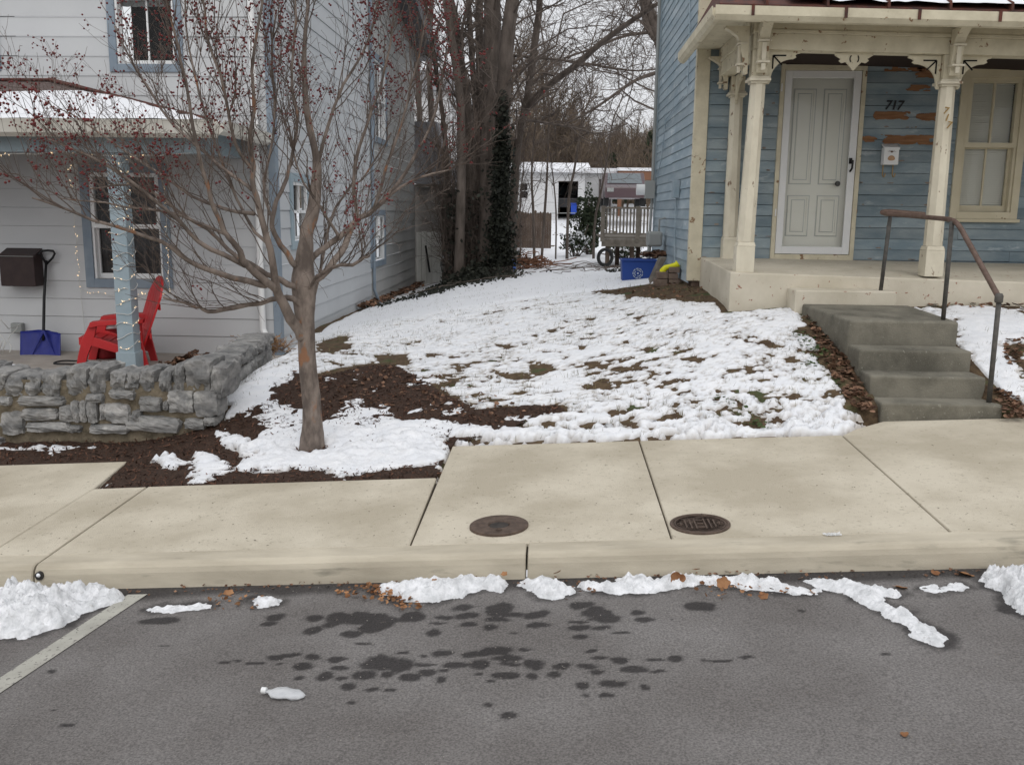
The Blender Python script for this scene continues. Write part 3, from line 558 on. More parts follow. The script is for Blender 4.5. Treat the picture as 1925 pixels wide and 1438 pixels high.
litter('leaf_litter', [(1690,565),(1760,548),(1925,545),(1925,580),(1800,590)], 300, .032, G, 'leaf2', .015)
litter('leaf_litter', [(1870,735),(1925,750),(1925,790),(1885,785)], 120, .025, G, 'leaf2', .012)
litter('leaf_litter', [(1885,640),(1925,640),(1925,700),(1890,690)], 60, .025, G, 'leaf2', .012)
litter('leaf_litter', [(540,705),(770,690),(960,765),(1060,765),(930,810),(700,765),(560,770)], 260, .022, G, 'leaf2', .02)
litter('leaf_litter', [(1100,548),(1285,535),(1500,565),(1250,563)], 160, .02, G, 'leaf2', .01)
# grass tufts poking through
mb = MB(); n = 8000; cx = RNG.uniform(-3, 4.8, n); cy = 6.3+RNG.random(n)**1.3*8
f_ = N3.fbm(cx, cy, 2.5, 3) > -.06; cx = cx[f_]; cy = cy[f_]
okm = ~((cx > 2.15) & (cx < 3.3)) & ~((cy > 8.2) & (cx > 1.5)) & (cx > -3.05) & (sdf(cx, cy, bedpoly) < 0); cx = cx[okm]; cy = cy[okm]; z = G(cx, cy)
for x, y, z_ in zip(cx, cy, z):
    for k_ in range(int(RNG.integers(1, 4))):
        a = RNG.uniform(0, 6.28); l = RNG.uniform(.025, .065); r = RNG.uniform(.2, .9); d = np.array([math.cos(a)*r, math.sin(a)*r, 1])*l; b0 = np.array([x+RNG.normal(0, .012), y+RNG.normal(0, .012), z_]); wv_ = np.array([-math.sin(a), math.cos(a), 0])*.0018
        mb.add([b0-wv_, b0+wv_, b0+d*.6+wv_*.7, b0+d], [(0, 1, 2), (0, 2, 3)])
tag(mb.build('grass', K['grass']), kind='stuff')
# a few green weeds beside the steps
mb = MB()
for (a, b_) in ((1520,650),(1530,662),(1512,640),(1535,675),(1526,690),(1500,632),(1545,668),(1420,800),(1370,760)):
    p = hit(a, b_, G)
    for k_ in range(26):
        an = RNG.uniform(0, 6.28); q = p+np.array([RNG.normal(0, .045), RNG.normal(0, .06), RNG.uniform(.01, .05)]); mb.add(*leaf_mesh(q, RNG.uniform(.008, .018), an, .2, 2, RNG.normal(0, .6)))
tag(mb.build('weeds', mat('weed_green', (.035, .06, .02), .8, col2=(.08, .11, .035), scale=20)), kind='stuff')
# crushed bottle, torn wrapper
p = hit(536, 1310, ST); o = thing('plastic_bottle', 'crushed clear plastic bottle lying on the asphalt', 'bottle', (p[0], p[1], ST(p[0], p[1])))
mb = MB(); prof_ = [(.008, -.078), (.0095, -.062), (.013, -.058), (.026, -.038), (.029, -.01), (.024, .02), (.027, .04), (.018, .062), (.006, .078)]
k_ = 18; V = []; a_ = np.arange(k_)*2*math.pi/k_
for i, (r, x) in enumerate(prof_):
    rr = r*(1+.10*np.sin(a_*3+i*1.3)); V.append(np.stack([np.full(k_, x), np.cos(a_)*rr*1.3, np.sin(a_)*rr*.45+.013], 1))
V = np.concatenate(V); an = -.18; V = np.stack([V[:, 0]*math.cos(an)-V[:, 1]*math.sin(an), V[:, 0]*math.sin(an)+V[:, 1]*math.cos(an), V[:, 2]], 1)+np.array([p[0], p[1], ST(p[0], p[1])])
f = [(i*k_+j, i*k_+(j+1) % k_, (i+1)*k_+(j+1) % k_, (i+1)*k_+j) for i in range(len(prof_)-1) for j in range(k_)]; f += [tuple(range(k_))[::-1], tuple((len(prof_)-1)*k_+j for j in range(k_))]
mb.add(V, f).build('bottle_body', K['litter'], o, smooth=True)
mb = MB(); c0 = np.array([p[0]-.078*math.cos(an), p[1]-.078*math.sin(an), ST(p[0], p[1])+.014]); mb.tube([c0+np.array([.004, 0, 0]), c0-np.array([.014, -.002, 0])], .0115, 12); mb.build('cap', K['white'], o)
p = np.array([1.36, 4.30]); mb = MB(); X, Y = np.meshgrid(np.linspace(-.04, .04, 14), np.linspace(-.02, .02, 9)); rr = 1+.3*N1.fbm(X, Y, 60, 3)
mb.grid(p[0]+X*rr, p[1]+Y*rr, SW(p[0]+X, p[1]+Y)+.006+.028*np.abs(N2.fbm(X, Y, 55, 3)), (X/.042)**2+(Y/.022)**2+1.2*N3.fbm(X, Y, 60, 2) < .9)
tag(mb.build('plastic_wrapper', K['litter'], smooth=False), 'crumpled clear plastic scrap on the kerb joint', 'litter')

# grit and leaf crumbs on the pavement
mb = MB(); n = 420; cx = RNG.uniform(-4, 4, n); cy = 4.32+RNG.random(n)**1.0*2.0; ok = (cy < 5.4) | ((cx > -.6) & (cy < 6.15)); cx = cx[ok]; cy = cy[ok]
mb.add(*slivers(cx, cy, SW(cx, cy)+.0015, .006, .0035, .05)); tag(mb.build('grit', mat('grit', (.05, .035, .025), .9)), kind='stuff')
mb = MB(); n = 1500; cx = RNG.uniform(-2.5, 3, n); cy = RNG.uniform(2.4, 4.12, n); mb.add(*slivers(cx, cy, ST(cx, cy)+.002, .005, .003, .1)); tag(mb.build('gravel', mat('road_grit', (.16, .14, .12), .9, col2=(.30, .28, .26), scale=40)), kind='stuff')

# drain outlet at the foot of the kerb
p = at(73, 1083, 4.14); mb = MB(); mb.tube([(p[0], 4.16, p[2]), (p[0], 4.140, p[2])], .021, 16); DP = mb.build('drain_outlet', mat('drain_pipe', (.03, .028, .026), .7)); tag(DP, 'dark round drain outlet with a snow plug at the foot of the kerb', 'drain')
mb = MB(); mb.lathe((p[0], 4.136, p[2]+.006), [(.001, .008), (.007, .006), (.011, .0), (.008, -.004)], 12, axis=1); mb.build('snow_plug', K['snow'], DP, smooth=True)
# ------------------------------------------------------------------ siding walls
def siding(o, u, out, W, H, ex, holes=(), lip=.012, top=None, jit=0., gr=.0055):
    """o: bottom-left corner, u: along wall, out: outward normal; holes (u0,u1,z0,z1); top: function u->max height"""
    o, u, out = map(lambda q: np.array(q, float), (o, u, out)); up = np.array([0, 0, 1.]); mb = MB(); n = int(math.ceil(H/ex))
    rg = np.random.default_rng(5)
    for i in range(n):
        z0 = i*ex; z1 = min(H, z0+ex); cuts = sorted({z0, z1, max(z0, z1-gr), *[h[k] for h in holes for k in (2, 3) if z0 < h[k] < z1]})
        for a, b in zip(cuts[:-1], cuts[1:]):
            m = (a+b)/2; iv = [(0, W)]
            for h in holes:
                if h[2] <= m <= h[3]:
                    nv = []
                    for (p, q) in iv:
                        if h[1] <= p or h[0] >= q: nv.append((p, q)); continue
                        if h[0] > p: nv.append((p, h[0]))
                        if h[1] < q: nv.append((h[1], q))
                    iv = nv
            for (p, q) in iv:
                segs = [p]
                if jit:
                    x = p+rg.uniform(.8, 3)
                    while x < q-.3: segs.append(x); x += rg.uniform(1.2, 3.2)
                segs.append(q)
                for s0, s1 in zip(segs[:-1], segs[1:]):
                    j0 = rg.normal(0, jit); j1 = rg.normal(0, jit); e0 = lip*(1-(a-z0)/ex)+.002; e1 = lip*(1-(b-z0)/ex)+.002; e0, e1 = (e0-.016, e1-.018) if a >= z1-gr-1e-6 else (e0, e1)
                    if top is not None:
                        t0, t1 = top(s0), top(s1)
                        if a >= max(t0, t1): continue
                        za0, za1, zb0, zb1 = min(a, t0), min(a, t1), min(b, t0), min(b, t1)
                    else: za0 = za1 = a; zb0 = zb1 = b
                    if a == z0 and jit: za0 += j0; za1 += j1
                    g_ = .0012 if jit else 0
                    A = o+u*(s0+g_)+up*za0+out*e0; B = o+u*(s1-g_)+up*za1+out*e0; C = o+u*(s1-g_)+up*zb1+out*e1; D = o+u*(s0+g_)+up*zb0+out*e1
                    mb.quad(A, B, C, D)
                    if a == z0: mb.quad(o+u*s0+up*za0, o+u*s1+up*za1, B, A)
    return mb
def ring(mb, o, u, out, x0, x1, z0, z1, wd, d0, d1, wb=None):
    """picture-frame border as 4 butted boxes; o origin, in plane coords"""
    o, u, out = map(lambda q: np.array(q, float), (o, u, out)); up = np.array([0, 0, 1.]); wb = wd if wb is None else wb
    def b(a0, a1, c0, c1): pbox(mb, o, u, out, a0, a1, c0, c1, d0, d1)
    b(x0, x0+wd, z0, z1); b(x1-wd, x1, z0, z1); b(x0+wd, x1-wd, z1-wd, z1); b(x0+wd, x1-wd, z0, z0+wb)
def pbox(mb, o, u, out, a0, a1, c0, c1, d0, d1):
    o, u, out = map(lambda q: np.array(q, float), (o, u, out)); up = np.array([0, 0, 1.])
    mb.obox(o+u*(a0+a1)/2+up*(c0+c1)/2+out*(d0+d1)/2, u, out, up, (a1-a0)/2, (d1-d0)/2, (c1-c0)/2)
def pquad(mb, o, u, out, a0, a1, c0, c1, d):
    o, u, out = map(lambda q: np.array(q, float), (o, u, out)); up = np.array([0, 0, 1.]); mb.quad(o+u*a0+up*c0+out*d, o+u*a1+up*c0+out*d, o+u*a1+up*c1+out*d, o+u*a0+up*c1+out*d)
UX, UY, FR = (1, 0, 0), (0, 1, 0), (0, -1, 0)
def window(root, o, u, out, x0, x1, z0, z1, trim, tw, tm, sash_m, sw=.04, muntin=True, blind='curtain', low=None, apron=0.):
    """outer trim x0..x1, z0..z1 (trim width tw); returns the window part"""
    f = MB(); ring(f, o, u, out, x0, x1, z0, z1, tw, -.02, .032); w_ = f.build('window', K[tm], root, bevel=.003)
    a, b, c, d = x0+tw+.002, x1-tw-.002, z0+tw+.002, z1-tw-.002; m = (c+d)/2
    s = MB(); ring(s, o, u, out, a, b, m-.02, d, sw, -.05, .016); ring(s, o, u, out, a, b, c, m+.02-.001, sw, -.085, -.052, wb=sw*1.3)
    pbox(s, o, u, out, a, a+.025, c, m-.021, -.05, .012); pbox(s, o, u, out, b-.025, b, c, m-.021, -.05, .012)
    if muntin:
        x = (a+b)/2; pbox(s, o, u, out, x-.009, x+.009, m+.021, d-sw, -.03, .008); pbox(s, o, u, out, x-.009, x+.009, c+sw*1.3, m-.021, -.075, -.056)
    s.build('sash', K[sash_m], w_)
    g = MB(); pquad(g, o, u, out, a+sw, b-sw, m+.02, d-sw, -.02); pquad(g, o, u, out, a+sw, b-sw, c+sw, m-.02, -.068); g.build('pane', K['glass'], w_)
    bk = MB(); pbox(bk, o, u, out, a-.02, b+.02, c-.02, d+.02, -.45, -.44); bk.build('interior', K['dark'], w_)
    cu = MB(); cm = K[blind]
    if blind == 'blind':
        zz = c+.03
        while zz < d-.03: pbox(cu, o, u, out, a+.03, b-.03, zz, zz+.017, -.12, -.11); zz += .024
        pbox(cu, o, u, out, a+.03, b-.03, c+.03, d-.03, -.14, -.135)
    else:
        z_lo = c if low is None else c+(d-c)*low; xs = np.linspace(a, b, 41); off = .012*np.sin(xs*70)
        P = np.array(o, float)+np.outer(xs, u)+np.outer(-.13+off, np.array(out)*1.0)
        X = np.stack([P[:, 0]]*2); Y = np.stack([P[:, 1]]*2); Z = np.stack([P[:, 2]+z_lo, P[:, 2]+d]); cu.grid(X, Y, Z)
    cu.build('window_blind' if blind == 'blind' else 'curtain', cm, w_)
    return w_

# ------------------------------------------------------------------ LEFT HOUSE
XL, YL = -3.12, 10.4
LH = thing('pale_grey_house', 'pale grey two-storey house with wide lap siding and blue trim behind the berry tree', 'house', (XL-3, YL, 0))
o = (-10.0, YL, .05)
def lw(px, py): p = at(px, py, YL); return p[0]+10.0, p[2]-.05
u0, z1 = lw(199, -20); u1, z0 = lw(347, 137); U1 = (u0, u1, z0, z0+1.55)
u0, z0 = lw(165, 540); u1, z1 = lw(314, 312); Lw = (u0, u1, z0, z1+.02)
u0, z0 = lw(-110, 133); u1, _ = lw(4, 133); U2 = (u0, u1, z0, z0+1.55)
siding(o, UX, FR, 10.0+XL, 7.2, .2045, [U1, Lw, U2]).build('front_wall', K['lsid'], LH)
window(LH, o, UX, FR, *U1, 0, .085, 'bluetrim', 'white', .035, True, 'curtain', .45)
window(LH, o, UX, FR, *U2, 0, .085, 'bluetrim', 'white', .035, True, 'curtain', .3)
window(LH, o, UX, FR, *Lw, 0, .10, 'bluetrim', 'white', .045, True, 'darkcurtain', .0)
# side wall: blue-white main block, greyer ell
def sw_(px, py): p = atX(px, py, XL); return p[1]-YL, p[2]
a, z0 = sw_(546, 470); b, z1 = sw_(578, 330); S1 = (a, b, z0-.05, z1-.05)
siding((XL, YL, .05), UY, (1, 0, 0), 5.4, 7.2, .2045, [S1]).build('side_wall', K['lsidb'], LH)
window(LH, (XL, YL, .05), UY, (1, 0, 0), *S1, 0, .10, 'beamblue', 'white', .035, True, 'darkcurtain')
eo = (XL-.0, YL+5.45, .05); def_top = lambda s: 6.25-s*.23
a, zb = sw_(696, 505); b, zt = sw_(722, 395); E1 = (a-5.45, b-5.45, zb-.05, zt-.05)
a, zb = sw_(700, 266); b, zt = sw_(724, 118); E2 = (a-5.45, b-5.45, zb-.05, zt-.05)
wl = siding(eo, UY, (1, 0, 0), 5.05, 7.2, .2045, [E1, E2])
# trim tops to the roof slope
for i, v in enumerate(wl.v):
    s_ = v[:, 1]-eo[1]; v[:, 2] = np.minimum(v[:, 2], .05+def_top(s_))
wl.build('ell_wall', K['lsid2'], LH)
window(LH, eo, UY, (1, 0, 0), *E1, 0, .10, 'bluetrim', 'white', .03, True, 'darkcurtain')
window(LH, eo, UY, (1, 0, 0), *E2, 0, .10, 'bluetrim', 'white', .03, True, 'darkcurtain')
mb = MB(); mb.box(XL-.15, XL-.013, YL, YL+5.4, -.35, .045); mb.box(XL-.15, XL-.02, YL+5.4, YL+10.5, -.6, .045); mb.box(-10, XL-.15, YL+.012, YL+.3, -.4, .045); mb.build('foundation', K['foundation'], LH)
mb = MB(); mb.box(XL-.055, XL+.028, YL-.030, YL-.016, .05, 7.2); mb.box(XL+.014, XL+.028, YL-.016, YL+.09, .05, 7.2); mb.build('corner_board', K['bluetrim'], LH, bevel=.003)
mb = MB(); mb.box(XL+.0, XL+.02, YL+5.40, YL+5.455, .05, 7.2); mb.box(XL-6, XL, YL+5.3, YL+5.4, 6, 7.2); mb.build('back_wall', K['lsid2'], LH)
# downspouts
mb = MB(); px = at(492, 300, YL); mb.tube([(XL-.17, YL-.075, 7.2), (XL-.17, YL-.075, .62), (XL-.165, YL-.075, .35), (XL-.10, YL-.12, .22)], .036, 12); 
for zz in (1.0, 2.6, 4.2): mb.box(XL-.215, XL-.125, YL-.12, YL-.016, zz, zz+.02)
mb.build('downspout', K['white'], LH)
mb = MB(); mb.tube([(XL+.05, YL+5.43, 5.5), (XL+.05, YL+5.43, .35), (XL+.12, YL+5.5, .12)], .028, 8); mb.build('downspout', K['bluetrim'], LH)
mb = MB(); pl = atX(692, 20, XL); V = [(XL+.03, pl[1]-.16, 5.35), (XL+.2, pl[1]-.16, 5.35), (XL+.2, pl[1]+.10, 5.35), (XL+.03, pl[1]+.10, 5.35), (XL+.03, pl[1]-.24, 5.8), (XL+.3, pl[1]-.24, 5.8), (XL+.3, pl[1]+.18, 5.8), (XL+.03, pl[1]+.18, 5.8)]; mb.hexa(V); mb.box(XL+.03, XL+.28, pl[1]-.22, pl[1]+.16, 5.805, 6.2); mb.build('eave_box', K['bluetrim'], LH, bevel=.01)
# ell roof
mb = MB(); y0 = YL+5.45; r0 = .05+6.25; r1 = r0-.23*5.4
mb.hexa([(XL-5, y0, r0), (XL+.38, y0, r0), (XL+.38, y0+5.4, r1), (XL-5, y0+7.3, r1), (XL-5, y0, r0+.16), (XL+.38, y0, r0+.16), (XL+.38, y0+7.3, r1+.16), (XL-5, y0+7.3, r1+.16)]); mb.build('ell_roof', K['greyroof'], LH)
mb = MB(); mb.box(XL-9, XL-1, YL+.5, YL+5, 7.2, 7.3); mb.build('attic_floor', K['dark'], LH)
# porch roof (hipped) with gutter and beam
ez, tz = 2.49, 3.05; ye = 8.95; xe = XL-.12; xt = -5.58
RF = MB(); RF.add([(-11, ye, ez), (xe, ye, ez), (xt, YL-.015, tz), (-11, YL-.015, tz)], [(0, 1, 2, 3)]); RF.add([(xe, ye, ez), (xe, YL-.015, ez), (xt, YL-.015, tz)], [(0, 1, 2)]); RF.add([(-11, ye, ez-.03), (xe, ye, ez-.03), (xe, YL-.015, ez-.03), (-11, YL-.015, ez-.03)], [(3, 2, 1, 0)])
RF.add([(-11, ye, ez), (xe, ye, ez), (xe, ye, ez-.03), (-11, ye, ez-.03)], [(0, 1, 2, 3)])
pr = RF.build('porch_roof', K['shingle'], LH)
mb = MB(); mb.tube([(xe+.01, ye, ez+.02), (xt, YL-.03, tz+.02)], .022, 6); mb.tube([(-11, YL-.03, tz+.015), (xt, YL-.03, tz+.015)], .018, 6); mb.build('hip_cap', K['rust_roof'], pr)
GU = [(0, 0), (-.02, -.10), (-.07, -.13), (-.11, -.10), (-.125, -.03), (-.135, .0), (-.125, .0), (-.11, -.03), (-.012, -.03)]
def gutter(p0, p1, out, name, m, root, sc=1., poly=GU):
    p0 = np.array(p0, float); p1 = np.array(p1, float); out = np.array(out, float)
    P = [p0-out*a*sc+np.array([0, 0, b*sc]) for a, b in poly]; mb = MB(); mb.prism(P, p1-p0); return mb.build(name, K[m], root)
gutter((-11, ye-.0, ez+.02), (xe+.05, ye, ez+.02), (0, -1, 0), 'gutter', 'gutterwhite', LH, 1.25)
gutter((xe, ye-.1, ez+.02), (xe, YL-.05, ez+.02), (1, 0, 0), 'gutter', 'gutterwhite', LH, 1.0)
mb = MB(); mb.box(-11, xe-.22, ye+.14, ye+.30, ez-.27, ez-.035); mb.box(xe-.34, xe-.22, ye+.301, YL-.03, ez-.25, ez-.035); mb.build('porch_beam', K['beamblue'], LH, bevel=.004)
mb = MB(); mb.box(-11, xe, ye+.0, ye+.02, ez-.11, ez-.031); mb.build('fascia', K['gutterwhite'], LH)
# snow on the porch roof
def roof_snow(fn, x0, x1, y0, y1, thr, res, th, root=None, seed=N1, sx=1.2, sy=5):
    X, Y = np.meshgrid(np.arange(x0, x1, res), np.arange(y0, y1, res)); v = thr(X, Y)+.5*seed.fbm(X*sx, Y*sy, 1, 4)
    t = np.clip(v/.12, 0, 1)**.5; o = MB().grid(X, Y, fn(X, Y)+.004+th*t*(1+.5*N3.fbm(X, Y, 6, 3))-(v < 0)*.05, v > -.03).build('roof_snow', K['snow'], root, smooth=True); return o
def lroof(X, Y): return np.minimum(ez+(Y-ye)*(tz-ez)/(YL-ye), ez+(xe-X)*(tz-ez)/(xe-xt))
sn = roof_snow(lroof, -11, xe, ye+.0, YL-.02, lambda X, Y: np.where(Y < ye+.17, .25, np.where(Y < ye+.26, -.20, .16-(Y-(YL-.62))*.95*(Y > YL-.62)))-.14*np.exp(-((lroof(X, Y)-(ez+(Y-ye)*(tz-ez)/(YL-ye)))/.01)**2)*0-.9*np.clip(.05-np.abs((xe-X)/(xe-xt)-(Y-ye)/(YL-ye)), 0, .05)*4, .03, .035)
tag(sn, 'patchy snow lying on the brown porch roof at the left', 'snow')
# foundation leaves
mb = MB()
for i in range(320):
    y = RNG.uniform(14.5, 21.5); x = XL+.03+abs(RNG.normal(0, .10)); mb.add(*leaf_mesh((x, y, float(G(x, y))+.04+RNG.uniform(0, .06)), .05, RNG.uniform(0, 6), .4, 5, RNG.normal(0, .5)))
tag(mb.build('leaf_litter', K['leaf2']), kind='stuff')

# porch post with light string
pxs = at(246, 690, 9.2)[0]
PT = thing('porch_post', 'blue-grey porch post wrapped in small lights beside the red chair', 'post', (pxs, 9.2, .05))
mb = MB(); mb.hexa([(pxs-.085, 9.12, .05), (pxs+.085, 9.12, .05), (pxs+.085, 9.28, .05), (pxs-.085, 9.28, .05), (pxs-.075, 9.12, ez-.272), (pxs+.075, 9.12, ez-.272), (pxs+.075, 9.28, ez-.272), (pxs-.075, 9.28, ez-.272)]); mb.box(pxs-.10, pxs+.10, 9.1, 9.3, .045, .25); mb.build('post', K['beamblue'], PT, bevel=.004)
def lights(root, path, name_w='light_cord', bulbs_every=.055, seed=3, jit=.02, r=.0038, out=np.array([0, -1, 0.])):
    rg = np.random.default_rng(seed); path = np.array(path, float); d = np.linalg.norm(np.diff(path, axis=0), axis=1); s = np.concatenate([[0], np.cumsum(d)]); n = max(4, int(s[-1]/.02))
    t = np.linspace(0, s[-1], n); P = np.stack([np.interp(t, s, path[:, k]) for k in range(3)], 1)
    ns = Noise(seed); P += np.stack([ns.fbm(t, t*0, 14, 2), 0*t, ns.fbm(t, t*0+9, 14, 2)], 1)*jit*2
    w_ = MB(); w_.tube(P, r, 4); wo = w_.build(name_w, K['wire'], root)
    k = int(s[-1]/bulbs_every)
    for i in range(k):
        j = rg.integers(0, n); c = P[j]; dd = rg.normal(0, 1, 3); dd[1] = -abs(dd[1]); dd /= np.linalg.norm(dd); b = MB(); b.tube([c, c+dd*.02], [.0028, .0016], 4); b.build('bulb', K['bulb'], root)
P = []
for i, t in enumerate(np.linspace(0, 1, 260)):
    z = .22+t*1.95; a = t*2*math.pi*17; cx_ = math.cos(a); sy_ = math.sin(a); m_ = max(abs(cx_), abs(sy_)); P.append((pxs+.092*cx_/m_, 9.2+.088*sy_/m_, z+.025*math.sin(a*2.3)))
LS = thing('string_lights', 'string of small warm lights spiralled up the blue-grey porch post', 'lights', (pxs, 9.1, .2), 'fairy lights on the porch')
lights(LS, P, bulbs_every=.12, seed=4, jit=.012)
x0, zb = at(152, 540, YL)[0], at(165, 545, YL)[2]; x1 = at(322, 545, YL)[0]; zt = at(160, 312, YL)[2]
LS = thing('string_lights', 'string of small warm lights around the blue window frame on the porch', 'lights', (x0, YL-.06, 1), 'fairy lights on the porch')
lights(LS, [(x0, YL-.05, zt), (x0+.02, YL-.05, zb), (x0+.5, YL-.05, zb-.06), (x1-.3, YL-.05, zb-.03), (x1, YL-.05, zb), (x1+.01, YL-.05, zt)], bulbs_every=.055, seed=5, jit=.03)
lights(LS, [(x0+.02, YL-.05, zb), (x0+.03, YL-.04, zb-.6), (x0+.04, YL-.05, .1)], bulbs_every=.9, seed=8, jit=.004, r=.003)
LS = thing('string_lights', 'string of small warm lights sagging under the porch beam', 'lights', (-6, ye+.1, ez-.25), 'fairy lights on the porch')
P = [(x, ye+.13, ez-.27-.03*abs(math.sin((x+3.5)*2.4))) for x in np.linspace(-8, xe-.3, 60)]; lights(LS, P, bulbs_every=.11, seed=6, jit=.01)

# patio slab and things on it
PF = .05
mb = MB(); mb.box(-11, XL+.35, 6.85, YL-.001, -.15, PF); struct(mb.build('patio', K['patio']))
# shovel
sx, sy = at(80, 670, 10.12)[0], 10.12
SH = thing('snow_shovel', 'blue snow shovel with black shaft leaning against the porch wall', 'shovel', (sx, sy, PF))
def sp(px, py, Y): return at(px, py, Y)
bl = [(43, 622), (118, 622), (117, 674), (43, 672)]
n = 16; X = np.zeros((9, n)); Y = X.copy(); Z = X.copy()
tl, tr, br, bl_ = sp(43, 620, 10.22), sp(119, 624, 10.22), sp(118, 675, 10.08), sp(42, 672, 10.08)
for j in range(9):
    for i in range(n):
        u_ = i/(n-1); v_ = j/8; p = (tl*(1-u_)+tr*u_)*(1-v_)+(bl_*(1-u_)+br*u_)*v_
        X[j, i] = p[0]; Y[j, i] = p[1]-.045*(4*(u_-.5)**2)**1.0-.01*math.cos((u_-.5)*25)*(1-v_); Z[j, i] = p[2]-(.012*math.cos(u_*6.28) if j == 0 else 0)
mb = MB(); mb.grid(X, Y, Z); bo = mb.build('blade', K['navy'], SH, smooth=True); sm = bo.modifiers.new('thick', 'SOLIDIFY'); sm.thickness = .006
mb = MB(); mb.tube([sp(81, 640, 10.15), sp(82, 618, 10.19), sp(83, 560, 10.25), sp(87, 490, 10.33)], [.013, .017, .016, .014], 10); mb.build('shaft', K['black'], SH, smooth=True)
mb = MB(); mb.tube([sp(x, y, 10.33) for x, y in ((87, 496), (80, 485), (77, 476), (80, 472), (90, 471), (100, 472), (103, 477), (99, 485), (88, 496))], .013, 8); mb.build('handle', K['black'], SH, smooth=True)
mb = MB()
for a, b in (((82, 622), (60, 668)), ((82, 622), (104, 669))): mb.tube([sp(*a, 10.165), sp(*b, 10.07)], [.016, .004], 6)
mb.build('blade_rib', K['navy'], SH)
# wall mailbox
c0 = at(2, 538, 10.2); c1 = at(62, 474, 10.2)
MBX = thing('mailbox', 'dark brown metal mailbox hung on the pale grey porch wall', 'mailbox', (c0[0]+.15, YL, c0[2]))
mb = MB(); mb.box(c0[0], c1[0], 10.2, YL-.014, c0[2], c1[2]-.03); mb.build('box_body', K['brownbox'], MBX, bevel=.008)
mb = MB(); z_ = c1[2]; mb.hexa([(c0[0]-.006, 10.19, z_-.06), (c1[0]+.006, 10.19, z_-.06), (c1[0]+.006, YL-.016, z_+.02), (c0[0]-.006, YL-.016, z_+.02), (c0[0]-.006, 10.19, z_-.045), (c1[0]+.006, 10.19, z_-.045), (c1[0]+.006, YL-.016, z_+.035), (c0[0]-.006, YL-.016, z_+.035)]); mb.build('lid', K['brownbox'], MBX, bevel=.003)
mb = MB(); mb.box(c0[0]-.004, c1[0]+.004, 10.185, 10.189, z_-.052, z_-.046); mb.build('rim', K['meter'], MBX)
# outlet + cords
c0 = at(22, 622, 10.33); OB = thing('outlet_box', 'grey weatherproof outlet box on the porch wall left of the shovel', 'outlet', (c0[0]+.06, YL, c0[2]))
mb = MB(); mb.box(c0[0], c0[0]+.13, 10.31, YL-.013, c0[2]-.02, c0[2]+.09); mb.build('cover', K['meter'], OB, bevel=.01)
CO = MB()
def cord(pts, r=.005): CO.tube([at(a, b, Y) for a, b, Y in pts], r, 6)
cord([(35, 612, 10.28), (28, 622, 10.2), (20, 630, 10.1), (14, 640, 10.0), (22, 652, 9.9), (18, 662, 9.8)]); cord([(30, 615, 10.25), (16, 618, 10.1), (0, 600, 10), (-12, 590, 10)]); cord([(-10, 640, 9.8), (5, 655, 9.8), (12, 645, 9.8), (4, 640, 9.8), (0, 655, 9.8)])
cord([(-10, 672, 10.2), (20, 667, 10.2), (45, 663, 10.25)], .006); cord([(-8, 620, 9.9), (10, 640, 9.9), (5, 665, 9.9)], .004)
tag(CO.build('extension_cord', K['wire'], smooth=True), 'tangled white cords plugged into the grey outlet box', 'cord')
# hose loop
mb = MB(); c = at(135, 688, 9.55); P = [(c[0]+.17*math.cos(a)*(1+.1*math.sin(2*a)), c[1]+.12*math.sin(a), PF+.012+.004*math.sin(3*a)) for a in np.linspace(0, 6.6, 30)]; mb.tube(P, .009, 6); tag(mb.build('hose', K['black'], smooth=True), 'loop of thin black hose on the patio by the red chair', 'hose')
# snow mound on patio edge
mb = MB(); c = at(8, 708, 8.3); X, Y = np.meshgrid(np.linspace(-.4, .4, 30), np.linspace(-.3, .3, 24)); r_ = (X/.36)**2+(Y/.26)**2; mb.grid(c[0]+X, c[1]+Y, PF+.20*np.sqrt(np.clip(1-r_, 0, 1))-.002, r_ < 1.15); tag(mb.build('snow_mound', K['snow'], smooth=True), 'smooth white snow mound behind the stone wall at the left edge', 'snow pile')
# dry leaf heap on the patio
mb = MB()
for i in range(170):
    c = at(350, 684, 9.5); x = c[0]+RNG.normal(0, .12); y = 9.55+RNG.normal(0, .15); h = .10*math.exp(-((x-c[0])/.15)**2); mb.add(*leaf_mesh((x, y, PF+RNG.uniform(0, h+.015)), .045, RNG.uniform(0, 6), .4, 5, RNG.normal(0, .7)))
tag(mb.build('leaf_heap', K['leaf2']), kind='stuff')
# red bucket behind the chair
c = at(202, 655, 10.0); BK = thing('plastic_tub', 'dark red plastic tub with pale rim standing behind the red chair', 'tub', (c[0], 10.0, PF))
mb = MB(); mb.lathe((c[0], 10.0, PF), [(.145, 0), (.15, .03), (.165, .33), (.16, .34), (.15, .33), (.14, .05)], 28); mb.build('tub_body', K['darkred'], BK, smooth=True)
mb = MB(); mb.lathe((c[0], 10.0, PF+.335), [(.172, 0), (.175, .015), (.16, .03), (.10, .035), (.001, .035)], 28); mb.build('lid', K['white'], BK, smooth=True)

# red adirondack chair, seen from its side, facing left
CH = thing('adirondack_chair', 'red plastic adirondack chair facing left on the porch', 'chair', (-4.5, 9.5, PF))
Yn, Yf = 9.28, 9.82          # near and far sides
def cp(a, b, Y=Yn): return at(a, b, Y)
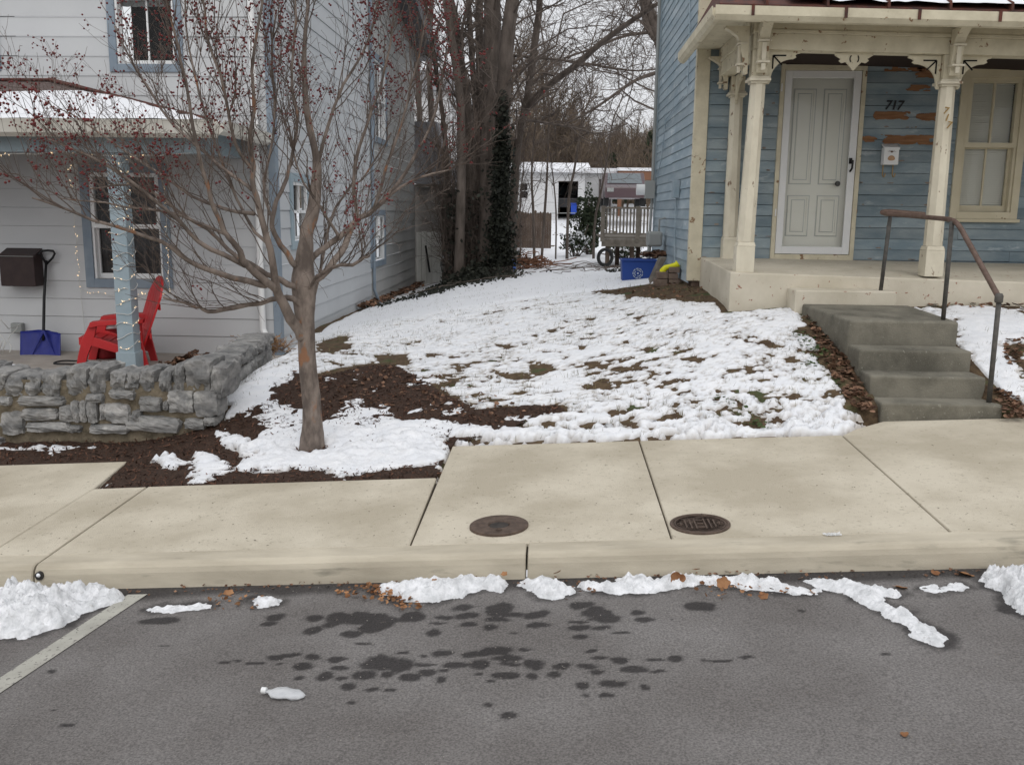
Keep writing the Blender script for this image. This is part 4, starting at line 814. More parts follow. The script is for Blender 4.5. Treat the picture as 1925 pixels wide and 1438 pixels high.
# profile in side plane (x,z) taken at the near side
def pr_(a, b): p = at(a, b, Yn); return p[0], p[2]
armN = [(176, 640-23), (178, 612), (186, 611)]
def strip(pts, wds, Y0, Y1):  # polygon profile extruded in depth
    P = [(x, Y0, z) for x, z in pts]; mb = MB(); mb.prism(P, (0, Y1-Y0, 0)); return mb
for (Y0, sg) in ((Yn, 1), (Yf, -1)):
    y0, y1 = (Y0, Y0+.055)
    leg = [pr_(170, 640), pr_(183, 640), pr_(171, 697), pr_(157, 697)]
    mb = strip([pr_(177, 612), pr_(190, 614), pr_(186, 640), pr_(176, 668), pr_(170, 697), pr_(156, 697), pr_(160, 668), pr_(166, 640)], 0, y0, y1); mb.build('leg', K['red'], CH, bevel=.006)
    mb = strip([pr_(180, 606), pr_(200, 603), pr_(250, 600), pr_(268, 600), pr_(268, 608), pr_(200, 612), pr_(177, 617)], 0, y0-.03, y1+.05); mb.build('armrest', K['red'], CH, bevel=.006)
    mb = strip([pr_(254, 606), pr_(264, 606), pr_(268, 650), pr_(280, 699), pr_(268, 699), pr_(256, 655)], 0, y0, y1); mb.build('leg', K['red'], CH, bevel=.006)
    mb = strip([pr_(166, 637), pr_(180, 632), pr_(262, 662), pr_(262, 676), pr_(180, 650), pr_(163, 652)], 0, y0+.001, y1-.001); mb.build('side_rail', K['red'], CH, bevel=.005)
mb = MB(); a, b = pr_(162, 638), pr_(258, 664)
for i in range(6):
    t0, t1 = i/6, (i+.88)/6; p0 = (a[0]+(b[0]-a[0])*t0, a[1]+(b[1]-a[1])*t0+.012*math.sin(t0*3)); p1 = (a[0]+(b[0]-a[0])*t1, a[1]+(b[1]-a[1])*t1+.012*math.sin(t1*3))
    mb.prism([(p0[0], Yn+.056, p0[1]), (p1[0], Yn+.056, p1[1]), (p1[0], Yn+.056, p1[1]+.018), (p0[0], Yn+.056, p0[1]+.018)], (0, Yf-Yn-.058, 0))
mb.box(a[0]-.02, a[0]+.015, Yn+.056, Yf-.002, a[1]-.07, a[1]+.01)
mb.build('seat', K['red'], CH, bevel=.004)
# back: fan of slats leaning, rounded top
mb = MB(); b0 = pr_(246, 668); b1 = pr_(292, 522)
W_ = Yf-Yn+.05; ns = 7; yc = (Yn+Yf+.05)/2
def bpos(t, s_):
    hgt = 1-.16*t**2-.10*t**4; p = np.array([b0[0], 0, b0[1]])+(np.array([b1[0], 0, b1[1]])-np.array([b0[0], 0, b0[1]]))*hgt*s_
    return np.array([p[0]+.045*(1-t*t)*math.sin(s_*3.14), yc+t*W_*(.40*(1-s_)+.54*s_), p[2]])
for i in range(ns):
    ta = i/ns*2-1+.018; tb = (i+1)/ns*2-1-.018; V = []; nn = 9; th = .022
    for k in range(nn):
        s_ = k/(nn-1); A_ = bpos(ta, s_); B_ = bpos(tb, s_); V += [tuple(A_), tuple(B_), (B_[0]+th, B_[1], B_[2]-.005), (A_[0]+th, A_[1], A_[2]-.005)]
    f = [(0, 1, 2, 3), tuple(4*(nn-1)+j for j in (3, 2, 1, 0))]+[(4*k+j, 4*k+4+j, 4*k+4+(j+1) % 4, 4*k+(j+1) % 4) for k in range(nn-1) for j in range(4)]
    mb.add(V, f)
for zf in (.25, .62): p = np.array([b0[0], 0, b0[1]])*(1-zf)+np.array([b1[0], 0, b1[1]])*zf; mb.box(p[0]+.035, p[0]+.055, yc-W_*.46, yc+W_*.46, p[2]-.03, p[2]+.03)
mb.build('backrest', K['red'], CH, smooth=False)
xb_ = at(262, 640, Yn)[0]
for o_ in CH.children:
    if not o_.name.startswith('backrest'):
        for v_ in o_.data.vertices: v_.co.x = xb_+(v_.co.x-xb_)*1.13
    for v_ in o_.data.vertices: v_.co.x -= (v_.co.y-Yn)*.27+((v_.co.y-yc)*.35 if o_.name.startswith('backrest') else 0)

# ------------------------------------------------------------------ stone wall
SWL = thing('stone_wall', 'low mortared grey stone wall with upright cap stones before the grey house', 'wall', (-3.5, 6.6, 0))
def rock(mb, c, hx, hy, hz, seed, rot=0., pw=.55, nz_=.16):
    k = 10; rg = np.random.default_rng(seed); lin = np.linspace(-1, 1, k); V = []; F = []; idx = {}
    def vid(p):
        key = tuple(np.round(p, 4))
        if key not in idx: idx[key] = len(V); V.append(p)
        return idx[key]
    for ax_ in range(3):
        for sg in (-1, 1):
            for i in range(k-1):
                for j in range(k-1):
                    q = []
                    for (a, b) in ((i, j), (i+1, j), (i+1, j+1), (i, j+1)):
                        p = [0, 0, 0]; p[ax_] = sg; p[(ax_+1) % 3] = lin[a]; p[(ax_+2) % 3] = lin[b]; q.append(vid(tuple(p)))
                    F.append(q if sg > 0 else q[::-1])
    V = np.array(V); s_ = np.linalg.norm(V, axis=1)[:, None]; mxn = np.abs(V).max(1)[:, None]; V = V/s_*(mxn*pw*1.35+s_*(1-pw)*.98)
    ph = rg.uniform(0, 50, 3); nn = Noise(int(seed) % 97+3); d = nn.fbm(V[:, 0]*1.3+ph[0]+V[:, 1], V[:, 2]*1.3+ph[1], 1.2, 3)*2; d2 = nn.fbm(V[:, 0]+ph[2], V[:, 2]-V[:, 1]*.7+ph[0], 1.8, 3)*2
    d3 = nn.fbm(V[:, 0]*2+V[:, 1]*3+ph[1], V[:, 2]*2+ph[2]-V[:, 1], 3.5, 3)*2; q_ = .18; V = V*(1+nz_*np.round(d/q_)[:, None]*q_*.7+nz_*.5*d3[:, None]+nz_*.3*d[:, None]); V[:, 1] += nz_*d2
    V = V*np.array([hx, hy, hz]); ca, sa = math.cos(rot), math.sin(rot); V = np.stack([V[:, 0]*ca-V[:, 2]*sa, V[:, 1], V[:, 0]*sa+V[:, 2]*ca], 1)
    mb.add(V+np.array(c), F)
YW = 6.62; sc_ = 2.765
caps = [(15,870,90,110),(95,892,105,115),(195,890,85,105),(290,890,100,135),(425,868,105,150),(525,868,95,150),(630,872,85,105),(705,870,80,95),(785,865,75,110),(880,868,62,120),(945,858,66,150),(1045,842,135,165),(1150,872,80,170)]
mu = 1/sc_/1740*YW*1.0
CO0 = None
for i, (a, b, ww, hh) in enumerate(caps):
    p = at(a/sc_, 400+b/sc_, YW); mb = MB(); rock(mb, (p[0], YW+.10, p[2]), ww*mu*.50, .17, hh*mu*.50, 11+i, rot=RNG.normal(-.12, .10), pw=.45, nz_=.15); mb.build('cap_stone', K['stone'], SWL, smooth=False)
for i in range(22):
    p = at(0, 712, YW); mb = MB(); rock(mb, (p[0]-.12-i*.155, YW+.1, p[2]-.0+.055*0-.006*i), .072, .17, .095, 60+i, rot=RNG.normal(-.1, .12), pw=.45, nz_=.22); mb.build('cap_stone', K['stone'], SWL)
faces = [(10,985,60,50),(200,985,250,55),(480,970,90,50),(620,950,140,50),(770,1000,120,80),(850,1010,30,50),(930,990,140,125),(1060,1000,130,150),(50,1100,125,125),(190,1055,200,70),(335,1050,85,90),(382,1040,42,120),(420,1040,36,120),(465,1040,60,130),(595,1050,140,110),(230,1120,240,55),(550,1130,220,50),(785,1105,290,90),(1000,1105,110,60),(520,1040,30,90),(700,1060,50,60),(1080,1090,60,50),(370,1130,80,40)]
mb = MB()
for i, (a, b, ww, hh) in enumerate(faces):
    p = at(a/sc_, 400+b/sc_, YW-.12); rock(mb, (p[0], YW+.02, p[2]), ww*mu*.49, .12, hh*mu*.485, 111+i, rot=RNG.normal(0, .03), pw=.38, nz_=.11)
for i in range(14):
    for j, (zz, hh) in enumerate(((.06, .055), (.19, .06), (.30, .045))): rock(mb, (-4.20-i*.27-.09*j, YW+.02, -.12+zz-.008*i), .115+.02*math.sin(i*3+j), .13, hh, 160+i*3+j, pw=.35, nz_=.16)
mb.build('face_stones', K['stone'], SWL, smooth=False)
pt = at(400, 800, YW); xc = pt[0]
mb = MB(); X, Z = np.meshgrid(np.linspace(-8, xc-.03, 220), np.linspace(-.35, .44, 34)); Yg = YW-.055+.03*N1.fbm(X, Z, 16, 4); mb.grid(X, Yg, Z+.0*X)
mb.box(-8, xc-.03, YW-.03, YW+.26, -.35, .42)
# return wall going back to the house corner
RX0, RX1 = xc-.02, -2.86
mb.hexa([(RX0-.30, YW-.02, -.3), (RX0-.05, YW-.02, -.3), (RX1-.02, 9.3, -.3), (RX1-.3, 9.3, -.3), (RX0-.30, YW-.02, .42), (RX0-.05, YW-.02, .42), (RX1-.02, 9.3, .38), (RX1-.3, 9.3, .38)])
mb.build('mortar', K['mortar'], SWL, smooth=False)
for i in range(17):
    t = (i+.3)/16.5; x = RX0-.13+(RX1-RX0)*t; y = YW+.12+2.55*t; mb = MB(); rock(mb, (x, y, .445-.05*t), .13, .075, .062+.012*math.sin(i*5), 210+i, pw=.45, nz_=.18); mb.build('cap_stone', K['stone'], SWL)
mb = MB()
for i in range(9):
    for j in range(3): t = (i+.4+.3*j)/9.3; rock(mb, (RX0-.10+(RX1-RX0)*t, YW+.05+2.5*t, -.02+.14*j), .10, .15, .075, 240+i*3+j, pw=.35, nz_=.16)
mb.build('face_stones', K['stone'], SWL)
# dry plant clump by the downspout
mb = MB(); c = at(495, 655, 9.5)
for i in range(340):
    a = RNG.uniform(0, 6.28); l = RNG.uniform(.06, .24); d = np.array([math.cos(a)*RNG.uniform(.3, 1.1), math.sin(a)*.8, RNG.uniform(.1, .8)])*l; b0 = c+np.array([RNG.normal(0, .13), RNG.normal(0, .12), RNG.uniform(-.06, .05)]); mb.tube([b0, b0+d*.6, b0+d+np.array([0, 0, -.03])], [.0035, .003, .0015], 3, cap=False)
for i in range(90): mb.add(*leaf_mesh(c+np.array([RNG.normal(0, .12), RNG.normal(0, .1), RNG.uniform(-.03, .13)]), .03, RNG.uniform(0, 6), .4, 3, RNG.normal(0, .8)))
tag(mb.build('dried_plant', mat('straw_brown', (.22, .12, .06), .9, col2=(.34, .21, .11), scale=12)), 'dead brown plant clump at the foot of the white downspout', 'plant')
# ------------------------------------------------------------------ RIGHT HOUSE
XR, YR = 1.51, 10.4
RH = thing('weathered_blue_house', 'weathered blue clapboard house with cream porch trim on the right', 'house', (XR+2, YR, .95))
FZ = 1.225; sag = -.020
def zf(x): return sag*(x-1.65)
bz = .99
def rw(px, py): p = at(px, py, YR); return p[0]-XR, p[2]-bz
d0, _ = rw(1453, 480); d1, dz0 = rw(1600, 489); _, dz1 = rw(1540, 98)
DX0, DX1 = 2.375-XR, 3.275-XR
w0 = at(1793, 300, YR)[0]-XR; w1 = at(1921, 300, YR)[0]-XR; wz0 = at(1850, 412, YR)[2]-bz; wz1 = at(1850, 133, YR)[2]-bz
DZ1 = 3.43-bz
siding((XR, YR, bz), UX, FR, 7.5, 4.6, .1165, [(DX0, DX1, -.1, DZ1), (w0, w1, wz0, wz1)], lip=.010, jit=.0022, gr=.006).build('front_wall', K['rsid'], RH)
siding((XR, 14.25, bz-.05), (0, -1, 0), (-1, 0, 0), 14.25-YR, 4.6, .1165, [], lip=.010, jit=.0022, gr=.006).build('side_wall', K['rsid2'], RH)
mb = MB(); mb.box(XR-.028, XR+.115, YR-.026, YR-.0125, bz-.02, 5.4); mb.box(XR-.028, XR-.0125, YR-.0125, YR+.07, bz-.02, 5.4); mb.build('corner_board', K['cream'], RH, bevel=.003)
mb = MB(); mb.box(XR-.02, XR-.0, 14.255, 14.34, .85, 5.4); mb.box(XR, XR+7, 14.26, 14.34, .6, 5.5); mb.build('back_wall', K['rsid2'], RH)
mb = MB(); rock_f = mb; mb.box(XR+.03, XR+7, YR+.03, YR+.2, .6, bz); mb.box(XR+.03, XR+.2, YR+.2, 14.2, .5, bz-.05); mb.build('foundation', mat('crumbling_foundation', (.16, .11, .085), .95, col2=(.26, .20, .155), scale=9, bump=1), RH)
# interior backing so no daylight enters
mb = MB(); mb.box(XR+.3, XR+7, YR+.9, YR+.95, .9, 5.5); mb.build('interior', K['dark'], RH)
# door
D = MB(); o = (XR, YR, 0); x0, x1 = DX0, DX1
zb = FZ-.005; zt = 3.21
pbox(D, o, UX, FR, x0, x0+.045, zb, 3.43, -.05, .03); pbox(D, o, UX, FR, x1-.045, x1, zb, 3.43, -.05, .03); pbox(D, o, UX, FR, x0+.045, x1-.045, zt, zt+.055, -.05, .03); pbox(D, o, UX, FR, x0+.045, x1-.045, zb-.004, zb+.055, -.05, .035)
dr = D.build('door', K['cream'], RH, bevel=.003)
T = MB(); pbox(T, o, UX, FR, x0+.045, x1-.045, zt+.055, 3.43, -.06, -.055); T.build('transom_pane', K['dark'], dr)
s = MB(); a, b = x0+.05, x1-.05; ring(s, o, UX, FR, a, b, zb+.06, zt-.005, .075, -.012, .018, wb=.08); s.build('storm_frame', K['white'], dr, bevel=.003)
g_ = MB(); pquad(g_, o, UX, FR, a+.07, b-.07, zb+.13, zt-.07, 0); g_.build('storm_glass', K['glassdoor'], dr)
q = MB(); A, B, C_, D_ = a+.0, b-.0, zb+.06, zt-.01; pbox(q, o, UX, FR, A, B, C_, D_, -.09, -.075); 
mw = (A+B)/2; K['groove_shade'] = mat('groove_shade_paint', (.58, .585, .56), .8)  # darker door colour: shade along the panel mouldings painted as thin rings
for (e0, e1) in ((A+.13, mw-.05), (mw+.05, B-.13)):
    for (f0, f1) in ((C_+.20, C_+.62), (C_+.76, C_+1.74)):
        gr_ = MB(); ring(gr_, o, UX, FR, e0-.012, e1+.012, f0-.012, f1+.012, .011, -.0749, -.0725); ring(gr_, o, UX, FR, e0+.034, e1-.034, f0+.034, f1-.034, .009, -.0749, -.0735); gr_.build('moulding_shade_line', K['groove_shade'], dr); ring(q, o, UX, FR, e0, e1, f0, f1, .018, -.0749, -.064); pbox(q, o, UX, FR, e0+.045, e1-.045, f0+.045, f1-.045, -.0749, -.067)
q.build('inner_door', K['doorwhite'], dr)
h = MB(); hp = at(1598, 312, YR-.03); h.tube([hp+np.array([0, 0, .055]), hp+np.array([.012, -.045, .05]), hp+np.array([.008, -.05, -.03]), hp+np.array([0, -.01, -.06])], .011, 8); h.obox(hp+np.array([.0, .0, .05]), (1, 0, 0), (0, 1, 0), (0, 0, 1), .014, .012, .03); h.build('door_handle', K['black'], dr)
h = MB(); hp = at(1572, 346, YR+.07); h.lathe((hp[0], hp[1]-.02, hp[2]), [(.001, .05), (.022, .045), (.030, .03), (.024, .012), (.012, .0), (.012, -.02)], 16, axis=1); h.build('doorknob', K['railgrey'], dr, smooth=True)
for py in (165, 400): h = MB(); hp = at(1472-(py-165)*.05, py, YR-.032); h.box(hp[0]-.02, hp[0]-.008, hp[1]-.012, hp[1], hp[2]-.04, hp[2]+.04); h.build('hinge', K['white'], dr)
# window
wo = window(RH, (XR, YR, bz), UX, FR, w0, w1, wz0, wz1, 0, .075, 'creamwin', 'creamwin', .05, True, 'blind')
mb = MB(); pbox(mb, (XR, YR, bz), UX, FR, w0-.02, w1+.02, wz0-.035, wz0-.001, -.01, .06); pbox(mb, (XR, YR, bz), UX, FR, w0-.01, w1+.01, wz1+.001, wz1+.05, -.01, .05); mb.build('sill', K['creamwin'], wo, bevel=.003)
# dark red band under porch ceiling & bare wood patches
def patch(px0, py0, px1, py1, seed, m='wood', rag=.5):
    A_ = at(px0, py1, YR-.0138); B_ = at(px1, py0, YR-.0138); X, Z = np.meshgrid(np.linspace(A_[0], B_[0], 110), np.linspace(A_[2], B_[2], 30)); nn = Noise(seed)
    u_ = (X-A_[0])/(B_[0]-A_[0])*2-1; v_ = (Z-A_[2])/(B_[2]-A_[2])*2-1; e = 1-np.maximum(np.abs(u_)**3, np.abs(v_)**3)+rag*1.7*nn.fbm(X*14, Z*45, 1, 4)*2-.38
    mb = MB(); mb.grid(X, np.full_like(X, A_[1]), Z, e > 0); mb.build('bare_patch', K[m], RH)
patch(1640, 210, 1712, 226, 31); patch(1720, 212, 1762, 228, 32); patch(1655, 254, 1762, 272, 33); patch(1614, 256, 1650, 268, 36, rag=1.2); patch(1720, 125, 1765, 148, 34, rag=1.1); patch(1660, 110, 1760, 135, 35, rag=1.5); patch(1700, 160, 1750, 172, 38, rag=1.4)
patch(1840, 100, 1925, 126, 37, 'rust_roof', .8)
patch(1602, 393, 1612, 402, 39)
# house number
def text(s, loc, size, rot, m, parent, name='house_number', shear=.2, ex=.004):
    c = bpy.data.curves.new(name, 'FONT'); c.body = s; c.size = size; c.extrude = ex; c.shear = shear; c.offset = size*.012; c.align_x = 'CENTER'; c.align_y = 'CENTER'
    o = bpy.data.objects.new(name, c); COL.objects.link(o); c.materials.append(m); o.parent = parent
    off = np.zeros(3); r = parent
    while r is not None: off += np.array(r.location); r = r.parent
    o.location = tuple(np.array(loc)-off); o.rotation_euler = rot; bpy.context.view_layer.update(); me = bpy.data.meshes.new_from_object(o.evaluated_get(bpy.context.evaluated_depsgraph_get())); q = bpy.data.objects.new(name, me); COL.objects.link(q); q.parent = parent; q.location = o.location; q.rotation_euler = rot; bpy.data.objects.remove(o); q.name = name; return q
p = at(1680, 199, YR-.02); 
for i, ch in enumerate('717'): text(ch, (p[0]+(i-1)*.062, p[1], p[2]-.002*i), .135, (math.pi/2, 0, 0), K['digit'], RH)
# porch floor slab and step
slf = 8.60
PS = MB()
def slab(x0, x1, y0, y1, z0, z1): PS.hexa([(x0, y0, z0), (x1, y0, z0), (x1, y1, z0), (x0, y1, z0), (x0, y0, z1-.052+zf(x0)), (x1, y0, z1-.052+zf(x1)), (x1, y1, z1+zf(x1)*.3), (x0, y1, z1+zf(x0)*.3)])
slab(1.62, 9.0, slf, YR-.013, .55, FZ+.005)
PS.build('porch_slab', K['painted_conc'], RH, bevel=.012)
mb = MB(); p0 = at(1505, 571, 8.3); p1 = at(1683, 573, 8.3); zt_ = at(1590, 547, 8.3)[2]; mb.box(p0[0]-.05, p1[0]+.01, 8.3, slf-.001, .6, zt_); mb.build('porch_step', K['painted_conc'], RH, bevel=.012)
# columns
def column(root, xb, yb, zb_, xt_, zt2, wd, name, lab, half=False):
    c = thing(name, lab, 'column', (xb, yb, zb_), 'cream turned porch columns')
    def sec(z, w2, x): 
        k = w2*.42
        return [(x-w2, yb-k, z), (x-k, yb-w2, z), (x+k, yb-w2, z), (x+w2, yb-k, z), (x+w2, yb+k, z), (x+k, yb+w2, z), (x-k, yb+w2, z), (x-w2, yb+k, z)]
    def X_(z): return xb+(xt_-xb)*(z-zb_)/(zt2-zb_)
    mb = MB(); H_ = zt2-zb_; zs = np.linspace(zb_+.235, zb_+H_, 8); V = []
    for i, z in enumerate(zs): V += sec(z, wd*(.455-.075*i/7), X_(z))
    n = len(zs); f = [(i*8+j, i*8+(j+1) % 8, (i+1)*8+(j+1) % 8, (i+1)*8+j) for i in range(n-1) for j in range(8)]+[tuple(range(8))[::-1], tuple((n-1)*8+j for j in range(8))]; mb.add(V, f); mb.build('shaft', K['cream2'], c)
    mb = MB(); w2 = wd*.5; mb.box(X_(zb_)-w2, X_(zb_)+w2, yb-w2, yb+w2, zb_-.04, zb_+.195); x_ = X_(zb_+.2); mb.hexa([(x_-w2, yb-w2, zb_+.196), (x_+w2, yb-w2, zb_+.196), (x_+w2, yb+w2, zb_+.196), (x_-w2, yb+w2, zb_+.196)]+[(x_-w2*.88, yb-w2*.88, zb_+.234), (x_+w2*.88, yb-w2*.88, zb_+.234), (x_+w2*.88, yb+w2*.88, zb_+.234), (x_-w2*.88, yb+w2*.88, zb_+.234)]); mb.build('base', K['cream2'], c, bevel=.004)
    mb = MB(); x_ = X_(zt2); w3 = wd*.40
    for (a_, b_, e) in ((-.03, -.012, 1.12), (-.012, .012, 1.45), (.012, .03, 1.25)): mb.box(x_-w3*e, x_+w3*e, yb-w3*e, yb+w3*e, zt2+a_+.03, zt2+b_+.0295)
    mb.build('capital', K['cream2'], c, bevel=.003)
    return c
CY = 8.70
b1 = at(1397, 503, CY); t1 = at(1425, 152, CY); b2 = at(1749, 511, CY); t2 = at(1781, 158, CY)
column(None, b1[0], CY, b1[2], t1[0], t1[2]-.03, .165, 'porch_column', 'chipped cream porch column nearest the house corner, standing on the slab edge')
c2 = column(None, b2[0], CY, b2[2], t2[0], t2[2]-.03, .165, 'porch_column', 'chipped cream porch column right of the door with rusty digits on it')
b3 = at(1371, 486, 10.27); t3 = at(1386, 178, 10.27); column(None, b3[0], 10.30, b3[2]-.0, t3[0], t3[2]-.03, .165, 'porch_column', 'cream porch column standing against the blue front wall at the left')
b4x = b2[0]+(b2[0]-b1[0])+.0; column(None, b4x, CY, b2[2]-.03, b4x, t2[2]-.05, .165, 'porch_column', 'cream porch column beyond the window at the right')
# digits on the column, stepping down
for i, (a, b, ch) in enumerate(((1778, 209, '7'), (1780, 222, '1'), (1784, 236, '7'))):
    p = at(a+.0, b, CY-.082); text(ch, p, .085, (math.pi/2, .18, 0), K['rustdigit'], c2, shear=.1, ex=.003)
# beam, frieze, cornice, ceiling, gutter : front run along x, left run along y
x0, x1 = t1[0]-.07, 9.0
def sg(z, x): return z+sag*1.1*(x-1.65)
def fbox(mb, xa, xb_, ya, yb_, za, zb_): mb.hexa([(xa, ya, sg(za, xa)), (xb_, ya, sg(za, xb_)), (xb_, yb_, sg(za, xb_)), (xa, yb_, sg(za, xa)), (xa, ya, sg(zb_, xa)), (xb_, ya, sg(zb_, xb_)), (xb_, yb_, sg(zb_, xb_)), (xa, yb_, sg(zb_, xa))])
zB = at(1600, 97, CY-.09)[2]-sag*1.1*(at(1600, 97, CY)[0]-1.65)
z42 = at(1600, 43, CY-.1)[2]-sag*1.1*(at(1600, 43, CY)[0]-1.65)
mb = MB(); fbox(mb, x0, x1, CY-.085, CY+.085, zB, zB+.135); fbox(mb, x0-.008, x1, CY-.105, CY+.08, zB+.1352, zB+.165); fbox(mb, x0, x1, CY-.095, CY+.08, zB+.1652, z42+.03)
fbox(mb, x0-.012, x1, CY-.125, CY+.08, z42+.0302, z42+.055)
mb.build('porch_beam', K['cream'], RH, bevel=.004)
xs_ = x0
mb = MB(); fbox(mb, xs_, xs_+.14, CY+.086, YR-.02, zB+.0, zB+.135); fbox(mb, xs_-.02, xs_+.14, CY+.086, YR-.02, zB+.1352, zB+.165); fbox(mb, xs_-.01, xs_+.14, CY+.086, YR-.02, zB+.1652, z42+.05); mb.build('side_beam', K['cream'], RH, bevel=.004)
mb = MB(); fbox(mb, xs_+.14, 9, CY+.09, YR-.02, zB+.155, zB+.175); mb.build('porch_ceiling', mat('porch_ceiling', (.035, .022, .018), .9), RH)
ye2 = 8.27; xl2 = at(1362, 18, 8.2)[0]; zg = at(1600, 26, ye2)[2]-sag*1.1*(at(1600, 26, ye2)[0]-1.65)
# soffit
mb = MB(); fbox(mb, xl2+.03, 9, ye2+.04, CY-.126, z42+.045, z42+.06); fbox(mb, xl2+.03, xs_-.013, CY-.126, YR-.02, z42+.045, z42+.06); mb.build('soffit', K['cream'], RH)
mb = MB(); fbox(mb, xl2, 9, ye2, ye2+.04, z42+.03, zg+.02); fbox(mb, xl2, xl2+.03, ye2+.041, YR-.03, z42+.03, zg+.02)
fbox(mb, xs_-.012, 9, CY-.20, CY-.1255, z42-.005, z42+.044); mb.build('fascia', K['cream'], RH, bevel=.004)
GU2 = [(0, .03), (-.01, -.05), (-.035, -.075), (-.07, -.07), (-.10, -.035), (-.105, .03), (-.097, .03), (-.09, -.02), (-.01, -.02)]
gx0 = xl2-.0; P0 = (gx0-.08, ye2, sg(zg-.012, gx0)); P1 = (9, ye2, sg(zg-.012, 9)); gutter(P0, P1, (0, -1, 0), 'gutter', 'cream', RH, 1.1, GU2)
gutter((xl2, ye2-.08, sg(zg-.012, gx0)), (xl2, YR-.03, sg(zg-.04, gx0)), (-1, 0, 0), 'gutter', 'cream', RH, 1.0, GU2)
for px in (1415, 1590, 1728, 1880): mb = MB(); p = at(px, 18, ye2-.1); mb.box(p[0]-.012, p[0]+.012, ye2-.13, ye2+.1, sg(zg+.024, p[0]), sg(zg+.029, p[0])); mb.box(p[0]-.012, p[0]+.012, ye2-.128, ye2-.118, sg(zg-.06, p[0]), sg(zg+.0235, p[0])); mb.build('gutter_bracket', K['rust_roof'], RH)
# roof : standing seam, snow on it
rz0 = zg+.045; rz1 = rz0+.95
def rr(X, Y): return rz0+(Y-ye2+.05)*(rz1-rz0)/(YR-ye2)+sag*1.1*(X-1.65)
mb = MB(); mb.add([(xl2-.04, ye2-.05, rr(xl2, ye2-.05)), (9, ye2-.05, rr(9, ye2-.05)), (9, YR-.02, rr(9, YR)), (xl2+.5, YR-.02, rr(xl2, YR))], [(0, 1, 2, 3)]); mb.add([(xl2-.04, ye2-.05, rr(xl2, ye2-.05)), (xl2-.04, YR-.02, rr(xl2, ye2-.05)), (xl2+.5, YR-.02, rr(xl2, YR))], [(0, 2, 1)])
mb.add([(xl2-.04, ye2-.05, rr(xl2, ye2-.05)), (9, ye2-.05, rr(9, ye2-.05)), (9, ye2-.05, rr(9, ye2-.05)-.05), (xl2-.04, ye2-.05, rr(xl2, ye2-.05)-.05)], [(3, 2, 1, 0)]); pr2 = mb.build('porch_roof', K['rust_roof'], RH)
mb = MB(); x = xl2+.35
while x < 7: mb.hexa([(x-.012, ye2-.06, rr(x, ye2)-.03), (x+.012, ye2-.06, rr(x, ye2)-.03), (x+.012, YR-.03, rr(x, YR)), (x-.012, YR-.03, rr(x, YR)), (x-.008, ye2-.06, rr(x, ye2)+.04), (x+.008, ye2-.06, rr(x, ye2)+.04), (x+.008, YR-.03, rr(x, YR)+.035), (x-.008, YR-.03, rr(x, YR)+.035)]); x += .50
mb.build('seam', K['rust_roof'], pr2)
sn = roof_snow(lambda X, Y: rr(X, Y), xl2+.55, 7, ye2-.05, YR-.05, lambda X, Y: .22-.5*np.clip(.12-np.abs((X-xl2-.35) % .5-.25+.25*0)*0, 0, 0)-(Y < ye2+.06)*.12, .03, .05, None, N2, 1.5, 3); tag(sn, 'white snow on the rusty metal porch roof of the blue house', 'snow')
# carved brackets
def bez(pts): return pts
def bracket_prof(flip=1):  # spandrel in (u,z): hangs below beam beside the column ; u away from the column
    a = [(0, 0), (.30, 0), (.30, -.022), (.265, -.03), (.25, -.045), (.262, -.06), (.235, -.075)]
    a += [(.235-.20*math.sin(t)-.0, -.075-.175*(1-math.cos(t))) for t in np.linspace(.15, 1.45, 9)]
    a += [(.03, -.262), (.035, -.275), (.02, -.30), (0, -.30)]; return a
def spandrel(xc_, dr_, yc_, z0, sc=1., along='x', par=None):
    P = bracket_prof(); pts = [(xc_+dr_*u*sc, yc_-.014, z0+z*sc) for u, z in P] if along == 'x' else [(xc_-.014, yc_+dr_*u*sc, z0+z*sc) for u, z in P]
    mb = MB(); mb.prism(pts, (0, .028, 0) if along == 'x' else (.028, 0, 0)); b_ = mb.build('carved_bracket', K['cream'], par, bevel=.002)
    if along == 'x':
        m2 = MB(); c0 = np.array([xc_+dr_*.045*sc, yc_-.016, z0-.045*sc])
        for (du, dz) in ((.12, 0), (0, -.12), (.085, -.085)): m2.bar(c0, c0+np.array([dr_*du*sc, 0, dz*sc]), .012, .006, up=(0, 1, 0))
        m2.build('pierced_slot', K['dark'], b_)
cw = .075
for (xc_, zt_) in ((t1[0], 0), (t2[0], 0), (b4x, 0)):
    for dr_ in ((1, -1) if xc_ != t1[0] else (1,)): spandrel(xc_+dr_*cw, dr_, CY, sg(zB, xc_)-.001, .95, 'x', RH)
spandrel(t1[0]-.01, 1, CY+.086, sg(zB, t1[0])-.001, .95, 'y', RH); spandrel(t3[0]-.02, -1, 10.22, sg(zB, t1[0])-.001, .95, 'y', RH)
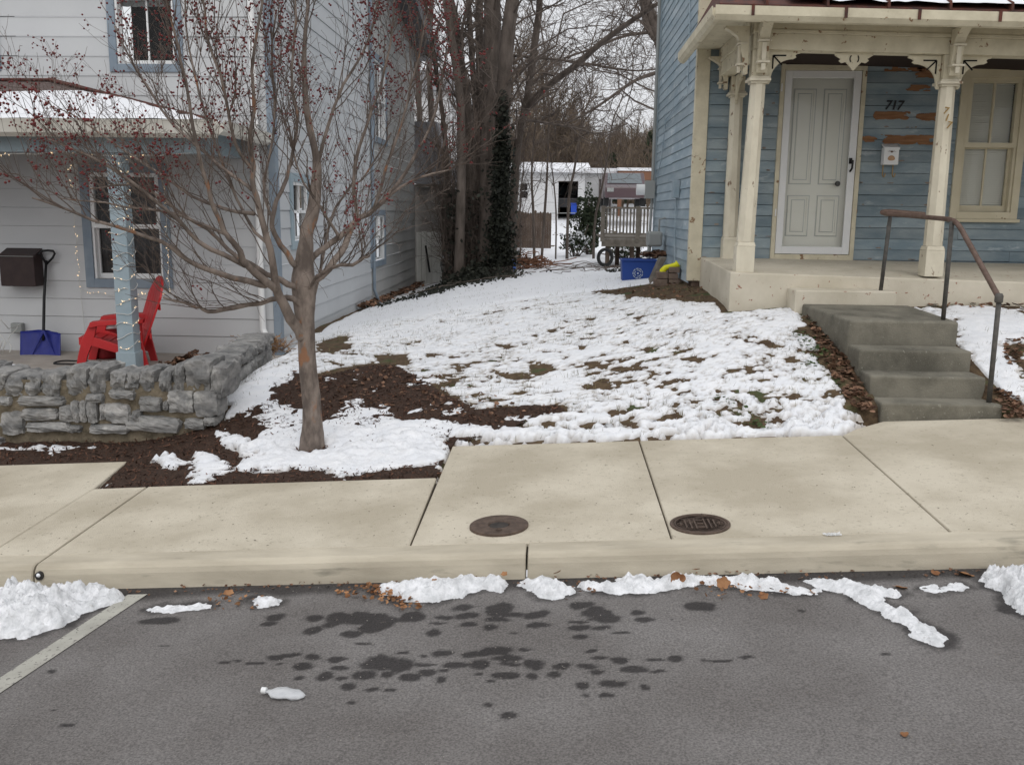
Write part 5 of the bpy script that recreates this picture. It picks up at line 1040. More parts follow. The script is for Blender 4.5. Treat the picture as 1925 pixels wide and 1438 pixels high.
# upper block above each capital + console bracket carrying the cornice
def console(xc_, yb, z0, z1, out=(0, -1), par=RH, block=True):
    if block: mb = MB(); mb.box(xc_-.07, xc_+.07, yb-.07, yb+.07, z0, z1); mb.build('capital_block', K['cream'], par, bevel=.004)
    ox_, oy_ = out; P = []
    h = (z1+.20)-(z0+.02); prof = [(0, 0), (.03, .0), (.045, .05), (.035, .09), (.06, .11), (.05, .16), (.065, .26), (.075, .36), (.11, .44), (.17, .50), (.22, .535), (.22, .56), (0, .56)]
    k = h/.56; base = np.array([xc_+ox_*.105, yb+oy_*.105, z0+.02]); wv_ = np.array([oy_, ox_, 0])*.045
    pts = [base+np.array([ox_, oy_, 0])*u*.95+np.array([0, 0, z*k])-wv_ for u, z in prof]
    m2 = MB(); m2.prism(pts, wv_*2); cb = m2.build('console_bracket', K['cream'], par, bevel=.003)
    m3 = MB(); 
    for (za, zb_) in ((.13, .34), (.02, .10)):
        m3.obox(base+np.array([ox_, oy_, 0])*(.075)+np.array([0, 0, (za+zb_)/2*k]), (oy_, ox_, 0), (ox_, oy_, 0), (0, 0, 1), .018, .012, (zb_-za)/2*k)
    for zz in (.115, .36): m3.obox(base+np.array([ox_, oy_, 0])*.055+np.array([0, 0, zz*k]), (oy_, ox_, 0), (ox_, oy_, 0), (0, 0, 1), .055, .045, .008)
    m3.build('bracket_moulding', K['cream2'], cb, bevel=.002)
for t_ in (t1, t2): console(t_[0], CY, t_[2]+.03, sg(zB, t_[0])-.001)
console(b4x, CY, t2[2]-.02, sg(zB, b4x)-.001)
console(t1[0], CY, t1[2]+.03, sg(zB, t1[0])-.001, (-1, 0), block=False); console(t3[0], 10.3, t3[2]+.03, sg(zB, t3[0])-.001, (-1, 0))
# centre pendant between columns
def pendant(px):
    c = at(px, 98, CY); z0 = sg(zB, c[0])-.001; h = [(0, 0), (.17, 0), (.165, -.02), (.115, -.05), (.13, -.065), (.105, -.085), (.07, -.075), (.05, -.095), (0, -.15)]
    pts = [(c[0]+u, CY-.014, z0+z) for u, z in h]+[(c[0]-u, CY-.014, z0+z) for u, z in h[::-1][1:-1]]; mb = MB(); mb.prism(pts, (0, .028, 0)); p_ = mb.build('pendant', K['cream'], RH, bevel=.002)
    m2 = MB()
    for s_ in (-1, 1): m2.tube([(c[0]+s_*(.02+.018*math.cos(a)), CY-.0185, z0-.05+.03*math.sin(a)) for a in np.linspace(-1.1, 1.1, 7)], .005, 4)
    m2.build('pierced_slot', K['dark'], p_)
pendant(1606)
# left pilaster block at far end of side beam
# wall mailbox
a = at(1660, 310, YR-.1); b = at(1691, 274, YR-.1)
MX = thing('mailbox', 'small white wall mailbox with two brass newspaper hooks below', 'mailbox', (a[0]+.08, YR, a[2]))
mb = MB(); mb.box(a[0], b[0], YR-.11, YR-.014, a[2], b[2]-.02); mb.build('box_body', K['white'], MX, bevel=.006)
mb = MB(); mb.hexa([(a[0]-.005, YR-.118, b[2]-.045), (b[0]+.005, YR-.118, b[2]-.045), (b[0]+.005, YR-.016, b[2]+.01), (a[0]-.005, YR-.016, b[2]+.01), (a[0]-.005, YR-.118, b[2]-.018), (b[0]+.005, YR-.118, b[2]-.018), (b[0]+.005, YR-.016, b[2]+.022), (a[0]-.005, YR-.016, b[2]+.022)]); mb.build('lid', K['white'], MX, bevel=.004)
mb = MB(); cxm = (a[0]+b[0])/2; zc = a[2]+.06
mb.prism([(cxm+.038*math.cos(t), YR-.1105, zc+(.036*math.sin(t) if math.sin(t) > 0 else .018*math.sin(t))) for t in np.linspace(0, 6.28, 22)[:-1]], (0, -.002, 0)); mb.build('beehive_mark', mat('tan_print', (.42, .25, .14), .7, col2=(.55, .36, .22), scale=60), MX)
mb = MB(); zc2 = a[2]+.135; mb.prism([(cxm+.014*math.cos(t), YR-.1105, zc2+.010*math.sin(t)) for t in np.linspace(0, 6.28, 14)[:-1]], (0, -.0015, 0)); mb.bar((cxm-.045, YR-.112, zc2+.003), (cxm+.045, YR-.112, zc2-.002), .003, .002); mb.bar((cxm-.045, YR-.112, zc2+.034), (cxm+.04, YR-.112, zc2+.036), .010, .002)
mb.bar((cxm-.03, YR-.112, zc2+.012), (cxm, YR-.112, zc2), .003, .002); mb.bar((cxm+.03, YR-.112, zc2+.012), (cxm, YR-.112, zc2), .003, .002)
mb.build('printed_mark', mat('brown_print', (.13, .08, .06), .7), MX)
for s_ in (-1, 1):
    mb = MB(); xx = cxm+s_*.052; mb.tube([(xx, YR-.03, a[2]), (xx, YR-.03, a[2]-.10), (xx, YR-.06, a[2]-.125), (xx, YR-.10, a[2]-.12), (xx, YR-.11, a[2]-.09)], .006, 6); mb.build('newspaper_hook', mat('brass%s' % s_, (.38, .26, .12), .5), MX)

# ------------------------------------------------------------------ concrete steps
ST_ = thing('concrete_steps', 'dark grey concrete steps of four risers rising from the sidewalk to the porch', 'steps', (2.7, 6.8, .3))
YL0 = 7.30; L0 = at(1597, 602, YL0); R0 = at(1803, 608, YL0); Lb = at(1507, 573, 8.3); lz = L0[2]
mb = MB()
mb.hexa([(L0[0], YL0, -.1), (R0[0], YL0, -.1), (R0[0]-.02, 8.295, -.1), (Lb[0], 8.295, -.1), (L0[0], YL0, lz), (R0[0], YL0, lz), (R0[0]-.02, 8.295, lz+.03), (Lb[0], 8.295, lz+.03)]); mb.build('landing', K['oldconc'], ST_, bevel=.018)
prevY = YL0
for (l, r, Y0) in (((1616, 657), (1828, 660), 7.02), ((1637, 706), (1855, 710), 6.76), ((1657, 757), (1887, 759), 6.53)):
    a = at(*l, Y0); b = at(*r, Y0); mb = MB(); mb.box(a[0], b[0], Y0, prevY-.001, -.1, a[2]); mb.build('step', K['oldconc'], ST_, bevel=.016); prevY = Y0
# handrail
HR = thing('handrail', 'rusty brown pipe handrail beside the concrete steps', 'handrail', (3.0, 7.1, .9))
Ra = at(1656, 400, 8.28); pc = at(1735, 402, 8.36)
path = [at(1738, 403, 8.62), at(1700, 400, 8.60), at(1668, 397, 8.56), at(1656, 399, 8.49), at(1664, 402, 8.42), at(1700, 405, 8.19), at(1745, 409, 7.84), at(1780, 412, 7.49), at(1793, 415, 7.36), at(1803, 424, 7.28), at(1812, 440, 7.22), at(1845, 500, 6.90), at(1878, 560, 6.60)]
def smoothp(P, n=3):
    P = [np.array(p) for p in P]
    for _ in range(n):
        Q = [P[0]]
        for a_, b_ in zip(P[:-1], P[1:]): Q += [a_*.75+b_*.25, a_*.25+b_*.75]
        P = Q+[P[-1]]
    return np.array(P)
mb = MB(); mb.tube(smoothp(path, 2), .0195, 12); mb.build('rail', K['rail'], HR, smooth=True)
for (tp, bt, Y0, Y1) in (((1674, 404), (1656, 541), 8.39, 8.42), ((1790, 416), (1773, 601), 7.36, 7.40), ((1878, 564), (1859, 756), 6.60, 6.62)):
    A_ = at(*tp, Y0); B_ = at(*bt, Y1); mb = MB(); mb.tube([A_, B_-np.array([0, 0, .03])], .0175, 12); mb.build('post', K['railgrey'], HR, smooth=True)
mb = MB(); e = at(1878, 560, 6.60); mb.lathe((e[0], e[1], e[2]-.035), [(.024, 0), (.028, .01), (.028, .05), (.02, .065), (.001, .068)], 14); mb.build('elbow', K['railgrey'], HR, smooth=True)

# ------------------------------------------------------------------ bin, boards, pavers, boot, meters at the house corner
p = at(1200, 533, 12.2); bx = p[0]; g0 = p[2]
BN = thing('recycling_bin', 'blue plastic recycling bin with a round white emblem beside the blue house', 'bin', (bx, 12.2, g0))
a = at(1168, 533, 12.2); b = at(1236, 486, 12.2); a2 = at(1170, 534, 12.2); x0_, x1_ = at(1168, 487, 12.2)[0], at(1235, 487, 12.2)[0]; xb0, xb1 = at(1170, 534, 12.2)[0], at(1229, 534, 12.2)[0]; zt_ = at(1200, 488, 12.2)[2]
mb = MB(); mb.hexa([(xb0, 12.22, g0), (xb1, 12.22, g0), (xb1, 12.5, g0), (xb0, 12.5, g0), (x0_+.008, 12.2, zt_-.02), (x1_-.008, 12.2, zt_-.02), (x1_-.008, 12.53, zt_-.02), (x0_+.008, 12.53, zt_-.02)]); mb.build('tub_body', K['blueplastic'], BN, bevel=.012)
mb = MB(); ring_o = (0, 0, 0)
for (xa, xb_, ya, yb_) in ((x0_, x1_, 12.185, 12.21), (x0_, x1_, 12.52, 12.545), (x0_, x0_+.02, 12.2101, 12.5199), (x1_-.02, x1_, 12.2101, 12.5199)): mb.box(xa, xb_, ya, yb_, zt_-.022, zt_)
mb.build('rim', K['blueplastic'], BN, bevel=.004)
cx_ = at(1199, 514, 12.2); MK = MB(); mm_ = mat('white_print', (.42, .48, .58), .6); cz_ = cx_[2]; sl = 12.196
def arc(r, a0, a1, th, n=14):
    P = []; 
    for a_ in np.linspace(a0, a1, n): P.append((cx_[0]+r*math.cos(a_), sl, cz_+r*math.sin(a_)))
    MK.tube(P, th, 4)
for k in range(9): arc(.062, k*.698+.06, k*.698+.58, .006, 5)
for k in range(3): arc(.040, k*2.094+.3, k*2.094+1.9, .005, 8)
MK.lathe((cx_[0], sl-.002, cz_), [(.012, .004), (.012, 0), (.001, 0)], 10, axis=1); MK.build('emblem', mm_, BN)
# leaning board
A_ = at(1220, 540, 11.6); B_ = at(1247, 484, 11.75); mb = MB(); mb.bar(A_, B_, .03, .30, up=(0, 1, 0)); 
mb = MB(); d_ = B_-A_; mb.hexa([A_+np.array([-.02, -.05, 0]), A_+np.array([.025, -.05, 0]), A_+np.array([.025, .25, 0]), A_+np.array([-.02, .25, 0]), B_+np.array([-.03, -.05, 0]), B_+np.array([.04, -.05, 0]), B_+np.array([.04, .25, 0]), B_+np.array([-.03, .25, 0])]); tag(mb.build('leaning_board', K['deckwood'], bevel=.004), 'grey wooden board leaning to the right of the blue bin', 'board')
# pavers
PG = 'paver bricks piled by the house corner'
for i, (a_, b_, ww, hh, lab) in enumerate([(1243, 532, 24, 14, 'broad brick at the bottom left of the small pile'), (1246, 518, 20, 13, 'broad brick lying on the bottom left brick of the pile'), (1267, 532, 19, 12, 'bottom brick of the right stack by the corner board'), (1266, 520, 18, 11, 'middle brick of the right stack by the corner board'), (1268, 508, 20, 11, 'top brick of the right stack under the yellow boot')]):
    Yb = 11.0; p = at(a_, b_, Yb); k = Yb/1740; mb = MB(); hx, hz = ww*k/2, hh*k/2-.001; mb.box(p[0]-hx, p[0]+hx, Yb-.0, Yb+.19, p[2]-hz, p[2]+hz); tag(mb.build('paver_brick', K['brick'], bevel=.008), lab, 'brick', PG)
# yellow boot lying on its side
p = [at(a_, b_, 11.02) for a_, b_ in ((1245, 517), (1247, 510), (1252, 504), (1262, 501), (1272, 499), (1276, 496))]
mb = MB(); mb.tube([q+np.array([0, .05, 0]) for q in p], [.030, .040, .034, .026, .034, .046], 12); bt = mb.build('rubber_boot', K['yellow'], smooth=True); tag(bt, 'bright yellow rubber boot lying on the stacked bricks', 'boot')
# leaf pile / twigs behind the bin
mb = MB()
for i in range(150):
    q = at(1232+RNG.normal(0, 11), 482-abs(RNG.normal(0, 3)), 12.6+RNG.uniform(-.1, .3)); mb.add(*leaf_mesh(q, .05, RNG.uniform(0, 6), .4, 5, RNG.normal(0, .6)))
tag(mb.build('leaf_pile', K['leaf2']), kind='stuff')
# meters on the side wall
def sideat(px, py, dx=0): p = atX(px, py, XR-dx); return p
p = sideat(1270, 357, .05); MT = thing('utility_box', 'small grey flat utility box on the blue side wall', 'utility box', p)
mb = MB(); mb.box(XR-.085, XR-.013, p[1]-.11, p[1]+.13, p[2]-.10, p[2]+.11); mb.build('box_body', K['rsid2'], MT, bevel=.006)
mb = MB(); mb.tube([(XR-.04, p[1], p[2]-.1), (XR-.035, p[1]-.02, p[2]-.6), (XR-.03, p[1]-.05, .95)], .009, 6); mb.build('conduit', K['rsid2'], MT)
p = at(1222, 357, 14.1); MT = thing('electric_meter', 'round electric meter at the rear corner of the blue house', 'meter', p)
mb = MB(); mb.box(XR-.18, XR-.03, 14.05, 14.2, p[2]-.13, p[2]+.13); mb.build('meter_base', K['meter'], MT, bevel=.01); mb = MB(); mb.tube([(XR-.18, 14.12, p[2]), (XR-.30, 14.12, p[2])], .08, 16); mb.build('meter_dial', K['white'], MT)
mb = MB(); mb.tube([(XR-.06, 14.17, 5.3), (XR-.06, 14.17, p[2]+.1)], .025, 8); mb.tube([(XR-.06, 14.17, p[2]-.1), (XR-.10, 14.17, .6)], .02, 8); mb.build('conduit', K['meter'], MT)
p = at(1238, 450, 12.6); MT = thing('gas_meter', 'grey gas meter low on the blue side wall', 'meter', p)
mb = MB(); mb.box(XR-.26, XR-.06, 12.6, 12.85, p[2]-.10, p[2]+.10); mb.build('meter_body', K['meter'], MT, bevel=.03); mb = MB(); mb.tube([(XR-.21, 12.7, p[2]-.1), (XR-.21, 12.7, .7)], .014, 6); mb.tube([(XR-.10, 12.7, p[2]+.09), (XR-.10, 12.7, p[2]+.26), (XR-.02, 12.7, p[2]+.28)], .014, 6); mb.build('pipe', K['meter'], MT)
mb = MB(); P = [sideat(1297, 0, .03), sideat(1295, 110, .03), sideat(1292, 180, .03), sideat(1285, 180, .03), sideat(1252, 225, .03), sideat(1243, 300, .03), sideat(1236, 330, .03)]; mb.tube(P, .008, 5); tag(mb.build('service_cable', K['rsid2']), 'blue-painted cable running down the side wall of the blue house', 'cable')

# paint loss: small scattered bare flecks on boards and posts
mb = MB(); rgp = np.random.default_rng(77)
for i in range(150):
    x = rgp.uniform(XR+.15, 4.9); j = int(rgp.integers(0, 20)); 
    if DX0+XR-.02 < x < DX1+XR+.02 or w0+XR-.03 < x < w1+XR+.03: continue
    z = bz+j*.1165+.004; hw = rgp.uniform(.01, .06); hh = rgp.uniform(.004, .014); n = 7; P = [(x+hw*math.cos(t)*rgp.uniform(.6, 1), YR-.0135, z+hh+hh*math.sin(t)*rgp.uniform(.5, 1)) for t in np.linspace(0, 6.28, n+1)[:-1]]; mb.add(P, [tuple(range(n))])
o_ = mb.build('paint_loss', mat('grey_bare_board', (.16, .13, .11), .9, col2=(.30, .25, .21), scale=14), RH); o_['kind'] = 'stuff'
# ------------------------------------------------------------------ batch of thin tapering twigs
def twigs(mb, P, r):
    """P: (n,m,3) polylines, r: (n,m) radii ; three-sided tubes, all at once"""
    n, m, _ = P.shape; T = np.gradient(P, axis=1); T /= np.linalg.norm(T, axis=2, keepdims=True)+1e-9
    ref = np.where(np.abs(T[:, :1, 2:]) > .9, np.array([1., 0, 0]), np.array([0, 0, 1.])); U = np.cross(T, np.broadcast_to(ref, T.shape)); U /= np.linalg.norm(U, axis=2, keepdims=True)+1e-9; B = np.cross(T, U)
    V = np.stack([P+r[..., None]*(math.cos(a)*U+math.sin(a)*B) for a in (0, 2.094, 4.189)], 2).reshape(n, m*3, 3)
    q = [(i*3+j, i*3+(j+1) % 3, i*3+3+(j+1) % 3, i*3+3+j) for i in range(m-1) for j in range(3)]; q = np.array(q)
    F = (q[None]+(np.arange(n)*m*3)[:, None, None]).reshape(-1, 4); mb.add(V.reshape(-1, 3), F.tolist())
def sprout(P, R, k, L, r0, rg, spread=.9, up=.35, m=5, bend=.25, tmin=.15, outward=None):
    """k children for each parent polyline (n,M,3): returns polylines + radii"""
    n, M_, _ = P.shape; t = rg.uniform(tmin, .98, (n, k)); f = t*(M_-1); i = np.minimum(f.astype(int), M_-2); w_ = (f-i)[..., None]; ii = np.arange(n)[:, None]
    S0 = P[ii, i]*(1-w_)+P[ii, i+1]*w_; D = P[ii, i+1]-P[ii, i]; D /= np.linalg.norm(D, axis=2, keepdims=True)+1e-9; pr = R[ii, i]
    d = D+rg.normal(0, spread, D.shape)*np.array([1, 1, .8])+np.array([0, 0, up]); d /= np.linalg.norm(d, axis=2, keepdims=True)
    l = L*rg.uniform(.45, 1.15, (n, k))*(1-.35*t); S0 = S0.reshape(-1, 3); d = d.reshape(-1, 3); l = l.reshape(-1); N_ = len(l)
    s = np.linspace(0, 1, m); b = rg.normal(0, bend, (N_, 3))+np.array([0, 0, up*.6]); b2 = rg.normal(0, bend*.35, (N_, m, 3)); b2[:, 0] = 0
    Q = S0[:, None]+l[:, None, None]*(d[:, None]*s[None, :, None]+b[:, None]*(s**2)[None, :, None]*.6+b2*s[None, :, None])
    rr = np.minimum(r0*rg.uniform(.7, 1.1, N_), pr.reshape(-1)*.75)[:, None]*(1-.72*s)[None]; return Q, rr
def resamp(p, m): 
    p = np.asarray(p, float); d = np.concatenate([[0], np.cumsum(np.linalg.norm(np.diff(p, axis=0), axis=1))]); t = np.linspace(0, d[-1], m); return np.stack([np.interp(t, d, p[:, k]) for k in range(3)], 1)

# ------------------------------------------------------------------ crabapple tree
g0 = hit(587, 848, G); YT = g0[1]; mpx = YT/1740
CT = thing('crabapple_tree', 'bare crabapple tree full of small dark red berries in the snowy mulch bed', 'tree', (g0[0], g0[1], float(G(g0[0], g0[1]))))
def tl(*pts): return [at(x, y, YT+dy) for x, y, dy, w_ in pts], [w_*mpx/2*1.0 for x, y, dy, w_ in pts]
limbs = []
def limb(*pts): limbs.append(tl(*pts))
trunk = tl((588,872,0,60),(588,858,0,48),(587,846,0,38),(587,830,0,35),(588,800,0,35),(586,760,0,34),(581,710,0,33),(577,670,0,34),(576,645,0,42),(575,628,0,44),(574,610,0,32),(573,596,0,25),(573,560,.02,24),(570,535,.03,22),(570,513,.05,19),(575,465,.06,14),(576,432,.08,13),(588,406,.1,12),(593,364,.12,10.5),(597,312,.15,9.5),(592,280,.16,8),(576,217,.2,7),(570,104,.25,5.5),(580,0,.3,4.5),(585,-80,.3,3.5))
limb((572,636,-.02,26),(560,618,-.05,23),(543,593,-.1,20),(531,565,-.15,18),(517,539,-.2,16),(515,508,-.23,13),(505,456,-.27,12),(494,418,-.3,11),(482,378,-.33,10.5),(475,347,-.35,9),(475,300,-.38,8),(468,263,-.4,7),(479,190,-.45,6),(473,117,-.5,5),(491,29,-.5,4),(498,-60,-.5,3))
limb((520,545,-.2,16),(486,520,-.3,15),(460,496,-.38,13),(446,465,-.42,11),(427,442,-.48,9.5),(408,406,-.52,8.5),(394,371,-.56,7.5),(375,300,-.6,6.5),(360,219,-.65,5.5),(345,131,-.7,4.5),(330,76,-.75,4),(310,-20,-.75,3))
limb((462,500,-.36,10),(404,470,-.5,8.5),(380,461,-.55,8),(350,430,-.62,7),(311,393,-.7,6),(230,330,-.85,5),(150,285,-.95,4),(90,262,-1,2.6))
limb((568,560,0,15),(560,543,-.02,14),(531,529,-.05,12),(510,520,-.08,11),(479,503,-.1,10),(440,478,-.1,8),(400,440,-.12,7),(350,408,-.15,6),(292,360,-.2,5),(230,345,-.25,4),(170,355,-.3,2.6))
limb((500,536,-.22,13),(451,527,-.4,11),(411,515,-.5,10),(380,503,-.56,9),(351,488,-.6,8),(313,458,-.68,7),(270,442,-.75,6),(189,420,-.85,5),(135,396,-.95,4),(60,372,-1.05,2.6))
limb((570,580,-.02,14),(560,567,-.05,13),(545,560,-.08,12),(517,561,-.12,10),(482,572,-.16,8.5),(427,581,-.22,8),(397,589,-.26,8),(380,579,-.3,6),(362,575,-.32,5),(307,559,-.4,4))
limb((568,515,.03,14),(545,484,0,12),(522,454,-.03,10.5),(512,432,-.05,9.5),(512,402,-.05,9),(522,371,0,8),(541,324,.05,7),(550,300,.1,6.5),(560,230,.15,5.5),(545,150,.2,5),(555,60,.2,4),(550,-50,.2,3))
limb((574,520,.05,14),(583,489,.1,13),(605,468,.15,12),(640,447,.22,12),(671,413,.3,12),(699,399,.38,10.5),(723,376,.45,9.5),(758,335,.55,8),(781,292,.6,6.5),(801,257,.65,5.5),(822,190,.7,4.5),(835,120,.75,3.5),(850,60,.75,2.5))
limb((574,560,.02,18),(583,536,.05,17),(612,513,.12,15),(635,484,.18,14),(652,456,.24,13),(664,423,.3,11),(672,408,.32,9),(664,359,.36,7.5),(668,300,.4,6.5),(690,230,.45,5.5),(720,150,.5,4.5),(740,60,.55,3.6),(745,-40,.55,3))
limb((477,402,-.3,8),(441,397,-.1,7),(411,390,.05,6.5),(380,380,.15,6),(300,330,.3,5),(205,263,.5,4),(146,219,.6,3),(110,205,.65,2))
limb((473,357,-.35,7),(439,331,-.25,6.5),(404,305,-.15,6),(340,250,0,5),(292,190,.15,4.3),(250,120,.25,3.5),(215,50,.3,2.6))
limb((475,320,-.36,6.5),(452,290,-.42,6),(438,263,-.5,5.5),(421,160,-.62,5),(394,88,-.7,4),(380,0,-.75,3.2),(375,-60,-.75,2.5))
limb((594,330,.15,8),(613,240,.3,7),(635,190,.38,6),(650,150,.42,5.5),(690,90,.5,4.5),(712,0,.55,3.5),(720,-60,.55,2.8))
limb((640,450,.2,7),(615,412,.1,5.5),(600,385,.0,4),(560,330,-.1,3.4),(545,250,-.2,3))
limb((578,545,.0,8),(600,520,-.15,7),(632,500,-.3,6.5),(672,497,-.5,6),(680,484,-.55,5),(695,481,-.6,3.5))
limb((580,600,.05,6),(592,560,.15,6),(605,500,.3,6),(611,455,.4,5.5),(625,400,.5,5),(650,360,.6,4),(690,330,.7,3.4),(735,250,.8,2.6))
limb((730,370,.45,6),(760,345,.5,5.5),(800,330,.5,4),(850,318,.5,3))
limb((700,400,.38,7),(720,330,.35,6),(745,260,.3,5),(770,180,.3,4),(790,90,.3,3.2),(805,20,.3,2.6))
limb((505,460,-.27,7),(470,430,-.2,6),(440,360,-.15,5),(405,270,-.1,4.5),(370,160,0,4),(350,60,0,3),(345,-20,0,2.5))
limb((427,442,-.48,6),(380,420,-.45,5.5),(330,400,-.4,5),(250,390,-.35,4),(180,380,-.3,3),(110,372,-.3,2))
limb((512,410,-.05,6),(490,360,.1,5.5),(510,280,.2,5),(520,200,.3,4.5),(505,110,.35,4),(520,20,.35,3))
mb = MB(); P, r = trunk; q = resamp(smoothp(P, 2), 150); mb.tube(q, np.interp(np.linspace(0, 1, 150), np.linspace(0, 1, len(r)), r), 22)
V = mb.v[0]; ctr = np.repeat(q, 22, 0); dv = V-ctr; an_ = np.arctan2(dv[:, 1], dv[:, 0]); f_ = 1+.16*N1.fbm(an_*2.2+20, V[:, 2]*5, 1, 3)+.16*N2.fbm(an_*5+20, V[:, 2]*14, 1, 3); mb.v[0] = ctr+dv*f_[:, None]
mb.build('trunk', K['bark'], CT, smooth=True)
mb = MB()
for P, r in limbs:
    q = smoothp(P, 1); q[1:-1] += RNG.normal(0, .004, q[1:-1].shape); mb.tube(q, np.interp(np.linspace(0, 1, len(q)), np.linspace(0, 1, len(r)), r), 8)
mb.build('limbs', K['bark'], CT, smooth=True)
rg = np.random.default_rng(12)
LP = []; LR = []
for P, r in limbs+[(trunk[0][14:], trunk[1][14:])]:
    q = resamp(P, 14); LP.append(q); LR.append(np.interp(np.linspace(0, 1, 14), np.linspace(0, 1, len(r)), r))
LP = np.array(LP); LR = np.array(LR)
mb = MB()
A1, B1 = sprout(LP, LR, 16, .85, .0048, rg, .42, .55, 7, .16, .22)
A2, B2 = sprout(A1, B1, 4, .36, .0024, rg, .55, .35, 5, .2, .2)
A3, B3 = sprout(A2, B2, 2, .11, .0016, rg, .8, .2, 3, .2, .2)
A4, B4 = sprout(LP, LR, 16, .14, .0022, rg, 1.0, .2, 4, .35, .05)
for a, b in ((A1, B1), (A2, B2), (A3, B3), (A4, B4)): twigs(mb, a, np.maximum(b, .0011))
mb.build('twigs', K['twig'], CT)
# berries in small hanging clusters, mostly high in the crown
c = np.concatenate([A2[:, -1], A2[:, 2], A3[:, -1], A1[:, 4], A1[:, 5], A1[:, 6]])
def topx(c):
    d = c-CAM; z = d@CF; return W_PX/2+F_PX*(d@CR)/z, H_PX/2-F_PX*(d@CU)/z
zc = c[:, 2]
dens = np.clip((zc-1.5)/1.0, .0, 1)*.8+.05; cl = N1.fbm(c[:, 0]*1.6, c[:, 2]*1.6+c[:, 1], 1.5, 2); dens *= np.clip(.55+cl*3.2, .05, 2.2)
c = c[rg.random(len(c)) < dens]
k = rg.integers(1, 5, len(c)); C_ = np.repeat(c, k, 0); C_ = C_+rg.normal(0, .014, C_.shape)-np.array([0, 0, .012])
phi = (1+5**.5)/2; ico = np.array([(-1, phi, 0), (1, phi, 0), (-1, -phi, 0), (1, -phi, 0), (0, -1, phi), (0, 1, phi), (0, -1, -phi), (0, 1, -phi), (phi, 0, -1), (phi, 0, 1), (-phi, 0, -1), (-phi, 0, 1)])/math.hypot(1, phi)
icf = np.array([(0, 11, 5), (0, 5, 1), (0, 1, 7), (0, 7, 10), (0, 10, 11), (1, 5, 9), (5, 11, 4), (11, 10, 2), (10, 7, 6), (7, 1, 8), (3, 9, 4), (3, 4, 2), (3, 2, 6), (3, 6, 8), (3, 8, 9), (4, 9, 5), (2, 4, 11), (6, 2, 10), (8, 6, 7), (9, 8, 1)])
rb = rg.uniform(.0058, .0088, len(C_)); V = (C_[:, None]+ico[None]*rb[:, None, None]).reshape(-1, 3); F = (icf[None]+(np.arange(len(C_))*12)[:, None, None]).reshape(-1, 3)
mb = MB(); mb.add(V, F.tolist()); tag(mb.build('berries', K['berry'], CT, smooth=True), kind='stuff')

# ------------------------------------------------------------------ background trees in the gap
def bgtree(pts, Y, lab, name='bare_tree', nb=26, L=3.0, seed=1, k2=7, k3=5, mats=('bark2', 'twig2'), up=.25, group='bare trees in the gap between the houses', r1=.03, top=3., tmin=.25, fine=.0042, extra=()):
    rg = np.random.default_rng(seed); m_ = Y/1740; P = [at(x, y, Y) for x, y, w_ in pts]; r = [w_*m_/2 for x, y, w_ in pts]
    d = P[-1]-P[-2]; d /= np.linalg.norm(d)
    for i in range(4): P.append(P[-1]+d*top/4+rg.normal(0, .1, 3)); r.append(r[-1]*.75)
    g_ = P[0].copy(); g_[2] = float(G(g_[0], g_[1])); P[0][2] = g_[2]-.1
    t = thing(name, lab, 'tree', g_, group); mb = MB(); q = smoothp(P, 1); rr_ = np.interp(np.linspace(0, 1, len(q)), np.linspace(0, 1, len(r)), r); mb.tube(q, rr_, 10); 
    for e in extra: Pe = [at(x, y, Y+dy) for x, y, dy, w_ in e]; qe = smoothp(Pe, 1); mb.tube(qe, np.interp(np.linspace(0, 1, len(qe)), np.linspace(0, 1, len(e)), [w_*m_/2 for x, y, dy, w_ in e]), 8)
    mb.build('trunk', K[mats[0]], t, smooth=True)
    LPs = [resamp(q, 16)]; LRs = [np.interp(np.linspace(0, 1, 16), np.linspace(0, 1, len(r)), r)]
    a, b = sprout(np.array(LPs), np.array(LRs), nb, L, r1, rg, .75, up, 8, .3, tmin)
    sets = [(a, b)]
    if extra:
        LPe = np.array([resamp([at(x, y, Y+dy) for x, y, dy, w_ in e], 16) for e in extra]); LRe = np.array([np.interp(np.linspace(0, 1, 16), np.linspace(0, 1, len(e)), [w_*m_/2 for x, y, dy, w_ in e]) for e in extra])
        a0, b0 = sprout(LPe, LRe, 12, L*.6, r1*.6, rg, .8, up, 8, .3, .2); sets.append((a0, b0)); a = np.concatenate([a, a0]); b = np.concatenate([b, b0])
    a2, b2 = sprout(a, b, max(3, int(k2*.72)), L*.45, r1*.30, rg, .7, .0, 7, .3, .15); a3, b3 = sprout(a2, b2, max(3, k3-1), L*.22, fine, rg, .7, -.1, 5, .3, .1)
    mb = MB()
    for A_, B_ in sets+[(a2, b2), (a3, b3)]: twigs(mb, A_, np.maximum(B_, fine*.55))
    mb.build('crown', K[mats[1]], t); return t
bgtree([(862,505,22),(866,400,18),(868,300,17),(866,180,15),(850,80,14),(840,0,13)], 17.5, 'slim leaning bare trunk at the left of the tree cluster beside the shed', seed=21, nb=18, L=2.2)
bgtree([(886,505,34),(884,400,26),(882,300,24),(877,182,20),(864,117,18),(848,0,17)], 18.5, 'bare tree whose trunk leans left above the shed roof', seed=22, nb=20, L=2.4)
bgtree([(906,505,26),(907,400,20),(906,300,18),(903,150,16),(900,0,15)], 19.5, 'thin straight dark trunk in the middle of the tree cluster', seed=23, nb=14, L=2.2)
bgtree([(918,508,54),(918,470,42),(917,400,34),(920,300,34),(924,180,34),(926,60,32),(925,-30,30)], 18, 'stout straight brown trunk beside the ivy-covered trunk', seed=24, nb=22, L=2.8)
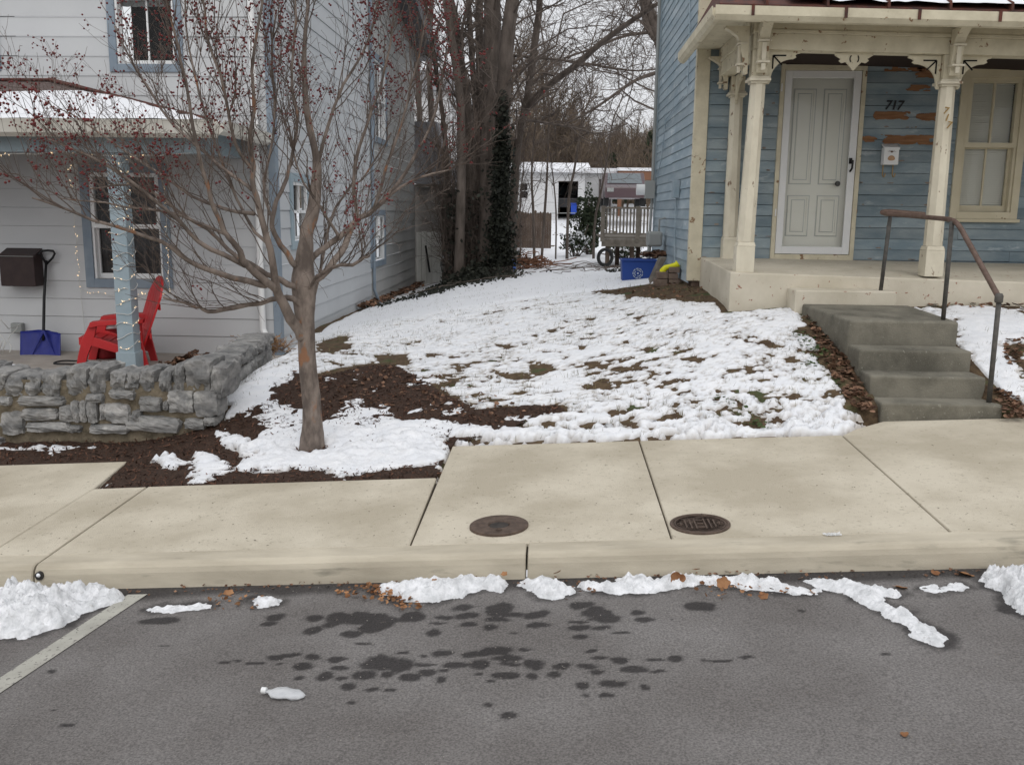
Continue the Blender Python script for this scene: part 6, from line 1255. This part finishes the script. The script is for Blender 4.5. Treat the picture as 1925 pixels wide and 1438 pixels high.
ivt = bgtree([(943,508,58),(941,470,40),(940,400,34),(943,300,32),(946,180,28),(955,60,26),(968,-30,24)], 17.5, 'thick trunk cloaked in dark green ivy at the right of the cluster', name='ivy_clad_tree', seed=25, nb=22, L=2.8)
bgtree([(964,490,20),(963,440,17),(967,340,16),(974,260,15),(990,195,14),(1000,120,13),(1018,-10,12)], 19, 'slender grey trunk with a long limb slanting up to the right', seed=26, nb=20, L=2.6, extra=(((988,205,0,13),(1010,180,-.3,12),(1045,150,-.6,12),(1085,122,-.9,11),(1125,85,-1.2,10),(1165,55,-1.5,9),(1205,28,-1.8,8),(1240,5,-2,6),(1290,-25,-2.2,4)), ((962,235,0,5),(985,225,.5,5),(1030,232,.8,4),(1080,240,1,4),(1130,255,1.3,3),(1180,232,1.6,2.4)),((960,105,.3,5),(1000,108,.5,5),(1070,115,.8,4.5),(1130,125,1,4),(1190,135,1.2,3),(1240,130,1.4,3))))
bgtree([(838,500,12),(845,380,10),(836,240,9),(818,120,8),(800,20,7)], 21, 'thin crooked sapling rising behind the shed roof', seed=27, nb=16, L=1.8, k2=6)
bgtree([(1262,480,22),(1262,300,22),(1255,150,20),(1235,60,18),(1215,0,17)], 23, 'pale-limbed tree mostly hidden behind the blue house', seed=28, nb=26, L=4.2, up=-.05, tmin=.3, extra=(((1250,90,0,12),(1232,75,0,12),(1216,50,0,12),(1210,20,0,11),(1205,-20,0,10)), ((1255,130,0,8),(1225,140,0,7),(1195,150,-.5,6),(1160,175,-1,5),(1110,210,-1.4,4),(1060,235,-1.8,3)), ((1255,60,0,7),(1215,62,0,6),(1170,68,0,5),(1120,90,0,4),(1060,110,0,3))))
bgtree([(822,490,14),(820,380,12),(812,240,11),(806,120,10),(812,-10,9)], 24, 'grey trunk rising behind the shed at its right edge', seed=31, nb=20, L=2.6, k2=7, group='bare trees behind the shed')
bgtree([(795,500,12),(792,300,11),(786,150,10),(776,20,9)], 26, 'grey trunk seen just past the rear corner of the pale grey house', seed=32, nb=20, L=2.8, k2=7, group='bare trees behind the shed')
bgtree([(893,505,16),(894,380,13),(897,250,12),(888,120,11),(880,0,10)], 20.5, 'slim dark trunk squeezed between two thicker trunks of the cluster', seed=33, nb=16, L=2.4)
# ivy leaves clinging to the trunk and spilling at its foot
mb = MB(); rgi = np.random.default_rng(3); n = 9000; t = rgi.uniform(0, 1, n); py = 500-t*330
def wid(py): return np.interp(py, [170, 300, 400, 470, 505], [11, 17, 19, 23, 30])
px = np.interp(py, [170, 300, 400, 500], [947, 943, 940, 943])+rgi.normal(0, .55, n)*wid(py); ang = rgi.uniform(-1.6, 1.6, n)
keep = rgi.random(n) < np.interp(py, [170, 240, 300, 505], [.03, .15, .5, .8]); 
Q = np.array([at(a, b, 17.5-.24*math.cos(c_*.8)-rgi.uniform(0, .06)) for a, b, c_ in zip(px[keep], py[keep], ang[keep])])
def leafquads(mb, Q, s, rg):
    n = len(Q); a = rg.normal(0, 1, (n, 3)); a /= np.linalg.norm(a, axis=1)[:, None]; b = np.cross(a, rg.normal(0, 1, (n, 3))); b /= np.linalg.norm(b, axis=1)[:, None]; s = (s*rg.uniform(.5, 1.2, n))[:, None]
    V = np.stack([Q-a*s, Q+b*s*.8, Q+a*s, Q-b*s*.8], 1).reshape(-1, 3); mb.add(V, np.arange(n*4).reshape(-1, 4).tolist())
leafquads(mb, Q, .045, rgi); mb.build('ivy', K['ivy'], ivt)
mb = MB(); Q = []
for i in range(2600):
    x = rgi.normal(-1.5, .42); y = rgi.normal(17.0, .7); h = .30*math.exp(-((x+1.4)/.6)**2-((y-17.3)/.7)**2); Q.append((x, y, float(G(x, y))+rgi.uniform(0, h+.05)))
leafquads(mb, np.array(Q), .04, rgi)
Q = []
for i in range(1500):
    x = rgi.uniform(-3.0, 2.3); y = rgi.normal(15.2, .5) if x > .9 or x < -1.6 else 99
    if y < 90: Q.append((x, y, float(G(x, y))+rgi.uniform(0, .07)))
leafquads(mb, np.array(Q), .035, rgi)
tag(mb.build('ground_ivy', K['ivy']), kind='stuff')
# dark shrubbery and thin stems between the trunks
mb = MB(); n = 340; X = rgi.uniform(-2.08, -1.0, n); Y = rgi.uniform(18, 21, n); Z = G(X, Y); P0 = np.stack([X, Y, Z], 1); l = rgi.uniform(.5, 3.6, n)[:, None]; d = np.stack([rgi.normal(0, .16, n), rgi.normal(0, .16, n), np.ones(n)], 1)
s = np.linspace(0, 1, 6); P = P0[:, None]+l[:, None]*d[:, None]*s[None, :, None]+rgi.normal(0, .05, (n, 6, 3)); R = np.full((n, 6), .012)*(1-.7*s); twigs(mb, P, R); a, b = sprout(P, R, 9, .8, .006, rgi, .8, .1, 5, .3); twigs(mb, a, b); a, b = sprout(a, b, 4, .3, .004, rgi, .8, .0, 4, .3); twigs(mb, a, b)
tag(mb.build('undergrowth', K['twig2']), kind='stuff')
mb = MB(); Q = np.stack([rgi.uniform(-2.1, -1.3, 5200), rgi.normal(19, .7, 5200), rgi.uniform(.2, 2.1, 5200)**1.0], 1)[:2600]; leafquads(mb, Q, .045, rgi); tag(mb.build('thicket_leaves', K['ivy']), kind='stuff')
# saplings nearer the middle of the gap
SG = 'thin saplings in the back yard'
for i, (pts, lab) in enumerate([(((1005,468,5),(1003,400,5),(999,340,4),(1001,290,3),(1010,200,2.5)), 'thin sapling in front of the brown fence, left of its right end'), (((1018,472,5),(1024,400,5),(1028,340,4),(1030,290,3),(1033,180,2.5)), 'thin sapling at the right end of the brown fence'), (((1066,478,6),(1067,420,5),(1070,360,5),(1080,320,4),(1090,250,3)), 'straight sapling left of the snow-dusted shrub'), (((1045,466,3),(1046,410,3),(1043,360,2.5),(1038,320,2)), 'very thin sapling before the white garage'), (((1116,470,5),(1118,410,4),(1128,370,4),(1140,310,3),(1150,230,2.5)), 'crooked sapling in front of the evergreen shrub'), (((978,492,3),(979,440,3),(977,380,2.5),(985,310,2)), 'thin sapling rising from the brush pile by the blue barrel')]):
    bgtree([(*p[:2], p[2]*1.1) for p in pts], 24-.0*i, lab, 'sapling', 9, 1.3, 40+i, 5, 4, ('bark2', 'twig2'), .5, SG, .012, 1.6, .3, .005)
# ------------------------------------------------------------------ shed at the back of the left house
YS = YL+10.56
a = at(781, 352, YS); b = at(837, 352, YS); gz = at(800, 532, YS)[2]; x0 = XL+.03; x1 = b[0]
SHD = thing('shed', 'small grey-brown sided lean-to with a tall whitish door behind the grey house', 'shed', (x0+.4, YS, gz))
K['shedwall'] = mat('brown_grey_siding', (.27, .255, .24), .85, col2=(.35, .33, .31), scale=5)
siding((x0-.35, YS, gz-.5), UX, FR, x1-x0+.35, a[2]-gz+.5, .19).build('wall', K['shedwall'], SHD)
siding((x1, YS, gz-.5), UY, (1, 0, 0), 3, a[2]-gz+.5, .19).build('wall', K['shedwall'], SHD)
mb = MB(); mb.box(x1-.08, x1+.03, YS-.03, YS-.016, gz-.5, a[2]); mb.box(x0-.05, x1+.10, YS-.12, YS-.0, a[2]+.001, a[2]+.06); mb.build('trim', K['deckwood'], SHD)
mb = MB(); t0 = at(797, 242, YS+3); t1 = at(838, 242, YS+3); mb.add([(x0-.02, YS-.08, a[2]+.07), (x1+.08, YS-.08, a[2]+.07), (t1[0]+.0, YS+1.2, t1[2]), (t0[0]-.15, YS+1.2, t0[2]), (x0-.02, YS+3, a[2]+.07), (x1+.08, YS+3, a[2]+.07), (t1[0], YS+1.8, t1[2]), (t0[0]-.15, YS+1.8, t0[2])], BF); mb.build('roof', K['greyroof'], SHD)
mb = MB(); c0 = at(783, 532, YS-.05); c1 = at(831, 437, YS-.05); n_ = 5
for i in range(n_): w_ = (c1[0]-c0[0])/n_; mb.box(c0[0]+i*w_+.004, c0[0]+(i+1)*w_-.004, YS-.05, YS-.02, c0[2]-.1, c1[2]+.02*(i % 2))
mb.build('door', mat('dirty_white_boards', (.56, .56, .52), .8, col2=(.70, .70, .67), scale=7, stretch=(1, 1, .2)), SHD)
mb = MB(); mb.bar(at(800, 462, YS-.2), at(808, 512, YS-.3), .03, .03); tag(mb.build('stick', K['black']), 'dark stick leaning on the whitish shed door', 'stick')
p = at(850, 500, 20.5); mb = MB(); rock(mb, p+np.array([0, 0, .02]), .22, .2, .17, 5, pw=.4); o = mb.build('boulder', K['stone']); tag(o, 'grey boulder capped with snow beside the shed', 'rock'); mb = MB(); rock(mb, p+np.array([0, 0, .17]), .20, .18, .06, 6, pw=.2); q = mb.build('snow_cap', K['snow'], o, smooth=True)
# white house seen over the shed
YB = 34; a = at(760, 345, YB); b = at(845, 172, YB)
WH = thing('white_house', 'white sided house seen over the shed roof between bare branches', 'house', (a[0]+1, YB, 1))
w0_ = at(792, 250, YB)[0]-a[0]; siding((a[0]-3, YB, .3), UX, FR, b[0]-a[0]+3, b[2]-.3, .2, [(w0_+3-.25, w0_+3+.35, 3.3-.3, 4.3-.3)]).build('wall', K['farwhite'], WH)
siding((b[0], YB, .3), UY, (1, 0, 0), 6, b[2]-.3, .2).build('wall', K['farwhite'], WH)
window(WH, (a[0], YB, 0), UX, FR, w0_-.25, w0_+.35, 3.3, 4.3, 0, .07, 'farwhite', 'farwhite', .03, True, 'darkcurtain')
mb = MB(); mb.hexa([(a[0]-3.3, YB-.3, b[2]), (b[0]+.3, YB-.3, b[2]), (b[0]+.3, YB+6, b[2]), (a[0]-3.3, YB+6, b[2]), (a[0]-3.3, YB+2.7, b[2]+1.1), (b[0]+.3, YB+2.7, b[2]+1.1), (b[0]+.3, YB+3, b[2]+1.1), (a[0]-3.3, YB+3, b[2]+1.1)]); mb.build('roof', K['greyroof'], WH)
# ------------------------------------------------------------------ garage and things behind
YG = 45
a = at(962, 412, YG); b = at(1047, 412, YG); c = at(1098, 412, YG); d = at(1150, 400, YG+3); zt_ = at(1000, 318, YG)[2]
GR = thing('garage', 'white vinyl-sided garage with an open bay and snowy roof behind the back yard', 'garage', (c[0]-2, YG, 1.3))
wA, wB, wT, wBt = at(975, 345, YG)[0], at(995, 345, YG)[0], at(985, 342, YG)[2], at(985, 376, YG)[2]; zb_ = 1.1
oA, oB, oT = at(1050, 345, YG)[0], at(1087, 345, YG)[0], at(1070, 341, YG)[2]
siding((a[0]-1.5, YG, zb_), UX, FR, c[0]-a[0]+1.5, zt_-zb_, .13, [(wA-a[0]+1.5, wB-a[0]+1.5, wBt-zb_, wT-zb_), (oA-a[0]+1.5, oB-a[0]+1.5, 0, oT-zb_)]).build('wall', K['farwhite'], GR)
siding((c[0], YG, zb_), UY, (1, 0, 0), 6, zt_-zb_, .13).build('wall', K['farwhite'], GR)
window(GR, (0, YG, 0), UX, FR, wA, wB, wBt, wT, 0, .05, 'farwhite', 'farwhite', .03, False, 'darkcurtain')
mb = MB(); mb.box(oA-.05, oB+.05, YG+4.4, YG+4.5, zb_, oT); mb.box(oA-.06, oA-.05, YG, YG+4.5, zb_, oT); mb.box(oB+.05, oB+.06, YG, YG+4.5, zb_, oT); mb.box(oA-.06, oB+.06, YG, YG+4.5, oT+.001, oT+.03); mb.build('bay_interior', mat('bay_wall', (.06, .05, .05), .9), GR)
mb = MB(); X, Y = np.meshgrid(np.linspace(a[0]-1.8, c[0]+.3, 40), np.linspace(YG-.3, YG+5, 12)); mb.grid(X, Y, zt_-.02+(Y-YG+.3)*.11+.05*N1.fbm(X, Y, 1.3, 3)); mb.add([(a[0]-1.8, YG-.3, zt_-.02), (c[0]+.3, YG-.3, zt_-.02), (c[0]+.3, YG-.3, zt_-.16), (a[0]-1.8, YG-.3, zt_-.16)], [(3, 2, 1, 0)]); mb.build('roof', K['snow'], GR, smooth=False)
e0 = at(1098, 400, YG+4); e1 = at(1150, 400, YG+4); zt2 = at(1120, 326, YG+4)[2]
G2 = thing('outbuilding', 'long pale outbuilding with grey-white walls to the right of the open garage bay', 'building', (e0[0]+1, YG+4, 1.3))
siding((e0[0]-.5, YG+4, 1.1), UX, FR, e1[0]-e0[0]+.5, zt2-1.1, .25).build('wall', mat('grey_panel', (.50, .50, .50), .7), G2); mb = MB(); mb.box(e0[0]-.6, e1[0]+.2, YG+3.8, YG+9, zt2+.001, zt2+.25); mb.build('roof', K['snow'], G2)
mb = MB()
for px in (1128, 1140, 1147): q = at(px, 370, YG+3.9); mb.box(q[0]-.05, q[0]+.05, YG+3.9, YG+3.98, 1.2, zt2-.3)
mb.build('door_post', K['darkcurtain'], G2)
# cars
def car(px0, px1, pyb, Y, bodym, lab, hgt=1.5):
    a = at(px0, pyb, Y); b = at(px1, pyb, Y); cx = (a[0]+b[0])/2; w2 = .88; z = a[2]; r = thing('parked_car', lab, 'car', (cx, Y, z), 'cars parked behind the yard')
    m = MB(); prof_ = [(0, .35), (.02, .8), (.9, .95), (1.6, 1.45), (3.2, 1.48), (3.9, .98), (4.4, .9), (4.42, .35)]; m.prism([(cx-w2, Y+y_, z+z_) for y_, z_ in prof_], (2*w2, 0, 0)); m.build('body', bodym, r, bevel=.05)
    m = MB(); m.hexa([(cx-w2*.85, Y+.92, z+.97), (cx+w2*.85, Y+.92, z+.97), (cx+w2*.8, Y+1.55, z+1.40), (cx-w2*.8, Y+1.55, z+1.40), (cx-w2*.85, Y+.90, z+.98), (cx+w2*.85, Y+.90, z+.98), (cx+w2*.8, Y+1.52, z+1.42), (cx-w2*.8, Y+1.52, z+1.42)]); m.build('windshield', mat('car_glass', (.10, .12, .13), .15, spec=.8), r)
    for sx_ in (-1, 1):
        for yy in (.8, 3.5): m = MB(); m.tube([(cx+sx_*(w2-.2), Y+yy, z+.33), (cx+sx_*(w2+.01), Y+yy, z+.33)], .33, 14); m.build('wheel', K['tyre'], r)
        m = MB(); m.box(cx+sx_*w2*.75-.14, cx+sx_*w2*.75+.14, Y-.02, Y+.03, z+.6, z+.76); m.build('headlight', K['meter'], r)
car(1052, 1080, 404, YG+.7, mat('black_car_paint', (.03, .03, .035), .3, spec=.6), 'dark car with snow on its glass parked in the open bay')
car(1152, 1200, 388, 40, mat('maroon_car_paint', (.07, .04, .045), .3, spec=.6), 'dark maroon car parked right of the pale outbuilding')
p0_ = at(1162, 338, 48); p1_ = at(1232, 322, 48); mb = MB(); mb.box(p0_[0], p1_[0]+3, 48, 50, p0_[2], p1_[2]); mb.box(p0_[0], p0_[0]+.2, 48.01, 48.2, 1.2, p0_[2]-.001); mb.box(p1_[0], p1_[0]+.2, 48.01, 48.2, 1.2, p0_[2]-.001); WT = thing('timber_canopy', 'brown timber canopy with snow on top behind the maroon car', 'canopy', (p0_[0]+1, 48, 1.2)); mb.build('frame', mat('brown_timber', (.20, .10, .06), .8), WT)
mb = MB(); mb.box(p0_[0]-.05, p1_[0]+3, 47.95, 50.05, p1_[2]+.001, p1_[2]+.15); mb.build('roof_snow', K['snow'], WT)
# blue thing: small blue bin
q = at(1074, 403, 43); BB = MB(); BB.box(q[0]-.02, q[0]+.24, 43, 43.3, q[2]+.0, q[2]+.45); BB.box(q[0]-.04, q[0]+.26, 42.96, 43.34, q[2]+.451, q[2]+.50); tag(BB.build('blue_bin', mat('bright_blue', (.02, .07, .42), .5), bevel=.03), 'bright blue bin in front of the open garage bay', 'bin')
# ------------------------------------------------------------------ fence, shrubs, deck, tyre, barrel
YF = 29; a = at(945, 460, YF); b = at(1033, 460, YF); zt_ = at(1000, 398, YF)[2]
FN = thing('picket_fence', 'old brown close-boarded picket fence standing in the snow before the white garage', 'fence', ((a[0]+b[0])/2, YF, a[2]))
x = a[0]-.4
while x < b[0]:
    mb = MB(); zz = zt_+RNG.normal(0, .025); mb.add([(x, YF, a[2]-.1), (x+.075, YF, a[2]-.1), (x+.075, YF, zz-.04), (x+.0375, YF, zz), (x, YF, zz-.04), (x, YF+.02, a[2]-.1), (x+.075, YF+.02, a[2]-.1), (x+.075, YF+.02, zz-.04), (x+.0375, YF+.02, zz), (x, YF+.02, zz-.04)], [(0, 1, 2, 3, 4), (9, 8, 7, 6, 5), (0, 5, 6, 1), (1, 6, 7, 2), (2, 7, 8, 3), (3, 8, 9, 4), (4, 9, 5, 0)]); mb.build('picket', K['fencewood'], FN); x += .076
mb = MB(); 
for zz in (a[2]+.2, zt_-.3): mb.box(a[0]-.4, b[0], YF+.0205, YF+.07, zz, zz+.08)
mb.build('fence_rail', K['fencewood'], FN)
def shrub(px, py, Y, rx, rz, n, s, m, lab, snow=0, name='shrub'):
    c = at(px, py, Y); g_ = float(G(c[0], Y)); t = thing(name, lab, 'shrub', (c[0], Y, g_)); rg = np.random.default_rng(int(px)); u = rg.normal(0, 1, (n, 3)); u /= np.linalg.norm(u, axis=1)[:, None]; u *= rg.random((n, 1))**.4; lump = 1+.35*np.sin(u[:, :1]*7+px)*np.cos(u[:, 2:]*6)
    Q = c+u*lump*np.array([rx, rx*.9, rz]); Q = Q[Q[:, 2] > g_]; m_ = MB(); leafquads(m_, Q, s, rg); m_.build('foliage', K[m], t)
    m_ = MB(); k = 14; P0 = np.tile([c[0], Y, g_], (k, 1))+rg.normal(0, .06, (k, 3))*[1, 1, 0]; E = c+rg.normal(0, .5, (k, 3))*[rx, rx, rz]; ss = np.linspace(0, 1, 4)[None, :, None]; twigs(m_, P0[:, None]*(1-ss)+E[:, None]*ss, np.full((k, 4), .015)); m_.build('stem', K['bark2'], t)
    if snow: i = rg.integers(0, len(Q), snow); m_ = MB(); leafquads(m_, Q[i]+[0, -.05, .05], s*1.3, rg); m_.build('snow_dusting', K['snow'], t)['kind'] = 'stuff'
shrub(1108, 418, 26, .42, .82, 3600, .045, 'evergreen', 'tall dark evergreen shrub left of the wooden deck')
shrub(1085, 455, 25, .42, .26, 1300, .04, 'evergreen', 'low dark shrub dusted with snow beside a thin sapling', 260)
shrub(1175, 470, 24, .5, .25, 800, .04, 'evergreen', 'low snowy shrub seen under the wooden deck', 200)
YD = 20; dx0 = at(1131, 445, YD)[0]; dx1 = at(1219, 445, YD)[0]; dz = at(1170, 446, YD)[2]; rz_ = at(1170, 393, YD)[2]
DK = thing('wooden_deck', 'raised grey wooden deck with baluster railing behind the blue house', 'deck', (dx0+1, YD, .5))
mb = MB(); mb.box(dx0, dx1+2, YD, YD+2.5, dz-.04, dz); mb.build('deck_floor', K['deckwood'], DK); mb = MB(); mb.box(dx0, dx1+2, YD-.02, YD-.001, dz-.2, dz-.041); mb.build('rim_board', K['deckwood'], DK)
mb = MB(); mb.box(dx0, dx1+2, YD-.02, YD+.08, rz_, rz_+.04); mb.build('handrail', K['deckwood'], DK); x = dx0+.08
mb = MB(); mb.box(dx0+.06, dx1+2, YD+.01, YD+.05, dz+.05, dz+.09); mb.build('bottom_rail', K['deckwood'], DK)
while x < dx1+.3: mb = MB(); mb.box(x, x+.035, YD+.012, YD+.045, dz+.091, rz_-.001); mb.build('baluster', K['deckwood'], DK); x += .072
for x in (dx0, dx0+.74): mb = MB(); mb.box(x-.03, x+.06, YD-.04, YD-.021, dz-.1, rz_+.06); mb.build('rail_post', K['deckwood'], DK)
for i, x in enumerate((dx0+.1, dx0+.38, dx0+.62, dx0+.85)): yy = YD+.15 if i % 2 == 0 else YD+1.2; mb = MB(); mb.box(x, x+.09, yy, yy+.09, float(G(x, yy))-.1, dz-.205); mb.build('deck_leg', K['fencewood'], DK)
p = at(1134, 484, 19); TY = MB(); q = [(p[0]+.04+.155*math.cos(t)*.9, 19+.05*math.cos(t), p[2]+.16*math.sin(t)) for t in np.linspace(0, 6.3, 30)]; TY.tube(q, .036, 8, cap=False); tag(TY.build('tyre', K['tyre'], smooth=True), 'small black tyre leaning against the deck leg', 'tyre')
p = at(964, 487, 18.4); mb = MB(); mb.lathe((p[0], 18.4, float(G(p[0], 18.4))), [(.06, 0), (.065, .02), (.065, .26), (.05, .28), (.001, .28)], 16); tag(mb.build('barrel', mat('faded_blue', (.05, .11, .36), .5), smooth=False), 'slim blue barrel at the foot of the ivy-covered trunk', 'barrel')
mb = MB(); n = 130; c = at(988, 493, 20); P0 = c+rgi.normal(0, 1, (n, 3))*[.24, .3, .05]; d = rgi.normal(0, 1, (n, 3))*[.35, .2, .10]; s = np.linspace(0, 1, 4); P = P0[:, None]+d[:, None]*s[None, :, None]+rgi.normal(0, .02, (n, 4, 3)); P[..., 2] = np.maximum(P[..., 2], G(P[..., 0], P[..., 1])+.02); twigs(mb, P, np.full((n, 4), .012)); tag(mb.build('brush_pile', mat('red_brown_twigs', (.20, .10, .06), .9)), 'small pile of reddish brush beside the blue barrel', 'brush pile')
mb = MB(); n = 60; P0 = np.stack([rgi.uniform(-2.2, 1.6, n), rgi.uniform(15, 22, n), np.zeros(n)], 1); d = rgi.normal(0, 1, (n, 3))*[.6, .4, .05]; P = P0[:, None]+d[:, None]*np.linspace(0, 1, 6)[None, :, None]+rgi.normal(0, .03, (n, 6, 3)); P[..., 2] = G(P[..., 0], P[..., 1])+.06+np.abs(rgi.normal(0, .03, (n, 6))); twigs(mb, P, np.full((n, 6), .009)*np.linspace(1, .4, 6)); tag(mb.build('fallen_twigs', K['twig2']), kind='stuff')
mb = MB()
for zz in (0,): 
    for px in (1045, 1140): q = at(px, 430, 33); mb.tube([(q[0], 33, .6), (q[0], 33, 1.75)], .02, 6)
    mb.tube([(at(1035, 395, 33)[0], 33, 1.66), (at(1160, 395, 33)[0], 33, 1.7)], .014, 6)
tag(mb.build('wire_fence', K['meter']), 'thin metal pipe fence crossing in front of the garage', 'fence')
# ------------------------------------------------------------------ far wooded rise
mb = MB(); rgf = np.random.default_rng(9); n = 1300; Y = rgf.uniform(52, 125, n); X = rgf.uniform(-22, 26, n)*(Y/90); Z = G(X, Y); H_ = rgf.uniform(1.8, 5.4, n)*(1+.9*N2.fbm(X, Y, .12, 2))*np.interp(Y, [50, 70, 125], [.6, 1, 1.2])
P0 = np.stack([X, Y, Z-.1], 1); d = np.stack([rgf.normal(0, .10, n), rgf.normal(0, .1, n), np.ones(n)], 1)*H_[:, None]; s = np.linspace(0, 1, 5); P = P0[:, None]+d[:, None]*s[None, :, None]+rgf.normal(0, .08, (n, 5, 3))*s[None, :, None]*2; R = np.full((n, 5), .07)*(1-.75*s); twigs(mb, P, R)
a, b = sprout(P, R, 12, 1.9, .028, rgf, .6, .5, 4, .2, .2); twigs(mb, a, np.maximum(b, .016)); a, b = sprout(a, b, 4, .9, .02, rgf, .6, .3, 3, .2, .2); twigs(mb, a, np.maximum(b, .012)); print('far twigs', len(a))
for i in range(16):
    y = rgf.uniform(50, 85); x = y*((rgf.uniform(-.06, .12)) if i < 12 else rgf.uniform(-.3, -.1)); z = float(G(x, y)); h = rgf.uniform(4.5, 9.5); s = np.linspace(0, 1, 9); P = np.array([[x, y, z-.2]])+np.stack([rgf.normal(0, .06*h)*s, rgf.normal(0, .06*h)*s, s*h], 1)+rgf.normal(0, .1, (9, 3))*s[:, None]
    R = (.13*(1-.8*s))[None]; mb.tube(P, R[0], 5); a, b = sprout(P[None], R, 26, h*.42, .05, rgf, .6, .45, 6, .25, .25); a2, b2 = sprout(a, b, 7, h*.2, .026, rgf, .6, .2, 5, .25, .15); a3, b3 = sprout(a2, b2, 4, h*.09, .016, rgf, .6, .1, 3, .2, .1)
    for A_, B_ in ((a, b), (a2, b2), (a3, b3)): twigs(mb, A_, np.maximum(B_, .010))
tag(mb.build('woodland', K['brush']), kind='stuff')
mb = MB(); 
for i in range(46):
    y = rgf.uniform(55, 100); x = rgf.uniform(-.02, .13)*y if i % 2 else rgf.uniform(-.3, .3)*y; z = float(G(x, y)); h = rgf.uniform(2, 4.2); n = 700; u = rgf.random(n)**.7; rr_ = (1-u)*h*.33+.1; an = rgf.uniform(0, 6.28, n); q = rgf.random(n)**.5; leafquads(mb, np.stack([x+rr_*q*np.cos(an), y+rr_*q*np.sin(an), z+.2+u*h], 1), .16, rgf)
tag(mb.build('evergreen_wood', K['evergreen']), kind='stuff')
